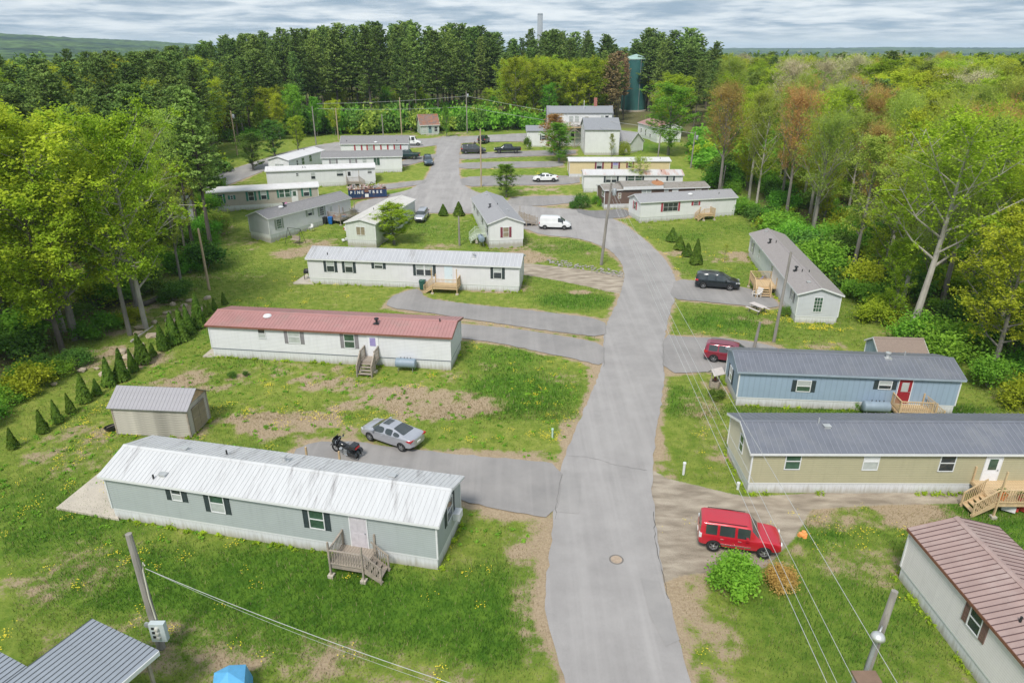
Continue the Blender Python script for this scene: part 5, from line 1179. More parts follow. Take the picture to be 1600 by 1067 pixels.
H19, on19, L19 = house('mobile_home', 'off white home with clay brown standing seam roof near the leaning pole', 'mobile home', at(1403,900), gp(20.3, 9.5), 4.4, siding('off white siding', (.70, .67, .665)), ROOF_P, hw=2.95, pitch=.30, rise=.6, seam=SEAM_P, fascia=RUSTB, ov=.12,
   wins=[('F',1525,969,.7,1.05,'hung',GG,SH_BRN)], vents=[(6.3,.45,'blackpipe')])
# home half seen through the left wood
p0 = gp(-57.5, 96.0)
H20, on20, L20 = house('mobile_home', 'pale grey roofed home glimpsed between trunks of the left hand wood', 'mobile home', p0, gp(-48.2, 102.6), 5.5, W_WHT2, ROOF_S, metal=False, rise=.9, hw=3.0)
HR, onr, Lr = house('small_house', 'small white house with pinkish red roof near the water tank clearing', 'house', gp(32.2, 181.5), gp(34.6, 169.0), 6.0, W_WHT2, ROOF_R, metal=False, rise=1.0, hw=3.4, skirtm=WHITE,
   wins=[('F',1002,204,.7,1.0,'hung',GG,None),('F',1009,207.5,.7,1.3,'hung',GG,None),('F',1016,212,.8,.8,'hung',GG,None)])
# little derelict cottage at the wood's edge
HC, onc, Lc_ = house('cottage', 'derelict pale cottage with rusty roof at the edge of the pine wood', 'cottage', at(658,211), at(686,210), 5.0, siding('peeling pale paint', (.45, .52, .48), .2, lap_shade=.5), mat('rusted tin roof', (.17, .13, .12), .9, .3, 2.0, c2=(.36, .13, .05), c2amt=.8), metal=False, rise=2.2, hw=2.6, skirt=.3, ov=.3,
   wins=[('F',663.5,202,.9,1.3,'hung',BB,None),('F',681,202,.8,1.2,'hung',GG,None)], doors=[('F',672,204,mat('teal door', (.15, .25, .26), .6), GLASS)])
# blue shed behind the light blue home
HS, ons, Ls = house('shed', 'small pale blue shed with brown shingle roof behind the light blue home', 'shed', gp(30.8, 52.3), gp(34.6, 52.0), 2.6, W_BLUE, mat('brown shingles', (.24, .185, .155), .95, .15, 9, bump=.7, bscale=16), metal=False, rise=.75, hw=1.7, skirt=.1, ov=.15)

# ---- weathered garden shed, boards one by one
def garden_shed():
    A = at(188, 679); A = gp(-27.9, 41.9); B = gp(-22.5, 41.45); W = 2.7; hw = 2.25; rise = .85
    d = B-A; L_ = math.hypot(d.x, d.y); rz = math.atan2(d.y, d.x); r = thing('garden_shed', 'weathered clapboard garden shed with lavender grey metal roof', 'shed', A, rz)
    FOOT.append([tuple((A+Matrix.Rotation(rz, 3, 'Z') @ Vector(q))[:2]) for q in ((0,0,0),(L_,0,0),(L_,W,0),(0,W,0))])
    BO = mat('weathered clapboard', (.44, .41, .36), .9, .25, 2.5, c2=(.20, .19, .165), c2amt=.55, stretch=(.5, .5, 3), bump=.4)
    MB().box(.02, .02, -.1, L_-.02, W-.02, hw).build('wall', BO, r)
    n = 12; hb = hw/n
    fb = MB(); fb.add([(0,-.035,0),(L_,-.035,0),(L_,-.01,hb),(0,-.01,hb),(0,.02,0),(L_,.02,0),(L_,.02,hb),(0,.02,hb)], [(0,1,2,3),(4,7,6,5),(0,4,5,1),(3,2,6,7),(0,3,7,4),(1,5,6,2)]); fm = fb.mesh('board', BO)
    eb = MB(); eb.add([(.035,0,0),(.035,W,0),(.01,W,hb),(.01,0,hb),(-.02,0,0),(-.02,W,0),(-.02,W,hb),(-.02,0,hb)], [(0,1,2,3),(4,7,6,5),(0,4,5,1),(3,2,6,7),(0,3,7,4),(1,5,6,2)]); em = eb.mesh('board', BO)
    for i in range(n):
        o = obj('board', fm, r, (0, 0, .02+i*hb)); o.rotation_euler = (0, R(rng.uniform(-.12, .12)), 0)
        obj('board', em, r, (L_, 0, .02+i*hb))
    g = MB(); g.add([(L_,0,hw),(L_,W,hw),(L_,W/2,hw+rise)], [(0,1,2)]); g.add([(0,0,hw),(0,W,hw),(0,W/2,hw+rise)], [(2,1,0)]); g.build('gable', mat('tan plywood', (.48, .33, .22), .8, .2), r)
    DW = mat('grey brown planks', (.30, .25, .17), .9, .3, 3, c2=(.13, .12, .10), c2amt=.5, stretch=(1, 1, .3), bump=.4)
    for a in (0, 1):
        dr = MB().box(L_+.03, .55+a*.85, .05, L_+.06, 1.38+a*.85, 1.95).build('door', DW, r)
        pm_ = MB().box(0, 0, 0, .02, .125, 1.86).mesh('plank', DW)
        for k in range(6): obj('plank', pm_, dr, (L_+.06, .565+a*.85+k*.137, .07))
        for z in (.07, 1.0, 1.82): MB().box(L_+.08, .55+a*.85, z, L_+.10, 1.38+a*.85, z+.1).build('batten', DW, dr)
    for x, y in ((0, 0), (L_, 0), (L_, W)): MB().box(x-.05, y-.05, 0, x+.05, y+.05, hw).build('corner_board', WOODW, r)
    ro = MB(); ov = .22; k = rise/(W/2); z0 = hw-ov*k
    ro.add([(-ov,-ov,z0),(L_+ov,-ov,z0),(L_+ov,W/2,hw+rise),(-ov,W/2,hw+rise),(L_+ov,W+ov,z0),(-ov,W+ov,z0),(-ov,-ov,z0+.04),(L_+ov,-ov,z0+.04),(L_+ov,W/2,hw+rise+.04),(-ov,W/2,hw+rise+.04),(L_+ov,W+ov,z0+.04),(-ov,W+ov,z0+.04)],
           [(3,2,1,0),(5,4,2,3),(6,7,8,9),(9,8,10,11),(0,1,7,6),(4,5,11,10),(1,2,8,7),(2,4,10,8),(3,0,6,9),(5,3,9,11)])
    rf = ro.build('roof', ROOF_L, r); n_ = 22; wd = (L_+2*ov)/n_; sl = math.hypot(W/2+ov, rise+ov*k); an = math.atan2(rise, W/2); pm_ = strip_mesh('roof_panel', sl, wd, ROOF_L, None, .02)
    for i in range(n_):
        o = obj('roof_panel', pm_, rf, (-ov+i*wd, -ov, z0+.045)); o.rotation_euler = (an, 0, 0)
        o = obj('roof_panel', pm_, rf, (-ov+(i+1)*wd, W+ov, z0+.045)); o.rotation_euler = (an, 0, math.pi)
    return r
garden_shed()
# ---- open sided porch roofs at the lower left
def canopy(label, c0, ex, ey, Lx, Ly, h, posts=True):
    """c0: back corner; ex, ey unit directions; strips run along ex"""
    rz = math.atan2(ex.y, ex.x); r = thing('porch_canopy', label, 'canopy', gp(c0.x, c0.y), rz)
    s = 1 if (-ex.y*ey.x+ex.x*ey.y) > 0 else -1
    MB().box(0, min(0, s*Ly), h-.12, Lx, max(0, s*Ly), h-.02).build('roof_deck', WHITE, r)
    n = max(3, round(Ly/.25)); wd = Ly/n; m = mat('blue grey metal roof', (.30, .33, .37), .4, .08, metal=.25, c2=(.22, .23, .25), c2amt=.2)
    pm_ = strip_mesh('roof_panel', Lx+.15, wd, m, mat('dark groove', (.07, .08, .09), .6), .022)
    for i in range(n):
        o = obj('roof_panel', pm_, r, (-.08, (s*i*wd if s > 0 else -(i)*wd), h+.005)); o.rotation_euler = (0, 0, -math.pi/2) if s < 0 else (0, 0, -math.pi/2)
        if s > 0: o.location.y += wd
    y = s*Ly; MB().box(-.05, min(y, y+s*.04), h-.2, Lx, max(y, y+s*.04), h+.0).build('fascia', WHITE, r)
    if posts:
        for px, py in ((.3, .25), (.3, Ly-.3), (Lx*.55, Ly-.3)):
            MB().box(px-.06, s*py-.06, -.3, px+.06, s*py+.06, h-.12).build('post', WOODW, r)
        for z in (.35, 1.0): MB().box(.3, s*(Ly-.3)-.03, z, Lx*.55, s*(Ly-.3)+.03, z+.07).build('rail', WOODW, r)
        lt = MB()
        for i in range(14):
            x = .4+i*(Lx*.5-.2)/14; lt.beam((x, s*(Ly-.3), .4), (x+.45, s*(Ly-.3), 1.0), .02, .03); lt.beam((x+.45, s*(Ly-.3), .4), (x, s*(Ly-.3), 1.0), .02, .03)
        lt.build('lattice', WOODN, r)
    return r
c0 = at(141, 968, 3.15); c1 = at(246, 1018, 3.15); ey_ = (c1-c0); ly = math.hypot(ey_.x, ey_.y); ey_ = Vector((ey_.x, ey_.y, 0)).normalized(); ex_ = Vector((ey_.y, -ey_.x, 0))
if ex_.x > 0: ex_ = -ex_
canopy('blue grey metal canopy over a porch with lattice rail near the meter pole', c0, ex_, ey_, 7.5, ly, 3.15)
c2 = c0+ey_*-3.6+ex_*2.6
canopy('second lower blue grey canopy beyond the lattice porch canopy', c2, ex_, ey_, 6.0, 3.55, 3.0, False)

# ---- three storey house at the cross street
def block(par, x0, y0, w, d, h, rise, wall, roofm, zb=-.5, ov=.25, axis='x', nm='wall'):
    mb = MB(); mb.box(x0, y0, zb, x0+w, y0+d, h); 
    if axis == 'x': mb.add([(x0,y0,h),(x0,y0+d,h),(x0,y0+d/2,h+rise)], [(2,1,0)]); mb.add([(x0+w,y0,h),(x0+w,y0+d,h),(x0+w,y0+d/2,h+rise)], [(0,1,2)])
    else: mb.add([(x0,y0,h),(x0+w,y0,h),(x0+w/2,y0,h+rise)], [(0,1,2)]); mb.add([(x0,y0+d,h),(x0+w,y0+d,h),(x0+w/2,y0+d,h+rise)], [(2,1,0)])
    o = mb.build(nm, wall, par); rb = MB(); t = .15
    if axis == 'x':
        k = rise/(d/2); p = [(y0-ov, h-ov*k), (y0+d/2, h+rise), (y0+d+ov, h-ov*k), (y0+d+ov, h-ov*k+t), (y0+d/2, h+rise+t), (y0-ov, h-ov*k+t)]
        vs = [(x0-ov, a, b) for a, b in p]+[(x0+w+ov, a, b) for a, b in p]
    else:
        k = rise/(w/2); p = [(x0-ov, h-ov*k), (x0+w/2, h+rise), (x0+w+ov, h-ov*k), (x0+w+ov, h-ov*k+t), (x0+w/2, h+rise+t), (x0-ov, h-ov*k+t)]
        vs = [(a, y0+d+ov, b) for a, b in p]+[(a, y0-ov, b) for a, b in p]
    rb.add(vs, [(0,1,4,5),(1,2,3,4),(11,10,7,6),(10,9,8,7)]+[(i, i+6, (i+1) % 6+6, (i+1) % 6) for i in range(6)]); rb.build('roof', roofm, par); return o
bl = gp(8.6, 163.0)
BIG = thing('apartment_house', 'tall white house with upper deck, brick chimney and garage wing at the cross street', 'house', bl, 0)
GR_ = mat('grey roof shingles', (.24, .25, .27), .9, .1, 4)
block(BIG, 0, 0, 14.2, 8.5, 7.2, 1.1, W_WHT2, GR_)
for x in (-.6, 13.9):   # steep side slopes of the roof
    mb = MB(); mb.add([(x+.0, -.3, 4.2), (x+.9, -.3, 4.2), (x+.9, 4.2, 8.5), (x, 4.2, 8.5), (x+.9, 8.8, 4.2), (x, 8.8, 4.2)], [(0,1,2,3),(3,2,4,5),(5,4,1,0)]); mb.build('side_roof', GR_, BIG)
block(BIG, 6.9, -13.0, 7.3, 9.5, 4.9, 1.9, W_WHT2, GR_, -1.5, nm='garage_wing')
block(BIG, -5.2, -1.2, 5.6, 6.5, 3.4, .8, W_WHT2, GR_, -.8, nm='low_wing')
MB().box(10.4, 4.0, 7.6, 11.1, 4.7, 10.2).build('chimney', mat('red brick', (.35, .14, .11), .9, .25, 6), BIG)
MB().tube([(7.9, 2, 7.4), (7.9, 2, 9.8)], .07, 6).build('vent_pipe', WHITE, BIG)
Mf = Matrix(((1,0,0,0),(0,-1,0,0),(0,0,1,0),(0,0,0,1)))
for x, z, w, h, g in ((4.9,5.9,.9,1.3,BB),(6.2,5.9,.9,1.3,BB),(12.0,6.2,.75,.9,G2),(13.0,6.2,.75,.9,GG),(6.5,3.3,.5,.7,GG),(3.5,3.3,.5,.7,GG)):
    window_part(BIG, Matrix.Translation((x, 0, z)) @ Mf, w, h, 'hung', g)
door_part(BIG, Matrix.Translation((8.4, 0, 4.5)) @ Mf, .8, 1.9, mat('olive door', (.20, .18, .10), .6), GREENG); door_part(BIG, Matrix.Translation((5.4, 0, 1.2)) @ Mf, .9, 2.0, BLACK, GLASS)
window_part(BIG, Matrix.Translation((-1.3, -1.2, 1.9)) @ Mf, 1.0, 1.0, 'hung', GG, WHITE, SH_BLK)
for z in (1.2, 3.6): window_part(BIG, Matrix.Translation((6.9, -8.5, z)) @ Matrix(((0,-1,0,0),(-1,0,0,0),(0,0,1,0),(0,0,0,1))), 1.0, 1.2, 'hung', BB)
MB().box(1.6, -2.6, 4.3, 10.2, -.01, 4.5).build('upper_deck', WOODW, BIG); MB().box(1.6, -2.63, 4.22, 10.2, -2.6, 4.42).build('deck_edge', WOODN, BIG)
rl = MB(); 
for z in (4.85, 5.45): rl.beam((1.6, -2.55, z), (10.2, -2.55, z), .06, .09)
for i in range(40): rl.beam((1.7+i*.215, -2.55, 4.5), (1.7+i*.215, -2.55, 5.45), .04, .04)
rl.build('deck_rail', WOODW, BIG)
for x in (1.8, 5.6, 9.8): MB().beam((x, -2.5, -.6), (x, -2.5, 4.3), .16, .16).build('deck_post', WOODW, BIG)
for a, b in (((5.6, -2.5, 4.1), (3.2, -2.5, 2.0)), ((5.6, -2.5, 4.1), (8.0, -2.5, 2.0)), ((3.2, -2.5, 2.0), (5.6, -2.5, -.3)), ((8.0, -2.5, 2.0), (5.6, -2.5, -.3)), ((1.8, -2.5, 2.0), (9.8, -2.5, 2.0))): MB().beam(a, b, .08, .12).build('cross_brace', WOODW, BIG)
st = MB()
for i in range(12): st.box(10.2+i*.3, -2.4, 4.3-i*.33, 10.52+i*.3, -1.5, 4.36-i*.33)
st.beam((10.2, -2.45, 5.4), (13.8, -2.45, 1.5), .06, .08); st.build('deck_stair', WOODW, BIG)
# small dark outbuilding right of it
HO, ono, Lo = house('shed', 'small grey steep roofed shed beside the tall white house', 'shed', gp(22.5, 156.5), gp(25.6, 152.5), 4.0, W_WHT2, SH_L, metal=False, rise=1.8, hw=2.2, skirt=.2)
# ---- tank and stack
tk = at_y(988.5, 171, 262); T = thing('water_tank', 'teal green standpipe water tank rising behind the trees', 'water tank', gp(tk.x, 262))
TEAL = mat('teal tank paint', (.03, .12, .115), .5, .2, .4, c2=(.05, .16, .15), c2amt=.4)
MB().lathe([(4.3, -1), (4.3, 17.2)], 40).build('tank_shell', TEAL, T, True); MB().lathe([(4.3, 17.2), (4.45, 17.2), (4.45, 17.5), (4.0, 17.8), (0, 19.0)], 40).build('tank_roof', mat('pale teal', (.35, .50, .46), .5), T)
MB().tube([(1.2, -4.5, -1), (1.2, -4.5, 17.4)], .10, 6).build('overflow_pipe', METALG, T); rr_ = MB(); rr_.tube([(math.cos(a*.314)*4.4, math.sin(a*.314)*4.4, 18.3) for a in range(21)], .05, 5); rr_.build('roof_railing', METALG, T)
MB().lathe([(4.9, -1), (4.9, .4), (4.3, .4)], 32).build('tank_base', CONC, T)
sk = at_y(843.5, 60, 1500); S_ = thing('chimney_stack', 'tall grey industrial chimney stack far beyond the pines', 'chimney stack', Vector((sk.x, 1500, -15)))
zt_ = at_y(843.5, 21.5, 1500).z+15
MB().lathe([(6.0, -2), (5.1, zt_), (4.6, zt_), (4.6, zt_-3)], 32).build('shaft', mat('stack concrete', (.26, .28, .30), .9, .1, .1), S_, True); MB().lathe([(5.25, zt_-3), (5.25, zt_-.5)], 32).build('band', METALG, S_)

# ------------------------------------------------------------------ vehicles in place
def dirn(a, b): a = at(*a); b = at(*b); return math.atan2(b.y-a.y, b.x-a.x), (a+b)/2
P_SIL = paint('silver paint', (.45, .46, .50), .5); P_RED = paint('red paint', (.50, .014, .032), .15); P_BUR = paint('burgundy paint', (.24, .02, .045), .3); P_BLK = paint('black blue paint', (.012, .018, .024), .3)
P_WHT = paint('white paint', (.74, .75, .77), .0); P_GRY = paint('dark grey paint', (.06, .063, .07), .4); P_GRN = paint('dark green paint', (.012, .04, .04), .3); P_BLU = paint('steel blue paint', (.06, .10, .14), .4)
# silver sedan: tail to the right, nose left and away
a = at(572, 690); b = at(650, 704); rz = math.atan2(a.y-b.y, a.x-b.x); c = at(610, 694)
p = at(609, 688, 0)
car('sedan_car', 'silver sedan with sunroof on the drive behind the sage green home', 'car', 'sedan', P_SIL, gp(-8.3, 41.0), R(150), ('sunroof',))
motorcycle(gp(at(541, 704, .3).x, at(541, 704, .3).y), R(152))
car('suv_car', 'bright red boxy SUV on the rutted dirt drive', 'car', 'boxy', P_RED, gp(12.35, 30.1), R(-13), ('rails', 'sidetrim', 'rearwipe'), tail=HEADL, scale=.97)
car('suv_car', 'burgundy SUV partly behind the light blue roof', 'car', 'suv', P_BUR, gp(19.1, 54.2), R(-20), ('rails',), scale=.93)
car('suv_car', 'black SUV parked beside the porch of the long white home', 'car', 'suv', P_BLK, gp(23.4, 74.2), R(-15), ('rails', 'chromerail', 'rearwipe'))
car('cargo_van', 'white cargo van at the foot of the wheelchair ramp', 'van', 'van', P_WHT, gp(at(868, 361).x, at(868, 357).y), R(-4), ('bumper',))
car('sedan_car', 'white sedan on the driveway between grass strips', 'car', 'sedan', P_WHT, gp(6.1, 127.3), R(181), (), scale=1.02)
car('pickup_truck', 'black pickup truck facing left near the cross street', 'truck', 'truck', P_BLK, gp(-1.0, 152.2), R(182))
car('suv_car', 'dark grey SUV nose to nose with the black pickup', 'car', 'suv', P_GRY, gp(-8.3, 151.6), R(3), ('rails',), scale=1.1)
car('suv_car', 'black off road vehicle with open back beside the cross street', 'car', 'boxy', P_BLK, gp(-6.7, 168.5), R(75), ('wheelcover',))
car('pickup_truck', 'dark green pickup truck parked behind the white grey roofed home', 'truck', 'truck', P_GRN, gp(-22.0, 145.5), R(180))
car('suv_car', 'steel blue SUV facing the camera on the narrow road', 'car', 'suv', P_BLU, gp(-16.9, 140.8), R(-80), (), scale=.92)
car('mail_van', 'white mail van with open door at the cross street', 'van', 'mail', P_WHT, gp(-23.2, 163.5), R(2), ())
car('hatchback_car', 'silver hatchback parked beside the cream roofed home', 'car', 'suv', P_SIL, gp(-14.0, 105.0), R(-96), ('bumper',), scale=.84)
car('pickup_truck', 'white pickup truck hidden between the deck and cream roofed home', 'truck', 'truck', P_WHT, gp(-22.6, 99.6), R(75), ())

# ------------------------------------------------------------------ utility poles and wires
def pole(label, base, H, r0=.15, group='wooden utility poles', m=None, top=(0, 0), arm=None, cat='utility pole', name='utility_pole', xf=False):
    t = thing(name, label, cat, base, 0, group); MB().tube([(0, 0, -.5), (top[0]*.5, top[1]*.5, H*.5), (top[0], top[1], H)], [r0*1.15, r0, r0*.8], 10).build('pole', m or WOODW, t)
    tp = Vector((top[0], top[1], H))
    if arm: MB().beam(tp+Vector((-arm, 0, -.5)), tp+Vector((arm, 0, -.5)), .1, .12).build('crossarm', m or WOODW, t); [MB().tube([tp+Vector((x, 0, -.44)), tp+Vector((x, 0, -.25))], .05, 8).build('insulator', METALG, t) for x in (-arm*.85, 0.001, arm*.85)]
    if xf: MB().lathe([(0, 0), (.24, .0), (.25, .05), (.25, .75), (.2, .82), (0, .84)], 16, 0, Matrix.Translation(tp+Vector((.40, -.1, -1.5)))).build('transformer', METALG, t, True); MB().beam(tp+Vector((.05, 0, -1.1)), tp+Vector((.3, -.1, -1.1)), .08, .08).build('bracket', METALG, t)
    return t, base+tp
PW = mat('old grey pole wood', (.27, .25, .225), .95, .3, 4, stretch=(1, 1, .15), c2=(.12, .11, .10), c2amt=.5, bump=.5)
PT = mat('tan pole wood', (.40, .31, .21), .9, .25, 4, stretch=(1, 1, .15), bump=.3)
_, tA = pole('tall utility pole with transformer at the bend of the main road', gp(at(939,413).x, at(939,413).y), 10.2, .17, m=PW, top=(.75, 0), xf=True)
b_ = gp(11.0, 15.9); nt_, tB = pole('near grey pole with dome street lamp and metal conduit', b_, 9.6, .13, m=PW, top=(.85, .5))
MB().tube([(-.12, -.10, 0), (.22, .08, 4), (.58, .30, 8.0)], .06, 8).build('conduit', METALG, nt_)
lm = MB(); lm.beam((.70, .40, 8.3), (.45, .1, 8.35), .05, .05); lm.lathe([(0, .16), (.10, .15), (.19, .06), (.22, -.04), (.20, -.04), (.08, .05)], 18, 0, Matrix.Translation((.38, .02, 8.22))); lm.build('street_lamp', GALV, nt_, True)
MB().lathe([(0, -.16), (.09, -.13), (.11, 0), (.07, .06)], 12, 0, Matrix.Translation((.38, .02, 8.18))).build('lamp_bulb', HEADL, nt_, True)
MB().box(-.10, -.35, 6.05, .42, -.02, 6.7).build('meter_cabinet', METALG, nt_); MB().box(-.16, -.42, 6.7, .62, .05, 6.76).build('cabinet_roof', mat('brown board', (.2, .13, .09), .8), nt_)
lp_, tL = pole('weathered pole with grey meter cabinet near the lattice canopy', gp(at(252,1010).x, at(252,1010).y), 6.35, .17, m=PW, top=(-.1, 0))
CAB = mat('pale grey cabinet', (.47, .53, .55), .5, .06)
cb = MB().box(-.05, -.42, .75, .62, -.17, 1.75).build('meter_cabinet', CAB, lp_)
for i in range(3):
    MB().lathe([(0, .12), (.08, .11), (.095, .02), (.11, .0)], 14, 0, Matrix.Translation((.30, -.42, 1.02+i*.25)) @ Matrix.Rotation(R(90), 4, 'X')).build('meter_dial', mat('meter glass', (.5, .5, .46), .1), cb)
    MB().box(.06, -.44, .97+i*.25, .18, -.42, 1.10+i*.25).build('breaker_door', BLACK, cb)
MB().lathe([(0, .08), (.14, .06), (.15, 0)], 14, 0, Matrix.Translation((-.2, -.2, 1.55)) @ Matrix.Rotation(R(90), 4, 'X')).build('side_meter', METALG, lp_)
MB().tube([(.16, -.1, 1.75), (.14, -.14, 3), (.17, -.10, 4.5), (.24, -.08, 4.9), (.30, -.1, 4.75)], .03, 8).build('service_cable', mat('cream cable', (.62, .60, .5), .6), lp_)
for lab, (u, v), H_, m_, xf in (('pole beside the picnic table and long white home', (1209,533), 8.6, PW, False), ('thin grey pole behind the burgundy SUV', (1176,552), 3.0, PW, False),
   ('short pole in the lawn below a round topped shrub', (718,383), 4.0, PW, False), ('tan pole with white cap between the asphalt drives', (752,292), 10.0, PT, False),
   ('tall grey pole at the wood edge left of the dirt track', (730,208), 10.5, PW, True), ('tan pole behind the red shuttered home', (628,214), 9.5, PT, False), ('short pale pole behind the red shuttered home roof', (599,214), 5.5, PW, False),
   ('brown pole left of the red shuttered home', (529,219), 7.5, PT, False), ('pale pole rising behind the angled white home', (494,226), 8.5, PW, False), ('pole by the hidden grey shed at the far left street', (371,243), 9.0, PT, True),
   ('pole with lamp behind the pale yellow home', (1026,262), 6.4, PW, False), ('pale pole at the right hand wood edge', (1079,262), 6.8, PW, True), ('short pole behind the red shuttered bend home', (1127,300), 4.5, PW, False),
   ('small pole behind the tall white house', (873,196), 5.0, PW, False), ('broken stub pole in the left undergrowth', (327,452), 7.0, PT, False)):
    b_ = at(u, v); pole(lab, gp(b_.x, b_.y), H_, .13, m=m_, xf=xf, top=(.25 if u > 900 else 0, 0))
def wire(label, pts, r=.018, m=None, sag=.4, group='overhead wires'):
    o = []
    for a, b in zip(pts[:-1], pts[1:]):
        for i in range(17):
            t = i/16; p = Vector(a).lerp(Vector(b), t); p.z -= 4*sag*t*(1-t); o.append(p)
    w = MB().tube(o, r, 5).build('overhead_wire', m or mat('pale cable', (.42, .43, .42), .5), None); return tag(w, label, 'wire', group)
WIRE = mat('pale cable', (.42, .43, .42), .5)
far = [tA+Vector((0, 0, -.3)), tA+Vector((.1, 0, -.9)), tA+Vector((.3, 0, -1.4)), tA+Vector((.2, 0, -2.0))]
wire('lowest slack cable running above the main road', [far[3], at(1296, 1075, 7.6), at(1420, 1400, 7.0)], .012)
wire('thin cable crossing the red SUV roof', [far[2], at(1312, 1075, 8.0), at(1440, 1400, 7.4)], .009)
wire('cable passing just right of the red SUV nose', [far[1], tB+Vector((-1.0, -.9, -3.0)), at(1500, 1400, 7.0)], .011)
wire('uppermost cable carrying the orange marker', [far[0], at(1404, 1070, 8.6), at(1560, 1400, 7.8)], .011)
mk = at(1254, 835, 9.1); m_ = thing('line_marker', 'orange plastic marker clipped on the uppermost cable', 'marker', mk)
mb = MB()
for i in range(7): a = i*.9; mb.lathe([(0, .09), (.08, .05), (.09, -.02), (0, -.08)], 8, 0, Matrix.Translation((math.cos(a)*.09, math.sin(a)*.06, math.sin(a*2)*.06)))
mb.build('marker_body', mat('orange plastic', (.75, .28, .08), .5), m_)
wire('pale service cable from the meter pole across the lawn', [tL+Vector((.4, -.1, -1.75)), at(760, 1085, 4.6)], .013, sag=.25)
wire('thin guy cable just under the service cable', [tL+Vector((.4, -.1, -1.75)), at(750, 1090, 4.3)], .006, sag=.35)
wire('high line along the cross street', [gp(-49, 181)+Vector((0, 0, 8)), at(730,208)+Vector((0, 0, 9.3)), at(1079, 262)+Vector((0, 0, 6.5))], .03)
wire('second line along the cross street', [gp(-49, 181)+Vector((0, 0, 6.8)), at(730,208)+Vector((0, 0, 6.6)), at(1026, 262)+Vector((0, 0, 6.2))], .03)

# ------------------------------------------------------------------ other things
def dumpster():
    a = at(545, 312); rz = R(12); c = Vector((a.x, a.y, zt(a.x, a.y))); t = thing('dumpster', 'dark blue roll off dumpster lettered PINE TREE, heaped with debris', 'dumpster', c, rz)
    BL = mat('dark blue steel', (.018, .045, .12), .5, .2, 2, c2=(.14, .07, .04), c2amt=.25); RU = mat('rusty steel', (.19, .09, .06), .8, .3, 3)
    Lx, Wy, Hh = 6.4, 2.3, 1.55
    b = MB(); b.box(0, 0, .2, Lx, .08, Hh); b.box(0, Wy-.08, .2, Lx, Wy, Hh); b.box(0, .08, .2, .08, Wy-.08, Hh); b.box(Lx-.08, .08, .2, Lx, Wy-.08, Hh); b.box(0, .08, .2, Lx, Wy-.08, .3); b.build('container', BL, t)
    MB().box(-.05, -.06, Hh, Lx+.05, .1, Hh+.1).build('top_rim', RU, t); MB().box(-.05, -.05, 0, Lx+.2, .12, .22).build('floor_rail', RU, t)
    rib = MB().box(-.06, -.08, .22, .06, 0, Hh-.0).mesh('rib', BL)
    for i in range(14): obj('rib', rib, t, (.1+i*.48, 0, 0))
    WHL = mat('white lettering', (.72, .72, .72), .6, .05)
    for i, ch in enumerate('PINE TREE'):
        if ch == ' ': continue
        cu = bpy.data.curves.new('letter', 'FONT'); cu.body = ch; cu.size = .62; cu.extrude = .01; cu.align_x = 'CENTER'; cu.offset = .02
        oo = bpy.data.objects.new('tmp', cu); col.objects.link(oo); dg = bpy.context.evaluated_depsgraph_get(); me = bpy.data.meshes.new_from_object(oo.evaluated_get(dg)); bpy.data.objects.remove(oo)
        me.materials.clear(); me.materials.append(WHL); l = obj('letter', me, t, (.5+i*.62, -.095, .92)); l.rotation_euler = (R(90), 0, 0)
    MB().box(2.75, -.10, .3, 3.35, -.085, .85).build('notice', WHL, t); MB().box(2.72, -.09, 1.1, 3.4, -.075, 1.5).build('rust_patch', RU, t)
    cols = [mat('debris %s' % k, c_, .8) for k, c_ in (('tan', (.45, .33, .22)), ('white', (.62, .60, .58)), ('brown', (.20, .12, .08)), ('grey', (.30, .30, .30)), ('pink', (.45, .30, .28)))]
    d = MB()
    for i in range(170):
        p = Vector((rng.uniform(.2, Lx-.2), rng.uniform(.2, Wy-.2), Hh-.15+rng.uniform(0, .45))); M_ = Matrix.Translation(p) @ Matrix.Rotation(rng.uniform(0, 6), 4, (rng.random(), rng.random(), rng.random()+.1))
        s = rng.uniform(.08, .5); d.box(-s, -s*.3, -.03, s, s*.3, .04, rng.randrange(5), M_)
    stuff(d.build('debris', cols, t)); M_ = Matrix.Translation((4.0, .8, Hh+.6)) @ Matrix.Rotation(.5, 4, 'Y') @ Matrix.Rotation(.4, 4, 'X')
    f = MB(); f.box(-.35, -.03, -.5, -.27, .03, .5, 0, M_); f.box(.27, -.03, -.5, .35, .03, .5, 0, M_); f.box(-.27, -.03, .42, .27, .03, .5, 0, M_); f.box(-.27, -.03, -.5, .27, .03, -.42, 0, M_); f.box(-.27, -.02, -.04, .27, .02, .04, 0, M_); f.build('scrap_frame', BLACK, t)
    return t
dumpster()
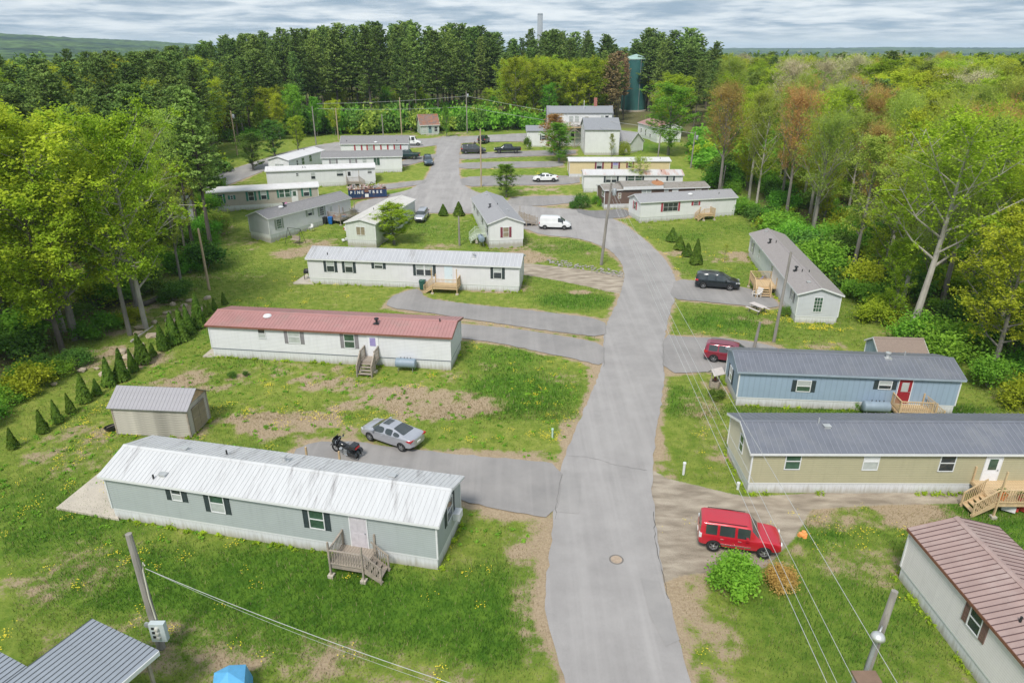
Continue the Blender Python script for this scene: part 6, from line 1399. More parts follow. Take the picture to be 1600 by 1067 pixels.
def ramp():
    a = wall_point(H4, 6.5, 4.7); t = thing('wheelchair_ramp', 'weathered wheelchair ramp descending from the gable end home to the van', 'ramp', gp(-.6, 101.5), 0)
    pts = [(0, 0, 1.0), (1.8, 0, 1.0), (5.2, -3.0, .15)]
    rt = t.location; E_ = gp(at(846, 352).x, at(846, 352).y)-rt; pts[2] = (E_.x-.8, E_.y+.3, E_.z+.15)
    MB().box(-.2, -.7, .9, 1.9, .7, 1.0).build('landing', WOODW, t)
    d = (Vector(pts[2])-Vector(pts[1])); sd = Vector((-d.y, d.x, 0)).normalized()*.62; p1 = Vector(pts[1]); p2 = Vector(pts[2])
    MB().add([tuple(p1-sd), tuple(p1+sd), tuple(p2+sd), tuple(p2-sd), tuple(p1-sd-Vector((0,0,.12))), tuple(p1+sd-Vector((0,0,.12))), tuple(p2+sd-Vector((0,0,.12))), tuple(p2-sd-Vector((0,0,.12)))], [(0,3,2,1),(4,5,6,7),(0,4,7,3),(1,2,6,5)]).build('ramp_deck', WOODW, t)
    bal = MB().box(-.025, -.025, 0, .025, .025, .95).mesh('baluster', WOODW)
    for s in (-1, 1):
        a_ = p1+sd*s; b2 = p2+sd*s
        for z in (.5, .95): MB().beam(a_+Vector((0, 0, z)), b2+Vector((0, 0, z)), .05, .09).build('handrail', WOODW, t)
        for i in range(13): obj('baluster', bal, t, a_.lerp(b2, i/12))
        for i in range(4):
            q = a_.lerp(b2, i/3); MB().beam((q.x, q.y, -.4), (q.x, q.y, q.z+1.15), .11, .11).build('post', WOODW, t)
    for x, y in ((0, -.65), (1.8, -.65), (0, .65), (1.8, .65)): MB().beam((x, y, -.5), (x, y, 2.9 if y > 0 else 2.1), .10, .10).build('post', WOODW, t)
    return t
ramp()
def picnic(u, v, rz):
    p = at(u, v); t = thing('picnic_table', 'pale picnic table on the grass near the yellow flowers', 'picnic table', p, rz); PT_ = mat('bleached boards', (.55, .50, .48), .8, .1)
    pl = MB().box(-.9, -.065, .71, .9, .065, .75).mesh('board', PT_)
    for i in range(5): obj('board', pl, t, (0, -.29+i*.145, 0))
    bn = MB().box(-.9, -.12, .40, .9, .12, .44).mesh('bench', PT_)
    for y in (-.72, .72): obj('bench', bn, t, (0, y, 0))
    for x in (-.6, .6):
        MB().beam((x, -.72, .38), (x, .72, .38), .05, .09).build('crossbeam', WOODW, t)
        for s in (-1, 1): MB().beam((x, s*.2, .70), (x, s*.6, -.05), .05, .09, 0, (1, 0, 0)).build('leg', WOODW, t)
    return t
picnic(1183, 487, R(-62))
def bin_(label, p, c, rz=0, group='wheeled bins'):
    t = thing('wheeled_bin', label, 'bin', p, rz, group); m = mat('bin '+str(c), c, .5, .08)
    b = MB(); b.add([(-.24,-.26,.05),(.24,-.26,.05),(.24,.26,.05),(-.24,.26,.05),(-.30,-.34,1.0),(.30,-.34,1.0),(.30,.36,1.0),(-.30,.36,1.0)], [(0,3,2,1),(4,5,6,7),(0,1,5,4),(1,2,6,5),(2,3,7,6),(3,0,4,7)]); b.build('bin_body', m, t)
    MB().prism([(-.36, 1.0), (.38, 1.0), (.38, 1.06), (.0, 1.12), (-.36, 1.05)], -.33, .33, 0, Matrix.Rotation(R(90), 4, 'Z')).build('bin_lid', m, t)
    for s in (-1, 1): MB().lathe([(0, -.03), (.11, -.03), (.11, .03), (0, .03)], 12, 0, Matrix.Translation((s*.27, .28, .11)) @ Matrix.Rotation(R(90), 4, 'Y')).build('wheel', TYRE, t)
bin_('dark green wheeled bin beside the brown deck stairs', wall_point(H3, on3('F', 662, 445).x, -.55), (.02, .09, .065), H3.rotation_euler.z)
bin_('black wheeled bin below the cluttered deck', gp(at(508, 350).x, at(508, 350).y), (.02, .02, .022)); bin_('bright blue bin below the cluttered deck', gp(at(517, 350).x, at(517, 350).y), (.01, .12, .42))
def barbecue(p, label):
    t = thing('barbecue', label, 'barbecue', p, R(20), None); MB().box(-.5, -.28, .75, .5, .28, .95).build('firebox', BLACK, t)
    MB().lathe([(0, .5), (.29, .46), (.33, .3), (.33, .0), (0, 0)], 14, 0, Matrix.Translation((-.42, 0, .95)) @ Matrix.Rotation(R(90), 4, 'Y') @ Matrix.Diagonal((.9, .9, 1.7, 1))).build('hood', BLACK, t, True)
    for x in (-.45, .45):
        for y in (-.22, .22): MB().box(x-.03, y-.03, 0, x+.03, y+.03, .75).build('leg', BLACK, t)
barbecue(wall_point(H3, -.75, 1.3, .06), 'black barbecue on the slab at the silver ribbed roof home'); barbecue(wall_point(H7, -.9, 1.0), 'dark barbecue at the end of the beige home')
def well():
    p = at(1116, 604); t = thing('wishing_well', 'small wooden wishing well in the flower bed by the light blue home', 'garden ornament', p, R(25))
    MB().lathe([(.42, 0), (.42, .55), (.34, .55), (.34, 0)], 8).build('well_ring', WOODW, t)
    for x in (-.38, .38): MB().box(x-.04, -.04, 0, x+.04, .04, 1.35).build('post', WOODW, t)
    r_ = MB(); r_.prism([(-.45, 1.2), (0, 1.6), (.45, 1.2), (.45, 1.25), (0, 1.66), (-.45, 1.25)], -.55, .55, 0, Matrix.Rotation(R(90), 4, 'Z')); r_.build('well_roof', mat('pale shingle', (.50, .46, .44), .8), t)
    MB().lathe([(.0, .62), (.14, .62), (.12, .85), (0, .85)], 10).build('bucket', mat('red brown pot', (.2, .07, .05), .7), t)
well()
def pipe(u, v, h, label, m, r=.06):
    p = at(u, v); t = MB().tube([(0, 0, -.2), (0, 0, h)], r, 10).add([], []).lathe([(r*1.35, h-.12), (r*1.35, h), (0, h+.01)], 10).build('standpipe', m, None, loc=p); tag(t, label, 'pipe')
pipe(863, 684, .75, 'short pale green pipe standing in the lawn by the road', mat('pale green pipe', (.45, .60, .54), .5)); pipe(1068, 739, .8, 'white pipe stub in the lawn across the road', WHITE, .08); pipe(1153, 762, .4, 'low white pipe by the corner of the tan home', WHITE, .08)
mh = at(963, 874); t = thing('manhole_cover', 'worn round manhole cover set in the main road', 'manhole', Vector((mh.x, mh.y, .012)))
MB().lathe([(.31, .004), (.32, .012), (.37, .012), (.39, .003)], 36).build('ring', mat('dark iron', (.17, .155, .14), .7), t); MB().lathe([(0, .012), (.295, .012), (.30, .004)], 36).build('cover', mat('rusty sandy iron', (.36, .28, .21), .8, .2, 6), t)
# person between the two dark vehicles
def person():
    p = gp(-8.3, 157.0); t = thing('person', 'person in dark clothes standing beyond the dark grey SUV', 'person', p)
    me = bpy.data.meshes.new('body'); J = [(0,0,.95),(0,0,1.2),(0,0,1.42),(0,0,1.52),(0,-.01,1.66),(-.1,0,.9),(-.11,.02,.5),(-.12,0,.06),(.1,0,.9),(.11,-.03,.5),(.13,-.02,.06),(-.19,0,1.42),(-.25,-.02,1.15),(-.22,-.12,.92),(.19,0,1.42),(.25,.0,1.15),(.24,-.1,.92),(-.12,-.15,.03),(.13,-.17,.03)]
    E_ = [(0,1),(1,2),(2,3),(3,4),(0,5),(5,6),(6,7),(0,8),(8,9),(9,10),(2,11),(11,12),(12,13),(2,14),(14,15),(15,16),(7,17),(10,18)]
    Rr = [.15,.15,.16,.06,.10,.10,.07,.05,.10,.07,.05,.07,.05,.035,.07,.05,.035,.035,.035]
    me.from_pydata(J, E_, []); o = bpy.data.objects.new('body', me); col.objects.link(o); sk = o.modifiers.new('s', 'SKIN'); sk.use_smooth_shade = True; o.modifiers.new('ss', 'SUBSURF').levels = 1
    for i, r_ in enumerate(Rr): me.skin_vertices[0].data[i].radius = (r_, r_*.8)
    me.skin_vertices[0].data[0].use_root = True
    dg = bpy.context.evaluated_depsgraph_get(); m2 = bpy.data.meshes.new_from_object(o.evaluated_get(dg)); bpy.data.objects.remove(o)
    for m_ in (mat('black clothing', (.015, .016, .02), .9), mat('skin', (.42, .26, .19), .6)): m2.materials.append(m_)
    for f in m2.polygons: f.material_index = 1 if f.center.z > 1.5 or (abs(f.center.x) > .2 and f.center.z < .97 and f.center.z > .85) else 0
    obj('body', m2, t); MB().lathe([(0, 1.79), (.10, 1.75), (.115, 1.66), (.09, 1.6)], 12, 0, Matrix.Translation((0, .02, 0))).build('hair', BLACK, t, True)
person()
# swing frame, chairs, bags, tents, small clutter
def swing():
    p = at(462, 380); t = thing('garden_swing', 'empty metal frame of a garden swing on the bare patch', 'swing', p, R(-25)); 
    for x in (-1.1, 1.1):
        for y in (-.7, .7): MB().tube([(x*1.1, y, 0), (x, 0, 2.1)], .03, 6).build('leg', BLACK, t)
    MB().tube([(-1.1, 0, 2.1), (1.1, 0, 2.1)], .03, 6).build('top_bar', BLACK, t); MB().box(-.7, -.25, .45, .7, .25, .55).build('seat', WOODW, t); MB().box(-.7, .22, .5, .7, .28, 1.0).build('backrest', WOODW, t)
swing()
def chair(p, rz, label, m):
    t = thing('garden_chair', label, 'chair', p, rz)
    for i in range(5): MB().box(-.3, -.3+i*.12, .36-.02*i, .3, -.2+i*.12, .39-.02*i).build('seat_slat', m, t)
    for i in range(5): MB().beam((-.26+i*.13, .26, .3), (-.30+i*.15, .55, 1.0), .10, .02, 0, (0, 1, 0)).build('back_slat', m, t)
    for s in (-1, 1): MB().box(s*.36-.06, -.35, .56, s*.36+.06, .4, .59).build('armrest', m, t); MB().box(s*.33-.03, -.33, 0, s*.33+.03, -.27, .56).build('leg', m, t); MB().box(s*.33-.03, .25, 0, s*.33+.03, .31, .56).build('leg', m, t)
chair(at(1182, 464), R(-60), 'white wooden armchair with coloured cushion below the new porch', mat('white chair paint', (.68, .66, .64), .6))
def bags(label, p, cols, n=4, s=.4):
    t = thing('rubbish_bags', label, 'rubbish bags', p); 
    for i in range(n):
        b = MB(); M_ = Matrix.Translation((rng.uniform(-s, s), rng.uniform(-s*.5, s*.5), .2)) @ Matrix.Rotation(rng.uniform(0, 3), 4, 'Z')
        b.lathe([(0, -.22), (.26, -.2), (.36, -.05), (.33, .12), (.16, .26), (.05, .32), (.09, .4)], 9, 0, M_); o = b.build('bag', cols[i % len(cols)], t)
BAGK = mat('black bag', (.02, .022, .028), .3, .3, 5, bump=.6); BAGB = mat('blue bag', (.03, .10, .40), .35, .2, 5, bump=.6); BAGW = mat('white bag', (.55, .60, .66), .35, .1, 5, bump=.6)
bags('heap of black and blue bags beside the new porch', at(1186, 440), [BAGK, BAGK, BAGB, BAGK], 5, .7)
dkp = DK.location; Mdk = Matrix.Rotation(DK.rotation_euler.z, 3, 'Z')
bags('blue and black bags piled on the big lumber deck', dkp+Mdk @ Vector((3.5, -1.4, .92)), [BAGB, BAGK, BAGW, BAGK], 5, .7); bags('pale blue bags at the far end of the big deck', dkp+Mdk @ Vector((4.6, -1.0, .92)), [BAGW], 3, .4)
def pot(p, label, c, s=1.0):
    t = thing('flower_pot', label, 'flower pot', p); MB().lathe([(0, 0), (.14*s, 0), (.19*s, .3*s), (.16*s, .3*s), (0, .24*s)], 12).build('pot', mat('pot '+label[:6], c, .7), t); o = obj('plant', quads_mesh('plant', bush_q(77, 300, .06)*.35*s+np.array([0, 0, .25*s]), LD), t)
pot(dkp+Mdk @ Vector((.6, -1.9, .92)), 'orange pot in the corner of the big lumber deck', (.7, .2, .05), 1.3); pot(dkp+Mdk @ Vector((1.6, -2.0, .92)), 'red pot on the big lumber deck behind the balusters', (.35, .05, .05))
pot(dkp+Mdk @ Vector((2.2, -2.0, .92)), 'white pot on the big lumber deck behind the balusters', (.6, .6, .6))
def cover(p, rz, label, m):
    t = thing('play_tent', label, 'tent', p, rz); b = MB(); a = [(-.8,-.7,0),(.8,-.7,0),(.8,.7,0),(-.8,.7,0),(-.65,-.5,1.0),(.6,-.5,1.05),(.65,.5,1.0),(-.6,.5,1.0),(0,0,1.35),(0,-.6,1.12),(0,.6,1.1)]
    b.add(a, [(0,1,5,9,4),(1,2,6,5),(2,3,7,10,6),(3,0,4,7),(4,9,8),(9,5,8),(5,6,8),(6,10,8),(10,7,8),(7,4,8)]); b.build('tent_fabric', m, t)
cover(gp(-11.75, 20.6), R(20), 'bright blue fabric tent at the bottom edge of the lawn', mat('blue tarp', (.10, .36, .62), .5, .1, 3))
# back garden frame posts by the sage green home
t = thing('wooden_steps', 'back steps with tall posts behind the sage green home', 'porch', wall_point(H1, on1('F', 400, 800).x, 4.1), H1.rotation_euler.z)
for x in (0, 2.2): MB().box(x-.05, 1.5, 0, x+.05, 1.6, 2.6).build('post', WOODN, t)
MB().box(-.05, 0, .62, 2.25, 1.55, .7).build('landing', WOODW, t)
for y in (0.02, 1.53): MB().box(-.05, y-.03, 1.55, 2.25, y+.03, 1.63).build('handrail', WOODN, t)
bl_ = MB().box(-.018, -.018, .7, .018, .018, 1.55).mesh('baluster', WOODN)
for i in range(14): obj('baluster', bl_, t, (.1+i*.155, 1.53, 0))
for i in range(8): obj('baluster', bl_, t, (0, .1+i*.19, 0)); obj('baluster', bl_, t, (2.2, .1+i*.19, 0))
wb = thing('wheelbarrow', 'dark overturned wheelbarrow at the end of the garden shed', 'wheelbarrow', gp(-28.5, 42.4), R(40)); MB().lathe([(.3, 0), (.45, .35), (.42, .35), (.27, .02)], 8, 0, Matrix.Diagonal((1.3, .8, 1, 1))).build('tray', BLACK, wb); MB().tube([(-.5, .2, .2), (.9, .25, .35)], .02, 6).build('handle', WOODW, wb)
lg = MB().tube([at(222, 478)+Vector((0, 0, .1)), at(250, 470)+Vector((0, 0, .35)), at(285, 458)+Vector((0, 0, .3))], [.28, .25, .2], 9).build('fallen_log', BARKD, None); tag(lg, 'dark fallen log lying across the left wood floor', 'log')
lg = MB().tube([at(205, 535)+Vector((0, 0, .1)), at(240, 512)+Vector((0, 0, .2))], [.10, .06], 7).build('fallen_log', BARKP, None); tag(lg, 'thin pale fallen branch by the hedge of cone shrubs', 'log')
# rocks: border beside the gravel drive and stones on the left bank
def rocks(name, label, pts, s0, s1, m, seed):
    r = random.Random(seed); mb = MB()
    for p in pts:
        bm = bmesh.new(); bmesh.ops.create_icosphere(bm, subdivisions=1, radius=1); s = r.uniform(s0, s1); ax = Vector((r.uniform(.7, 1.3), r.uniform(.7, 1.2), r.uniform(.4, .7)))*s
        vs = [tuple(Vector((v.co.x*ax.x, v.co.y*ax.y, v.co.z*ax.z))*(r.uniform(.8, 1.15))+p) for v in bm.verts]; fs = [tuple(v.index for v in f.verts) for f in bm.faces]; bm.free(); mb.add(vs, fs)
    return stuff(mb.build(name, m), label)
STN = mat('grey stone', (.30, .28, .26), .9, .25, 3, bump=.4); STP = mat('sandy stone', (.42, .34, .26), .9, .2, 3, bump=.4)
pts = []
for i in range(150):
    k = rng.random(); p = at(855+120*k+rng.uniform(-3, 3), 406+22*k+rng.uniform(-3, 6)); pts.append(p)
rocks('rock_border', 'loose grey stones lining the gravel driveway', pts, .07, .2, STN, 3)
rocks('stones', 'sandy boulders along the left bank', [at(130+rng.uniform(-5, 60)*1.0+k*6, 585-k*5+rng.uniform(-6, 6)) for k in range(24)]+[at(85, 600), at(128, 578), at(288, 478), at(295, 470)], .2, .6, STP, 5)

def plastic_chair(p, rz, label, c):
    m = mat('plastic '+str(c), c, .5); t = thing('garden_chair', label, 'chair', p, rz)
    MB().box(-.25, -.25, .40, .25, .25, .44).build('seat', m, t); MB().beam((0, .24, .44), (0, .34, .86), .46, .03, 0, (0, 1, 0)).build('backrest', m, t)
    for x in (-.22, .22):
        for y in (-.22, .22): MB().box(x-.02, y-.02, 0, x+.02, y+.02, .40).build('leg', m, t)
plastic_chair(wall_point(H7, 11.6, -1.0), .4, 'pink plastic chair in front of the beige home', (.55, .22, .42)); plastic_chair(wall_point(H6, 6.8, -.9), -.5, 'small white chair by the bins of the lavender white home', (.66, .66, .66))
plastic_chair(gp(-21.5, 96.5), 1.0, 'green plastic chair on the strip beside the cream roofed home', (.05, .30, .14))
def junk(label, p, n, spread, pal, seed, cat='junk pile', name='junk_pile'):
    r = random.Random(seed); t = thing(name, label, cat, p)
    for i in range(n):
        M_ = Matrix.Translation((r.uniform(-spread, spread), r.uniform(-spread*.6, spread*.6), .12)) @ Matrix.Rotation(r.uniform(0, 3), 4, 'Z') @ Matrix.Rotation(r.uniform(-.3, .3), 4, 'X'); a, b, c = r.uniform(.1, .4), r.uniform(.08, .25), r.uniform(.03, .28)
        col_ = pal[i % len(pal)]; mb = MB(); mb.box(-a, -b, -.1, a, b, c, 0, M_); mb.box(-a*.9, -b*.9, c, a*.9, b*.9, c+.02, 0, M_); mb.build('box', mat('junk '+str(col_), col_, .7), t)
junk('wood offcuts and boxes on the ground before the beige home', wall_point(H7, 13.4, -1.6), 9, 1.1, [(.45, .33, .22), (.40, .30, .20), (.55, .5, .42), (.5, .3, .35)], 4)
junk('white and grey boxes on the verge behind the cream roofed home', gp(-23.3, 94.3), 5, .6, [(.66, .66, .66), (.4, .4, .42)], 6)
junk('toys and boxes heaped on the grey weathered deck', wall_point(H6, on6('F', 520, 330).x+.5, -1.2, .82), 10, 1.0, [(.45, .33, .22), (.5, .48, .46), (.2, .3, .45), (.5, .2, .15)], 9)
junk('assorted items standing on the upper deck of the tall white house', BIG.location+Vector((5.5, -1.3, 4.5)), 9, 3.0, [(.6, .6, .6), (.1, .1, .1), (.3, .25, .2)], 12)
junk('coloured buckets under the big lumber deck', dkp+Mdk @ Vector((1.6, -1.6, 0)), 4, .7, [(.5, .05, .04), (.05, .15, .5), (.6, .6, .6)], 15)

# ------------------------------------------------------------------ shrubs and small plants
CONE = [quads_mesh('foliage', conifer_cone(s_), LA) for s_ in (1, 2, 3)]
def cone_shrub(label, p, H, wd, group, name='arborvitae', rim=None):
    t = thing(name, label, 'shrub', p, rng.uniform(0, 6), group); k = H; o = obj('foliage', rng.choice(CONE), t); o.scale = (wd*rng.uniform(.88, 1.12), wd*rng.uniform(.88, 1.12), H); t.rotation_euler.x = rng.uniform(-.05, .05); t.rotation_euler.y = rng.uniform(-.05, .05)
    MB().tube([(0, 0, -.1), (0, 0, H*.8)], [.05, .02], 5).build('trunk', BARKD, t)
row = [(21,699,672),(68,674,643),(91,659,628),(112,644,617),(132,627,587),(152,616,594),(171,601,562),(191,593,549),(209,580,548),(225,567,525),(239,556,537),(256,545,508),(271,536,493),(286,531,485),(297,520,480),(311,511,463),(322,494,477),(328,488,472),(335,483,467),(351,475,458)]
for i, (u, v, vt) in enumerate(row):
    p = at(u, v); H_ = at_y(u, vt, p.y).z-p.z
    if i == 0: lab = 'cone shaped cedar at the lower end of the left row'
    elif i == len(row)-1: lab = 'cone shaped cedar at the upper end of the left row'
    else: lab = 'cone shaped cedar, %s from the lower end of the left row' % ('second third fourth fifth sixth seventh eighth ninth tenth eleventh twelfth thirteenth fourteenth fifteenth sixteenth seventeenth eighteenth nineteenth'.split()[i-1])
    cone_shrub(lab, p, max(1.0, H_*1.05), max(1.1, H_*.76), 'cone shaped cedars along the left bank')
for (u, v, vt), lab in zip(((1050,376,357),(1062,389,369),(1074,399,381),(1087,412,375)), ('farthest of four dark cone shrubs on the right lawn', 'second farthest of four dark cone shrubs on the right lawn', 'short cone shrub next to the tallest on the right lawn', 'tallest and nearest of four dark cone shrubs')):
    p = at(u, v); cone_shrub(lab, p, at_y(u, vt, p.y).z-p.z, 2.5, 'four cone shrubs on the right lawn')
for (u, v, vt), lab in zip(((693,336,320),(717,336,316)), ('small dark cone shrub left on the lawn by the bulb of road', 'small dark cone shrub above the short lawn pole')):
    p = at(u, v); cone_shrub(lab, p, at_y(u, vt, p.y).z-p.z, 2.6, 'two cone shrubs by the road bulb')
def shrub(label, u, v, H_, wd, leaf, v_=None, group=None, name='shrub'):
    p = at(u, v); return tree(name, label, 'shrub', 'bush', p.x, p.y, H_, leaf, v_, wd*.62, group=group)
b1 = quads_mesh('foliage', bush_q(301, 9000, .045, 1.0, 40), LF); b2 = quads_mesh('foliage', bush_q(302, 7000, .035, .8, 40), LO)
for lab, u, v, H_, W_, me, lf, nm in (('round bright green bush in front of the red SUV', 1152, 932, 1.9, 1.45, b1, LF, 'shrub'), ('low rust brown bush beside the bright green bush', 1226, 928, 1.25, 1.05, b2, mat('x', (0, 0, 0)) and LO, 'shrub')):
    p = at(u, v); t = thing(nm, lab, 'shrub', gp(p.x, p.y+.6), 0); o = obj('foliage', me, t); o.scale = (W_, W_, H_*.95)
    s = MB()
    for k in range(7): s.tube([(0, 0, -.1), (math.cos(k*.9)*.6*W_, math.sin(k*.9)*.6*W_, H_*.6)], [.03, .01], 5)
    s.build('stems', BARK, t)
shrub('leafy dark shrub group on the island beside the brown home', 909, 324, 2.6, 1.1, LD, 0); shrub('low green shrub on the island next to the tall dark shrub', 896, 325, 1.3, 1.3, LD, 1); shrub('small round shrub by the brown home corner', 931, 318, 1.7, .9, LF, 2); shrub('small low shrub right of the brown home corner shrub', 938, 322, 1.3, .9, LF, 3)
shrub('flower bed shrub beside the wishing well', 1120, 622, 1.0, 1.4, LD, 0); shrub('grey green shrub at the corner of the long white home', 1228, 492, 1.2, 1.1, LD, 1); shrub('round grey green bush below the tall left pine', 345, 365, 4.0, .9, LS, 2); shrub('dark shrub left of the tall white house low wing', 824, 233, 2.6, .8, LD, 3)
shrub('green shrub behind the garage wing', 975, 242, 3.2, .8, LS, 0); shrub('leafy plant beside the grey oil tank of the light blue home', 1336, 637, 1.0, .8, LF, 1); shrub('small weed clump on the slope below the red roofed home', 362, 588, .6, 1.4, LD, 2); shrub('second weed clump on the slope below the red roofed home', 384, 586, .5, 1.3, LD, 3)
# individual garden trees
def tr(nm, lab, kind, u, v, H_, leaf, v_=None, w=1.0, **k):
    p = at(u, v); return tree(nm, lab, 'tree', kind, p.x, p.y, H_, leaf, v_, w, **k)
tr('broadleaf_tree', 'round yellow green tree beside the cream roofed home', 'leafy', 616, 381, 6.0, LY, 3, 2.3)
tr('broadleaf_tree', 'young light green tree between asphalt drives above the gable end home', 'leafy', 791, 308, 6.0, LF, 3, 1.9)
tr('broadleaf_tree', 'dense tree with pinkish and green leaves before the tall white house', 'leafy', 873, 253, 8.2, LF, 3, 2.0); tr('broadleaf_tree', 'pinkish budding small tree before the tall white house', 'leafy', 866, 243, 9.0, LO, 3, 1.6)
tr('broadleaf_tree', 'small pale tree in front of the rust streaked roof', 'airy', 998, 298, 6.2, LS, 0, 1.4)
tr('broadleaf_tree', 'dark round street tree left of the angled white home', 'leafy', 396, 266, 7.5, LD, 3, 1.7); tr('broadleaf_tree', 'dark round tree beyond the angled white home', 'leafy', 430, 246, 8.0, LD, 3, 1.7); tr('broadleaf_tree', 'olive round tree behind the angled white home', 'leafy', 466, 236, 7.5, LG, 1, 1.1)
tr('broadleaf_tree', 'young bright tree near the derelict cottage', 'leafy', 698, 214, 8.0, LF, 3, .8)
tr('young_tree', 'thin bare sapling on the right lawn', 'airy', 1132, 408, 2.4, LS, 1, .6)
tr('young_tree', 'twiggy sapling before the garage wing', 'airy', 955, 245, 5.0, LS, 2, .8)
tr('pine_tree', 'tall pine with bare leaning trunk at the left wood edge', 'pine', 334, 398, 20.5, LP2, 3, 1.1)
p = at(1420, 527); T_ = tree('budding_tree', 'tall tree with thick pale forked trunk at the right wood edge', 'tree', 'airy', p.x, p.y, 21, LY, 1, 1.15, rz=0.4, bark=BARKP, lean=(0, R(6)))
T_.children[0].scale = (1.3, 1.3, 21/18)
tr('broadleaf_tree', 'narrow bright green conical tree beside the pale forked trunk', 'leafy', 1392, 505, 9.5, LG, 3, .85); tr('broadleaf_tree', 'great yellow green maple at the left wood edge', 'leafy', 118, 528, 21.5, LY, 0, 1.15)
tr('broadleaf_tree', 'tall yellow green tree with long pale trunk behind the cedar row', 'leafy', 228, 512, 21.0, LY, 2, .85, bark=BARKP); tr('broadleaf_tree', 'slender tree with dark trunk just left of the long pale trunk', 'airy', 203, 522, 17.0, LY, 0, .9)
tr('broadleaf_tree', 'yellow green tree rising at the far left of the wood', 'leafy', 15, 525, 20.5, LY, 1, 1.1); tr('pine_tree', 'dark hemlock with low drooping branches in the left wood', 'pine', 232, 440, 15, LD, 2, 1.3)
tr('broadleaf_tree', 'large round acid green tree right of the water tank', 'leafy', 1050, 214, 15.5, LY, 0, 1.35); tr('broadleaf_tree', 'tall fresh green tree over the small pinkish roofed house', 'leafy', 1044, 242, 14.5, LF, 1, 1.55)
tr('budding_tree', 'tall russet budding tree with grey trunk at the right wood edge', 'twiggy', 1122, 312, 18.5, LO, 0, 1.1)

# ------------------------------------------------------------------ woods
HOUSES = [q for q in FOOT]
placed = []
def clear(x, y, d):
    for a, b, r_ in placed:
        if (x-a)**2+(y-b)**2 < (d+r_)**2*.25: return False
    return True
FP = np.array([[0, 0]])
def near_house(x, y, m):
    X = np.array([x]); Y = np.array([y])
    return any(poly_dist(X, Y, q)[0] < m for q in FOOT) or road_dist(X, Y)[0] < m*.6
def inview(x, y, m=6): return abs(x) < .75*(.92*y+9.8)+m
def left_edge(y): return np.interp(y, [30, 41, 53, 63, 71, 79, 95, 113, 145, 156, 190], [-39.5, -37.8, -38.2, -37.8, -37, -37, -43, -50, -60, -62, -60])
def right_edge(y): return np.interp(y, [30, 45, 55, 64, 76, 89, 101, 109, 130, 156, 200], [41, 39.5, 39, 37.5, 40, 39, 39, 38, 39, 42, 56])
def scatter(n, x0, x1, y0, y1, test, dmin, fn, tries=40):
    c = 0; k = 0
    while c < n and k < n*tries:
        k += 1; x = rng.uniform(x0, x1); y = y0+(y1-y0)*rng.random()
        if not inview(x, y) or not test(x, y) or not clear(x, y, dmin) or near_house(x, y, 2.2 if dmin > 3 else 1.0): continue
        placed.append((x, y, dmin)); fn(x, y); c += 1
    return c
BQ = []
def queue_bush(nm, lab, cat, kind, x, y, H_, leaf, width=1.0, group=None): BQ.append((math.hypot(x, y), nm, lab, cat, kind, x, y, H_, leaf, width, group))
def flush_bushes(nmax):
    BQ.sort(key=lambda q: q[0])
    for q in BQ[:nmax]: tree(*q[1:8], q[8], width=q[9], group=q[10])
    r = np.random.default_rng(8); mats = [LF, LG, LS, LY, LD]; V = []; M_ = []
    base = [bush_q(500+i, 900, .075) for i in range(4)]
    for q in BQ[nmax:]:
        a = r.uniform(0, 6.28); c, s_ = math.cos(a), math.sin(a); b = base[r.integers(0, 4)]; H_ = q[7]; w = H_*q[9]
        x = (b[..., 0]*c-b[..., 1]*s_)*w+q[5]; y = (b[..., 0]*s_+b[..., 1]*c)*w+q[6]; z = b[..., 2]*H_+zt(q[5], q[6])-.1
        V.append(np.stack([x, y, z], 2)); M_.append(np.full(len(b), mats.index(q[8]) if q[8] in mats else 0))
    if V:
        V = np.concatenate(V); stuff(obj('undergrowth', npmesh('undergrowth', V.reshape(-1, 3), np.arange(4*len(V)).reshape(-1, 4), mats, np.concatenate(M_))), 'dense undergrowth filling the floor of the woods')
LM = {'back': [(330, 'behind the hidden grey shed'), (430, 'behind the two dark street trees'), (500, 'behind the angled white home'), (570, 'left of the red shuttered home'), (645, 'above the red shuttered home'), (700, 'around the derelict cottage'), (760, 'by the tall pole at the wood edge'), (820, 'above the black pickup'), (900, 'behind the tall white house'), (975, 'left of the water tank'), (1080, 'right of the water tank'), (9999, 'at the right end of the back wood')],
 'left': [(60, 'at the far left of the picture'), (150, 'behind the great yellow green maple'), (240, 'around the long pale trunk'), (310, 'near the tall bare trunked pine'), (9999, 'by the beige home and hidden street')],
 'right': [(1100, 'by the pale yellow home'), (1180, 'over the bend home'), (1260, 'over the long white home'), (1340, 'behind the long white home'), (1430, 'left of the pale forked trunk'), (1520, 'right of the pale forked trunk'), (9999, 'at the far right of the picture')]}
def wl(what, wood, x, y, H_=None):
    u = 800+x*FOC/(y*.9195+9.8)
    w = next(t for a, t in LM[wood] if u < a); e = y-{'back': 196, 'left': 60, 'right': 60}[wood]
    row = 'in the front row' if e < (14 if wood == 'back' else 22) else ('in the middle rows' if e < (40 if wood == 'back' else 70) else 'in the far rows')
    sz = '' if H_ is None else ('tall ' if H_ > 17 else 'shorter ')
    return '%s%s %s, %s' % (sz, what, row, w)
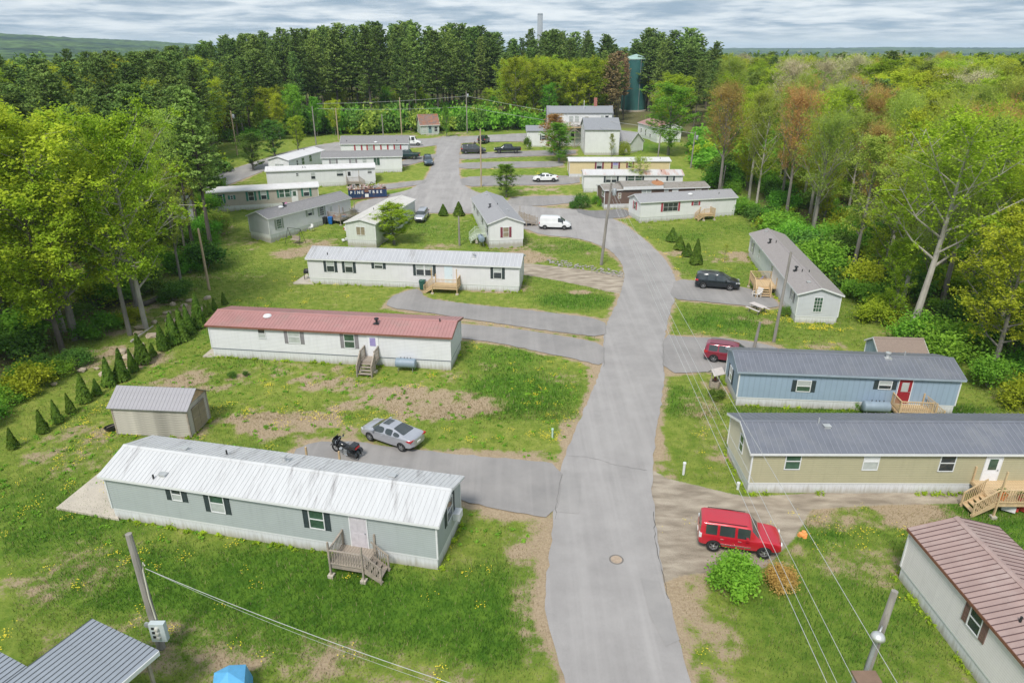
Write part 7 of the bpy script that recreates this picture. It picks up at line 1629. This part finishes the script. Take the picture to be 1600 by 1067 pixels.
# left wood
def L_tree(x, y):
    q = rng.random(); H_ = rng.uniform(13, 19) if y < 110 else rng.uniform(13, 18)
    hid = -62 < x < -42 and 70 < y < 98
    if y > 95 and q < .62: tree('pine_tree', wl('dark green pine', 'left', x, y), 'tree', 'pine', x, y, rng.uniform(16, 20.5), LP, width=rng.uniform(1.0, 1.3), group='pines in the left wood')
    elif hid or q > .84: tree('budding_tree', wl('thin leaved tree', 'left', x, y, H_), 'tree', 'airy', x, y, H_, rng.choice((LS, LG, LY)), width=rng.uniform(.7, 1.0), group='thin leaved trees in the left wood', bark=rng.choice((BARK, BARKD, BARKP)))
    else: tree('broadleaf_tree', wl('yellow green tree', 'left', x, y, H_), 'tree', 'leafy', x, y, H_*1.08, rng.choice((LY, LY, LY, LY, LG)), width=rng.uniform(.8, 1.1), group='broadleaf trees in the left wood', bark=rng.choice((BARK, BARKD)))
scatter(130, -135, -37, 44, 195, lambda x, y: x < left_edge(y)-1.5 and not (-60 < x < -44 and 84 < y < 95), 5.2, L_tree)
for u_, v_, H_, lf_, kk in ((300,283,12,LS,'airy'),(285,262,13,LG,'leafy'),(335,246,11,LG,'airy'),(275,330,15,LS,'airy'),(255,352,14,LS,'twiggy'),(290,395,12,LG,'airy'),(345,205,12,LG,'leafy'),(300,215,13,LF,'leafy')):
    p = at(u_, v_); placed.append((p.x, p.y, 4)); tree('budding_tree' if kk != 'leafy' else 'broadleaf_tree', 'slim tree in the thin right fringe of the left wood', 'tree', kk, p.x, p.y, H_, lf_, width=.95, group='slim trees on the fringe of the left wood')
scatter(12, -60, -36, 30, 46, lambda x, y: x < left_edge(y)-2, 4.5, lambda x, y: tree('broadleaf_tree', 'low broadleaf tree at the near end of the left wood', 'tree', 'leafy', x, y, rng.uniform(5, 8), rng.choice((LF, LG)), width=1.3, group='low broadleaf trees at the near left'))
scatter(285, -100, -35, 28, 150, lambda x, y: left_edge(y)-34 < x < left_edge(y)+.4, 2.1, lambda x, y: queue_bush('shrub', wl('undergrowth bush', 'left', x, y), 'shrub', 'bush', x, y, rng.uniform(1.2, 3.6)*min(1, .6+.2*(left_edge(y)-x)) if y < 80 else rng.uniform(1.4, 3.6), rng.choice((LF, LG, LD, LF, LD)), width=rng.uniform(1.0, 1.4), group='undergrowth bushes in the left wood'))
for x_, y_, vt_, w_, lf_ in ((35.0, 226, 92, .7, LPB), (34.5, 234, 96, .75, LPB), (49.0, 234, 62, .9, LP), (52.5, 242, 50, 1.2, LP), (56.5, 238, 46, 1.2, LP2), (61, 244, 56, 1.2, LP), (47.0, 282, 62, 1.2, LP), (52.5, 284, 58, 1.2, LP), (57, 286, 52, 1.2, LP), (65, 236, 66, 1.1, LP), (38.5, 250, 84, .7, LPB)):
    placed.append((x_, y_, 5)); tree('pine_tree', wl('browned pine' if lf_ == LPB else 'pine', 'back', x_, y_), 'tree', 'pine', x_, y_, at_y(800, vt_, y_).z-zt(x_, y_), lf_, width=w_, group='pines around the water tank')
# back wood
def toph(x, y):
    u = 800+x/y*FOC*1.08; return np.interp(u, [0, 200, 300, 400, 520, 640, 760, 795, 825, 860, 950, 1020, 1080, 1150], [94, 84, 70, 53, 42, 34, 42, 66, 44, 46, 54, 44, 60, 108])
def B_tree(x, y):
    u = 800+x/y*FOC*1.08; vt = toph(x, y)+rng.uniform(-4, 34)*(1 if rng.random() < .7 else .2); H_ = max(8, at_y(800, vt, y).z-zt(x, y)); q = rng.random()
    if y < 206: 
        if 720 < u < 960 or q < .35: tree('broadleaf_tree', wl('spring green broadleaf tree', 'back', x, y), 'tree', 'leafy', x, y, min(H_, rng.uniform(9, 20) if 720 < u < 960 else rng.uniform(6, 14)), rng.choice((LG, LY, LG, LF)), width=rng.uniform(.8, 1.1), group='broadleaf trees at the front of the back wood')
        else: tree('pine_tree', wl('white pine', 'back', x, y, H_-4), 'tree', 'pine', x, y, H_, LP if q < .7 else LP2, width=rng.uniform(.75, 1.3), lean=(rng.uniform(-.04, .04), rng.uniform(-.04, .04)), rz=rng.uniform(0, 6), group='white pines of the back wood')
    elif 770 < u < 950 and y < 228: tree('broadleaf_tree', wl('acid green tree', 'back', x, y), 'tree', 'leafy', x, y, rng.uniform(16, 19.5), rng.choice((LG, LY)), width=rng.uniform(1.0, 1.25), group='broadleaf trees behind the tall white house')
    elif 945 < u < 985 and y < 262: tree('pine_tree', 'browned pine standing left of the water tank', 'tree', 'pine', x, y, rng.uniform(17, 20), rng.choice((LPB, LPB, LP)), group='browned pines left of the water tank')
    else: tree('pine_tree', wl('white pine', 'back', x, y, H_-4), 'tree', 'pine', x, y, H_, LP if q < .7 else LP2, width=rng.uniform(.75, 1.3), lean=(rng.uniform(-.04, .04), rng.uniform(-.04, .04)), rz=rng.uniform(0, 6), group='white pines of the back wood')
scatter(34, 0, 34, 197, 226, lambda x, y: y > np.interp(x, [0, 10, 34], [199, 201, 209]) and abs(x-.172*y) > 5, 4.2, B_tree)
scatter(240, -150, 85, 190, 300, lambda x, y: y > np.interp(x, [-60, -45, -20, 10, 34, 44, 60, 80], [186, 189, 196, 200, 206, 200, 190, 190]) and not (abs(x-.172*y) < 4.2 and y < 258) and not (-6 < x < 0 and y < 206) and not (abs(x-.175*y) < 7 and y < 215), 5.2, B_tree)
scatter(150, -75, 46, 188, 212, lambda x, y: y > np.interp(x, [-60, -45, -20, 10, 34, 50], [184, 187, 194, 198, 208, 214]) and not (-5 < x < 0) and not (26 < x < 42), 2.2, lambda x, y: queue_bush('shrub', wl('leafy bush', 'back', x, y), 'shrub', 'bush', x, y, rng.uniform(3, 7), rng.choice((LF, LD, LD, LF, LS)), width=rng.uniform(.6, .9), group='bushes along the back wood'))
# fringe beyond the far left street
FR = lambda x, y: y > np.interp(x, [-110, -85, -68, -49, -42], [132, 143, 165, 182, 188]) and x > -.62*y-8
scatter(26, -110, -42, 135, 196, FR, 4.2, lambda x, y: tree('broadleaf_tree', wl('leafy tree', 'back', x, y), 'tree', 'leafy', x, y, rng.uniform(8, 14), rng.choice((LG, LF, LD, LG)), width=rng.uniform(.9, 1.1), group='leafy trees beyond the far left street'))
scatter(22, -110, -42, 140, 198, FR, 4.2, lambda x, y: tree('pine_tree', wl('dark pine', 'back', x, y), 'tree', 'pine', x, y, rng.uniform(15, 21), LP, width=rng.uniform(.8, 1.1), group='pines beyond the far left street'))
scatter(36, -110, -42, 135, 192, FR, 2.4, lambda x, y: queue_bush('shrub', wl('leafy bush', 'back', x, y), 'shrub', 'bush', x, y, rng.uniform(2, 4.5), rng.choice((LF, LD, LG)), width=rng.uniform(.7, .95), group='bushes along the back wood'))
# right wood
def R_tree(x, y):
    q = rng.random(); H_ = rng.uniform(15.5, 19.5); e = right_edge(y)
    if x < e+26 and 58 < y < 160:
        k = 'twiggy' if q < .42 else ('airy' if q < .82 else 'leafy')
        if k == 'leafy': tree('broadleaf_tree', wl('fresh green tree', 'right', x, y), 'tree', k, x, y, rng.uniform(9, 17), rng.choice((LF, LG, LG)), width=rng.uniform(.8, 1.1), group='fresh green trees near the right wood edge')
        else: tree('budding_tree', wl('thin budding tree', 'right', x, y, H_), 'tree', k, x, y, H_, rng.choice((LS, LB, LS, LY, LO) if k == 'twiggy' else (LG, LS, LY, LS)), width=rng.uniform(.8, 1.1), group='budding trees near the right wood edge', bark=rng.choice((BARK, BARKP)))
    elif y < 60: tree('broadleaf_tree', wl('spring green tree', 'right', x, y), 'tree', 'airy' if q < .4 else 'leafy', x, y, rng.uniform(11, 17), rng.choice((LG, LS, LF)), width=rng.uniform(.8, 1.1), group='near trees of the right wood')
    elif q < .17: tree('budding_tree', wl('grey russet budding tree', 'right', x, y), 'tree', 'twiggy', x, y, H_, rng.choice((LS, LB, LS, LO)), width=1.2, group='budding trees deep in the right wood')
    elif q < .27: tree('pine_tree', wl('dark pine', 'right', x, y), 'tree', 'pine', x, y, rng.uniform(16, 20), LP, width=1.3, group='pines in the right wood')
    else: tree('broadleaf_tree', wl('yellow green broadleaf tree', 'right', x, y, H_), 'tree', rng.choice(('leafy', 'leafy', 'airy')), x, y, H_, rng.choice((LY, LY, LG, LG, LS)), width=rng.uniform(1.1, 1.45), group='broadleaf trees deep in the right wood')
scatter(85, 38, 130, 44, 130, lambda x, y: x > right_edge(y)+1.5, 4.8, R_tree)
scatter(190, 40, 260, 95, 320, lambda x, y: x > right_edge(y)+1.5 and x > 42+(y-156)*.20, 5.9, R_tree)
scatter(280, 36, 90, 42, 170, lambda x, y: right_edge(y)-1.2 < x < right_edge(y)+20, 2.0, lambda x, y: queue_bush('shrub', wl('undergrowth bush', 'right', x, y), 'shrub', 'bush', x, y, rng.uniform(1.6, 4.2), rng.choice((LF, LD, LF, LG)), width=rng.uniform(.9, 1.3), group='undergrowth bushes in the right wood'))

def thicket(wood):
    def f(x, y): tree('young_tree', wl('young thicket tree', wood, x, y), 'tree', rng.choice(('leafy', 'airy', 'leafy')), x, y, rng.uniform(5.5, 11), rng.choice((LG, LF, LG, LY)), width=rng.uniform(.95, 1.25), group='young thicket trees of the %s wood' % wood)
    return f
scatter(75, -110, -37, 34, 150, lambda x, y: left_edge(y)-30 < x < left_edge(y)-1.8 and not (-62 < x < -40 and 72 < y < 100), 3.6, thicket('left'))
scatter(75, 36, 110, 44, 190, lambda x, y: right_edge(y)+.5 < x < right_edge(y)+26, 3.4, thicket('right'))
scatter(110, -75, 46, 190, 222, lambda x, y: y > np.interp(x, [-60, -45, -20, 10, 34, 50], [188, 191, 198, 202, 210, 214]) and not (-5 < x < 0) and abs(x-.172*y) > 5, 3.2, thicket('back'))

flush_bushes(235)
# ------------------------------------------------------------------ the woods beyond, hills, haze
def far_canopy():
    r = np.random.default_rng(5); out = {}
    N_ = 9000; a = r.uniform(-.66, .66, N_); d = 300+r.random(N_)**1.3*1100; x = d*np.sin(a); y = d*np.cos(a)
    x2 = r.uniform(-230, -80, 500); y2 = r.uniform(190, 320, 500); x = np.concatenate([x, x2[x2 < -.0]]); y = np.concatenate([y, y2])
    keep = (y > 296) | ((x < -150) & (y > 190)); x = x[keep]; y = y[keep]; n = len(x)
    kd = fbm(x, y, 60, 71); z = ztn(x, y)
    for nm, sel, leaf, H0, H1_, rad, ng in (('pine', (kd+r.normal(0, .10, n)) > .56, LP, 15, 20, 2.6, 46), ('leafy', (kd+r.normal(0, .10, n)) <= .56, None, 13, 18, 3.8, 56)):
        xs_, ys_, zs_ = x[sel], y[sel], z[sel]; k = len(xs_); h = r.uniform(H0, H1_, k)
        if nm == 'pine':
            t = r.random((k, ng)); rr = rad*(1-t)**.7+.3; an = r.random((k, ng))*6.283; q = np.sqrt(r.random((k, ng)))
            P_ = np.stack([xs_[:, None]+np.cos(an)*rr*q, ys_[:, None]+np.sin(an)*rr*q, zs_[:, None]+h[:, None]*(.35+.65*t)], 2)
            mats = [LP]; mi = None
        else:
            dv = r.normal(0, 1, (k, ng, 3)); dv /= np.linalg.norm(dv, axis=2, keepdims=True); dv[..., 2] = np.abs(dv[..., 2])*1.1-.25
            P_ = np.stack([xs_, ys_, zs_+h*.68], 1)[:, None, :]+dv*rad*np.array([1.05, 1.05, 1.2])*(.75+.3*r.random((k, ng, 1)))
            mats = [LG, LY, LS, LF, LO]; mi = np.repeat(r.choice(5, k, p=[.36, .33, .18, .11, .02]), ng)
        P_ = P_.reshape(-1, 3); m_ = len(P_); nr = r.normal(0, 1, (m_, 3)); nr[:, 2] = np.abs(nr[:, 2])+.5; nr /= np.linalg.norm(nr, axis=1, keepdims=True); t_ = np.cross(nr, r.normal(0, 1, (m_, 3))); t_ /= np.linalg.norm(t_, axis=1, keepdims=True); b = np.cross(nr, t_)
        s = (.75 if nm == 'pine' else .95)*(.6+.7*r.random((m_, 1))); Q = np.stack([P_-t_*s-b*s*.5, P_-b*s, P_+t_*s+b*s*.4, P_+b*s], 1)
        o = stuff(obj('distant_woodland', npmesh('distant_woodland', Q.reshape(-1, 3), np.arange(4*m_).reshape(-1, 4), mats, mi)), 'sea of %s tree tops beyond the park' % ('dark pine' if nm == 'pine' else 'spring green'))
far_canopy()
def hills():
    az = np.linspace(-.95, .95, 520); rr = np.geomspace(1150, 11500, 210); A_, R_ = np.meshgrid(az, rr); X = R_*np.sin(A_); Y = R_*np.cos(A_)
    t = fbm(X, Y, 900, 5, 4)
    left = np.clip((-A_-.26)/.35, 0, 1); lz = 84*left**.8*np.exp(-((R_-3800)/1300)**2)
    rz_ = 26*np.exp(-((R_-6300)/1500)**2)*(.7+.6*vnoise(A_*10, A_*0, 1.3, 8))+20*np.exp(-((R_-9500)/1300)**2)
    Z = -17+(t-.5)*16*np.clip((R_-1200)/1500, 0, 1)+lz+rz_*1.25+14.0+vnoise(X, Y, 22, 9)*6+vnoise(X, Y, 45, 19)*5
    # ends drop away past the horizon
    Z -= np.clip((R_-10500)/1000, 0, 1)*60
    idx = np.arange(A_.size).reshape(A_.shape); F_ = np.stack([idx[:-1, :-1].ravel(), idx[:-1, 1:].ravel(), idx[1:, 1:].ravel(), idx[1:, :-1].ravel()], 1)
    m, nt, b = principled('wooded hills'); L = nt.links.new; tc = N(nt, 'ShaderNodeTexCoord')
    n1 = N(nt, 'ShaderNodeTexNoise'); n1.inputs['Scale'].default_value = .0022; n1.inputs['Detail'].default_value = 8; n1.inputs['Roughness'].default_value = .65; L(tc.outputs['Object'], n1.inputs['Vector'])
    n2 = N(nt, 'ShaderNodeTexNoise'); n2.inputs['Scale'].default_value = .03; n2.inputs['Detail'].default_value = 5; L(tc.outputs['Object'], n2.inputs['Vector'])
    cr = N(nt, 'ShaderNodeValToRGB'); L(n1.outputs[0], cr.inputs[0]); e = cr.color_ramp.elements; e[0].position = .42; e[0].color = (.018, .04, .022, 1); e[1].position = .55; e[1].color = (.075, .125, .03, 1)
    mx = N(nt, 'ShaderNodeMixRGB', blend_type='MULTIPLY'); mx.inputs[0].default_value = .8; L(cr.outputs[0], mx.inputs[1]); r2 = N(nt, 'ShaderNodeMapRange'); L(n2.outputs[0], r2.inputs[0]); r2.inputs[1].default_value = .35; r2.inputs[2].default_value = .65; r2.inputs[3].default_value = .3; r2.inputs[4].default_value = 1.6; L(r2.outputs[0], mx.inputs[2])
    L(mx.outputs[0], b.inputs['Base Color']); b.inputs['Roughness'].default_value = 1; b.inputs['Specular IOR Level'].default_value = 0
    o = structure(obj('hills', npmesh('hills', np.stack([X.ravel(), Y.ravel(), Z.ravel()], 1), F_, m, smooth=True))); o['label'] = 'low wooded hills along the horizon'
hills()
def haze():
    m = bpy.data.materials.new('pale air'); m.use_nodes = True; nt = m.node_tree; nt.nodes.clear()
    v = N(nt, 'ShaderNodeVolumePrincipled'); v.inputs['Color'].default_value = (.62, .78, .98, 1); v.inputs['Density'].default_value = 1.0e-4
    out = N(nt, 'ShaderNodeOutputMaterial'); nt.links.new(v.outputs[0], out.inputs['Volume'])
    stuff(MB().box(-13500, -200, -75, 13500, 13500, 118).build('haze', m), 'thin blue haze over the distance')
haze()

# ------------------------------------------------------------------ grass, weeds and dandelions
GB = [leafmat('grass blades', (.045, .11, .015), (.10, .19, .03), .2), leafmat('dry grass blades', (.13, .16, .035), (.22, .23, .07), .2), leafmat('straw stems', (.24, .19, .10), (.40, .33, .20), .2)]
blades('grass', 330000, -48, 42, 19, 46, lambda x, y, b, l, w: .30+.7*l+.0*b, .05, .17, GB, .016, 3)['label'] = 'long lawn grass with dry stalks nearer the camera'
blades('grass', 260000, -52, 48, 44, 105, lambda x, y, b, l, w: .25+.6*l+.15*b, .06, .2, GB, .03, 4)['label'] = 'long lawn grass among the farther homes'
def dandelions():
    r = np.random.default_rng(12); Q = []; 
    spots = [(160,690,5,2.5,260),(150,650,3,2,120),(90,760,7,3,160),(30,830,5,2,90),(480,650,5,1.6,190),(570,655,3,1,110),(640,600,5,2,110),(380,640,3,1.5,110),(430,600,2,1.2,80),(500,850,8,2.5,90),(620,880,5,2,70),(300,870,8,2.5,90),(200,880,5,2,50),(850,610,4,5,160),(880,660,3,3,150),(800,680,4,1,130),(900,560,2,2,60),(800,510,6,1,70),(1240,495,2.5,1.6,420),(1280,512,2.0,.8,240),(1220,470,1,.8,110),(1200,478,.8,.6,60),(1110,530,4,3,60),(1090,700,2,3,60),(1300,830,6,2,130),(1380,850,3,1.5,90),(1440,930,2,2,40),(1090,400,8,5,170),(1050,430,4,5,60),(450,440,7,4,110),(520,470,5,2,60),(640,470,2,1,30),(740,540,1,1,25),(1270,540,4,2,60),(350,700,3,1,40),(700,950,10,3,60),(540,1040,8,1.5,40),(60,980,4,2,60),(300,960,5,2,50),(1000,370,4,4,50),(850,270,10,4,60),(640,300,6,3,40)]
    P_ = []
    for u, v, rx, ry, n in spots:
        c = at(u, v); k = int(n*1.3); cl = r.normal(0, 1, (max(3, k//12), 2))*[rx*.6, ry*.6]+[c.x, c.y]; q = cl[r.integers(0, len(cl), k)]+r.normal(0, .22, (k, 2)); P_.append(q)
    P_ = np.concatenate(P_); rd = road_dist(P_[:, 0], P_[:, 1]); keep = rd > .3
    for q in FOOT: keep &= poly_dist(P_[:, 0], P_[:, 1], q) > .05
    P_ = P_[keep]; n = len(P_); z = ztn(P_[:, 0], P_[:, 1])-.02+r.uniform(.02, .14, n); s = r.uniform(.016, .034, n)*(1+.012*np.clip(P_[:, 1]-30, 0, 90))
    V = []
    for k in range(6): a = k*math.pi/3; V.append(np.stack([P_[:, 0]+np.cos(a)*s, P_[:, 1]+np.sin(a)*s, z], 1))
    V.append(np.stack([P_[:, 0], P_[:, 1], z+s*.7], 1)); V = np.stack(V, 1).reshape(-1, 3)
    F_ = np.concatenate([np.stack([np.arange(n)*7+k, np.arange(n)*7+(k+1) % 6, np.arange(n)*7+6], 1) for k in range(6)])
    stuff(obj('dandelions', npmesh('dandelions', V, F_, mat('dandelion yellow', (.74, .60, .03), .7, .1))), 'yellow dandelions dotted through the lawns')
    # broad weed rosettes
    wl = r.uniform([-34, 30], [10, 62], (900, 2)); b, l, g, wd, rd = masks(wl[:, 0], wl[:, 1]); keep = (rd > .4) & (g < .2)
    for q in FOOT: keep &= poly_dist(wl[:, 0], wl[:, 1], q) > .1
    wl = wl[keep]; C_ = np.stack([wl[:, 0], wl[:, 1], ztn(wl[:, 0], wl[:, 1])-.02], 1); q = leaf_quads(C_, r.uniform(.10, .34, len(C_)), 26, .06, r, .35, .4)
    stuff(obj('weeds', quads_mesh('weeds', q, LF)), 'low leafy weeds scattered over the lawns')
dandelions()
def edge_weeds():
    r = np.random.default_rng(33); C = []
    for q in FOOT:
        for i in range(4):
            a = np.array(q[i]); b = np.array(q[(i+1) % 4]); L_ = np.linalg.norm(b-a); d = (b-a)/L_; nrm = np.array([d[1], -d[0]])
            k = int(L_*3.2); t = r.random(k); p = a+d*L_*t[:, None]+nrm*r.uniform(.03, .28, (k, 1)); keep = vnoise(p[:, 0], p[:, 1], 1.6, 4) > .42; C.append(p[keep])
    C = np.concatenate(C); rd = road_dist(C[:, 0], C[:, 1]); C = C[rd > .3]; C3 = np.stack([C[:, 0], C[:, 1], ztn(C[:, 0], C[:, 1])+.02], 1)
    q = leaf_quads(C3, r.uniform(.08, .26, len(C)), 30, .05, r, .9, .2)
    stuff(obj('weeds', quads_mesh('weeds', q, LG)), 'weeds growing along the foundations of the homes')
edge_weeds()
for i, (n_, l_2, p) in enumerate(GRVW): pass
gp_ = at(1085, 735)
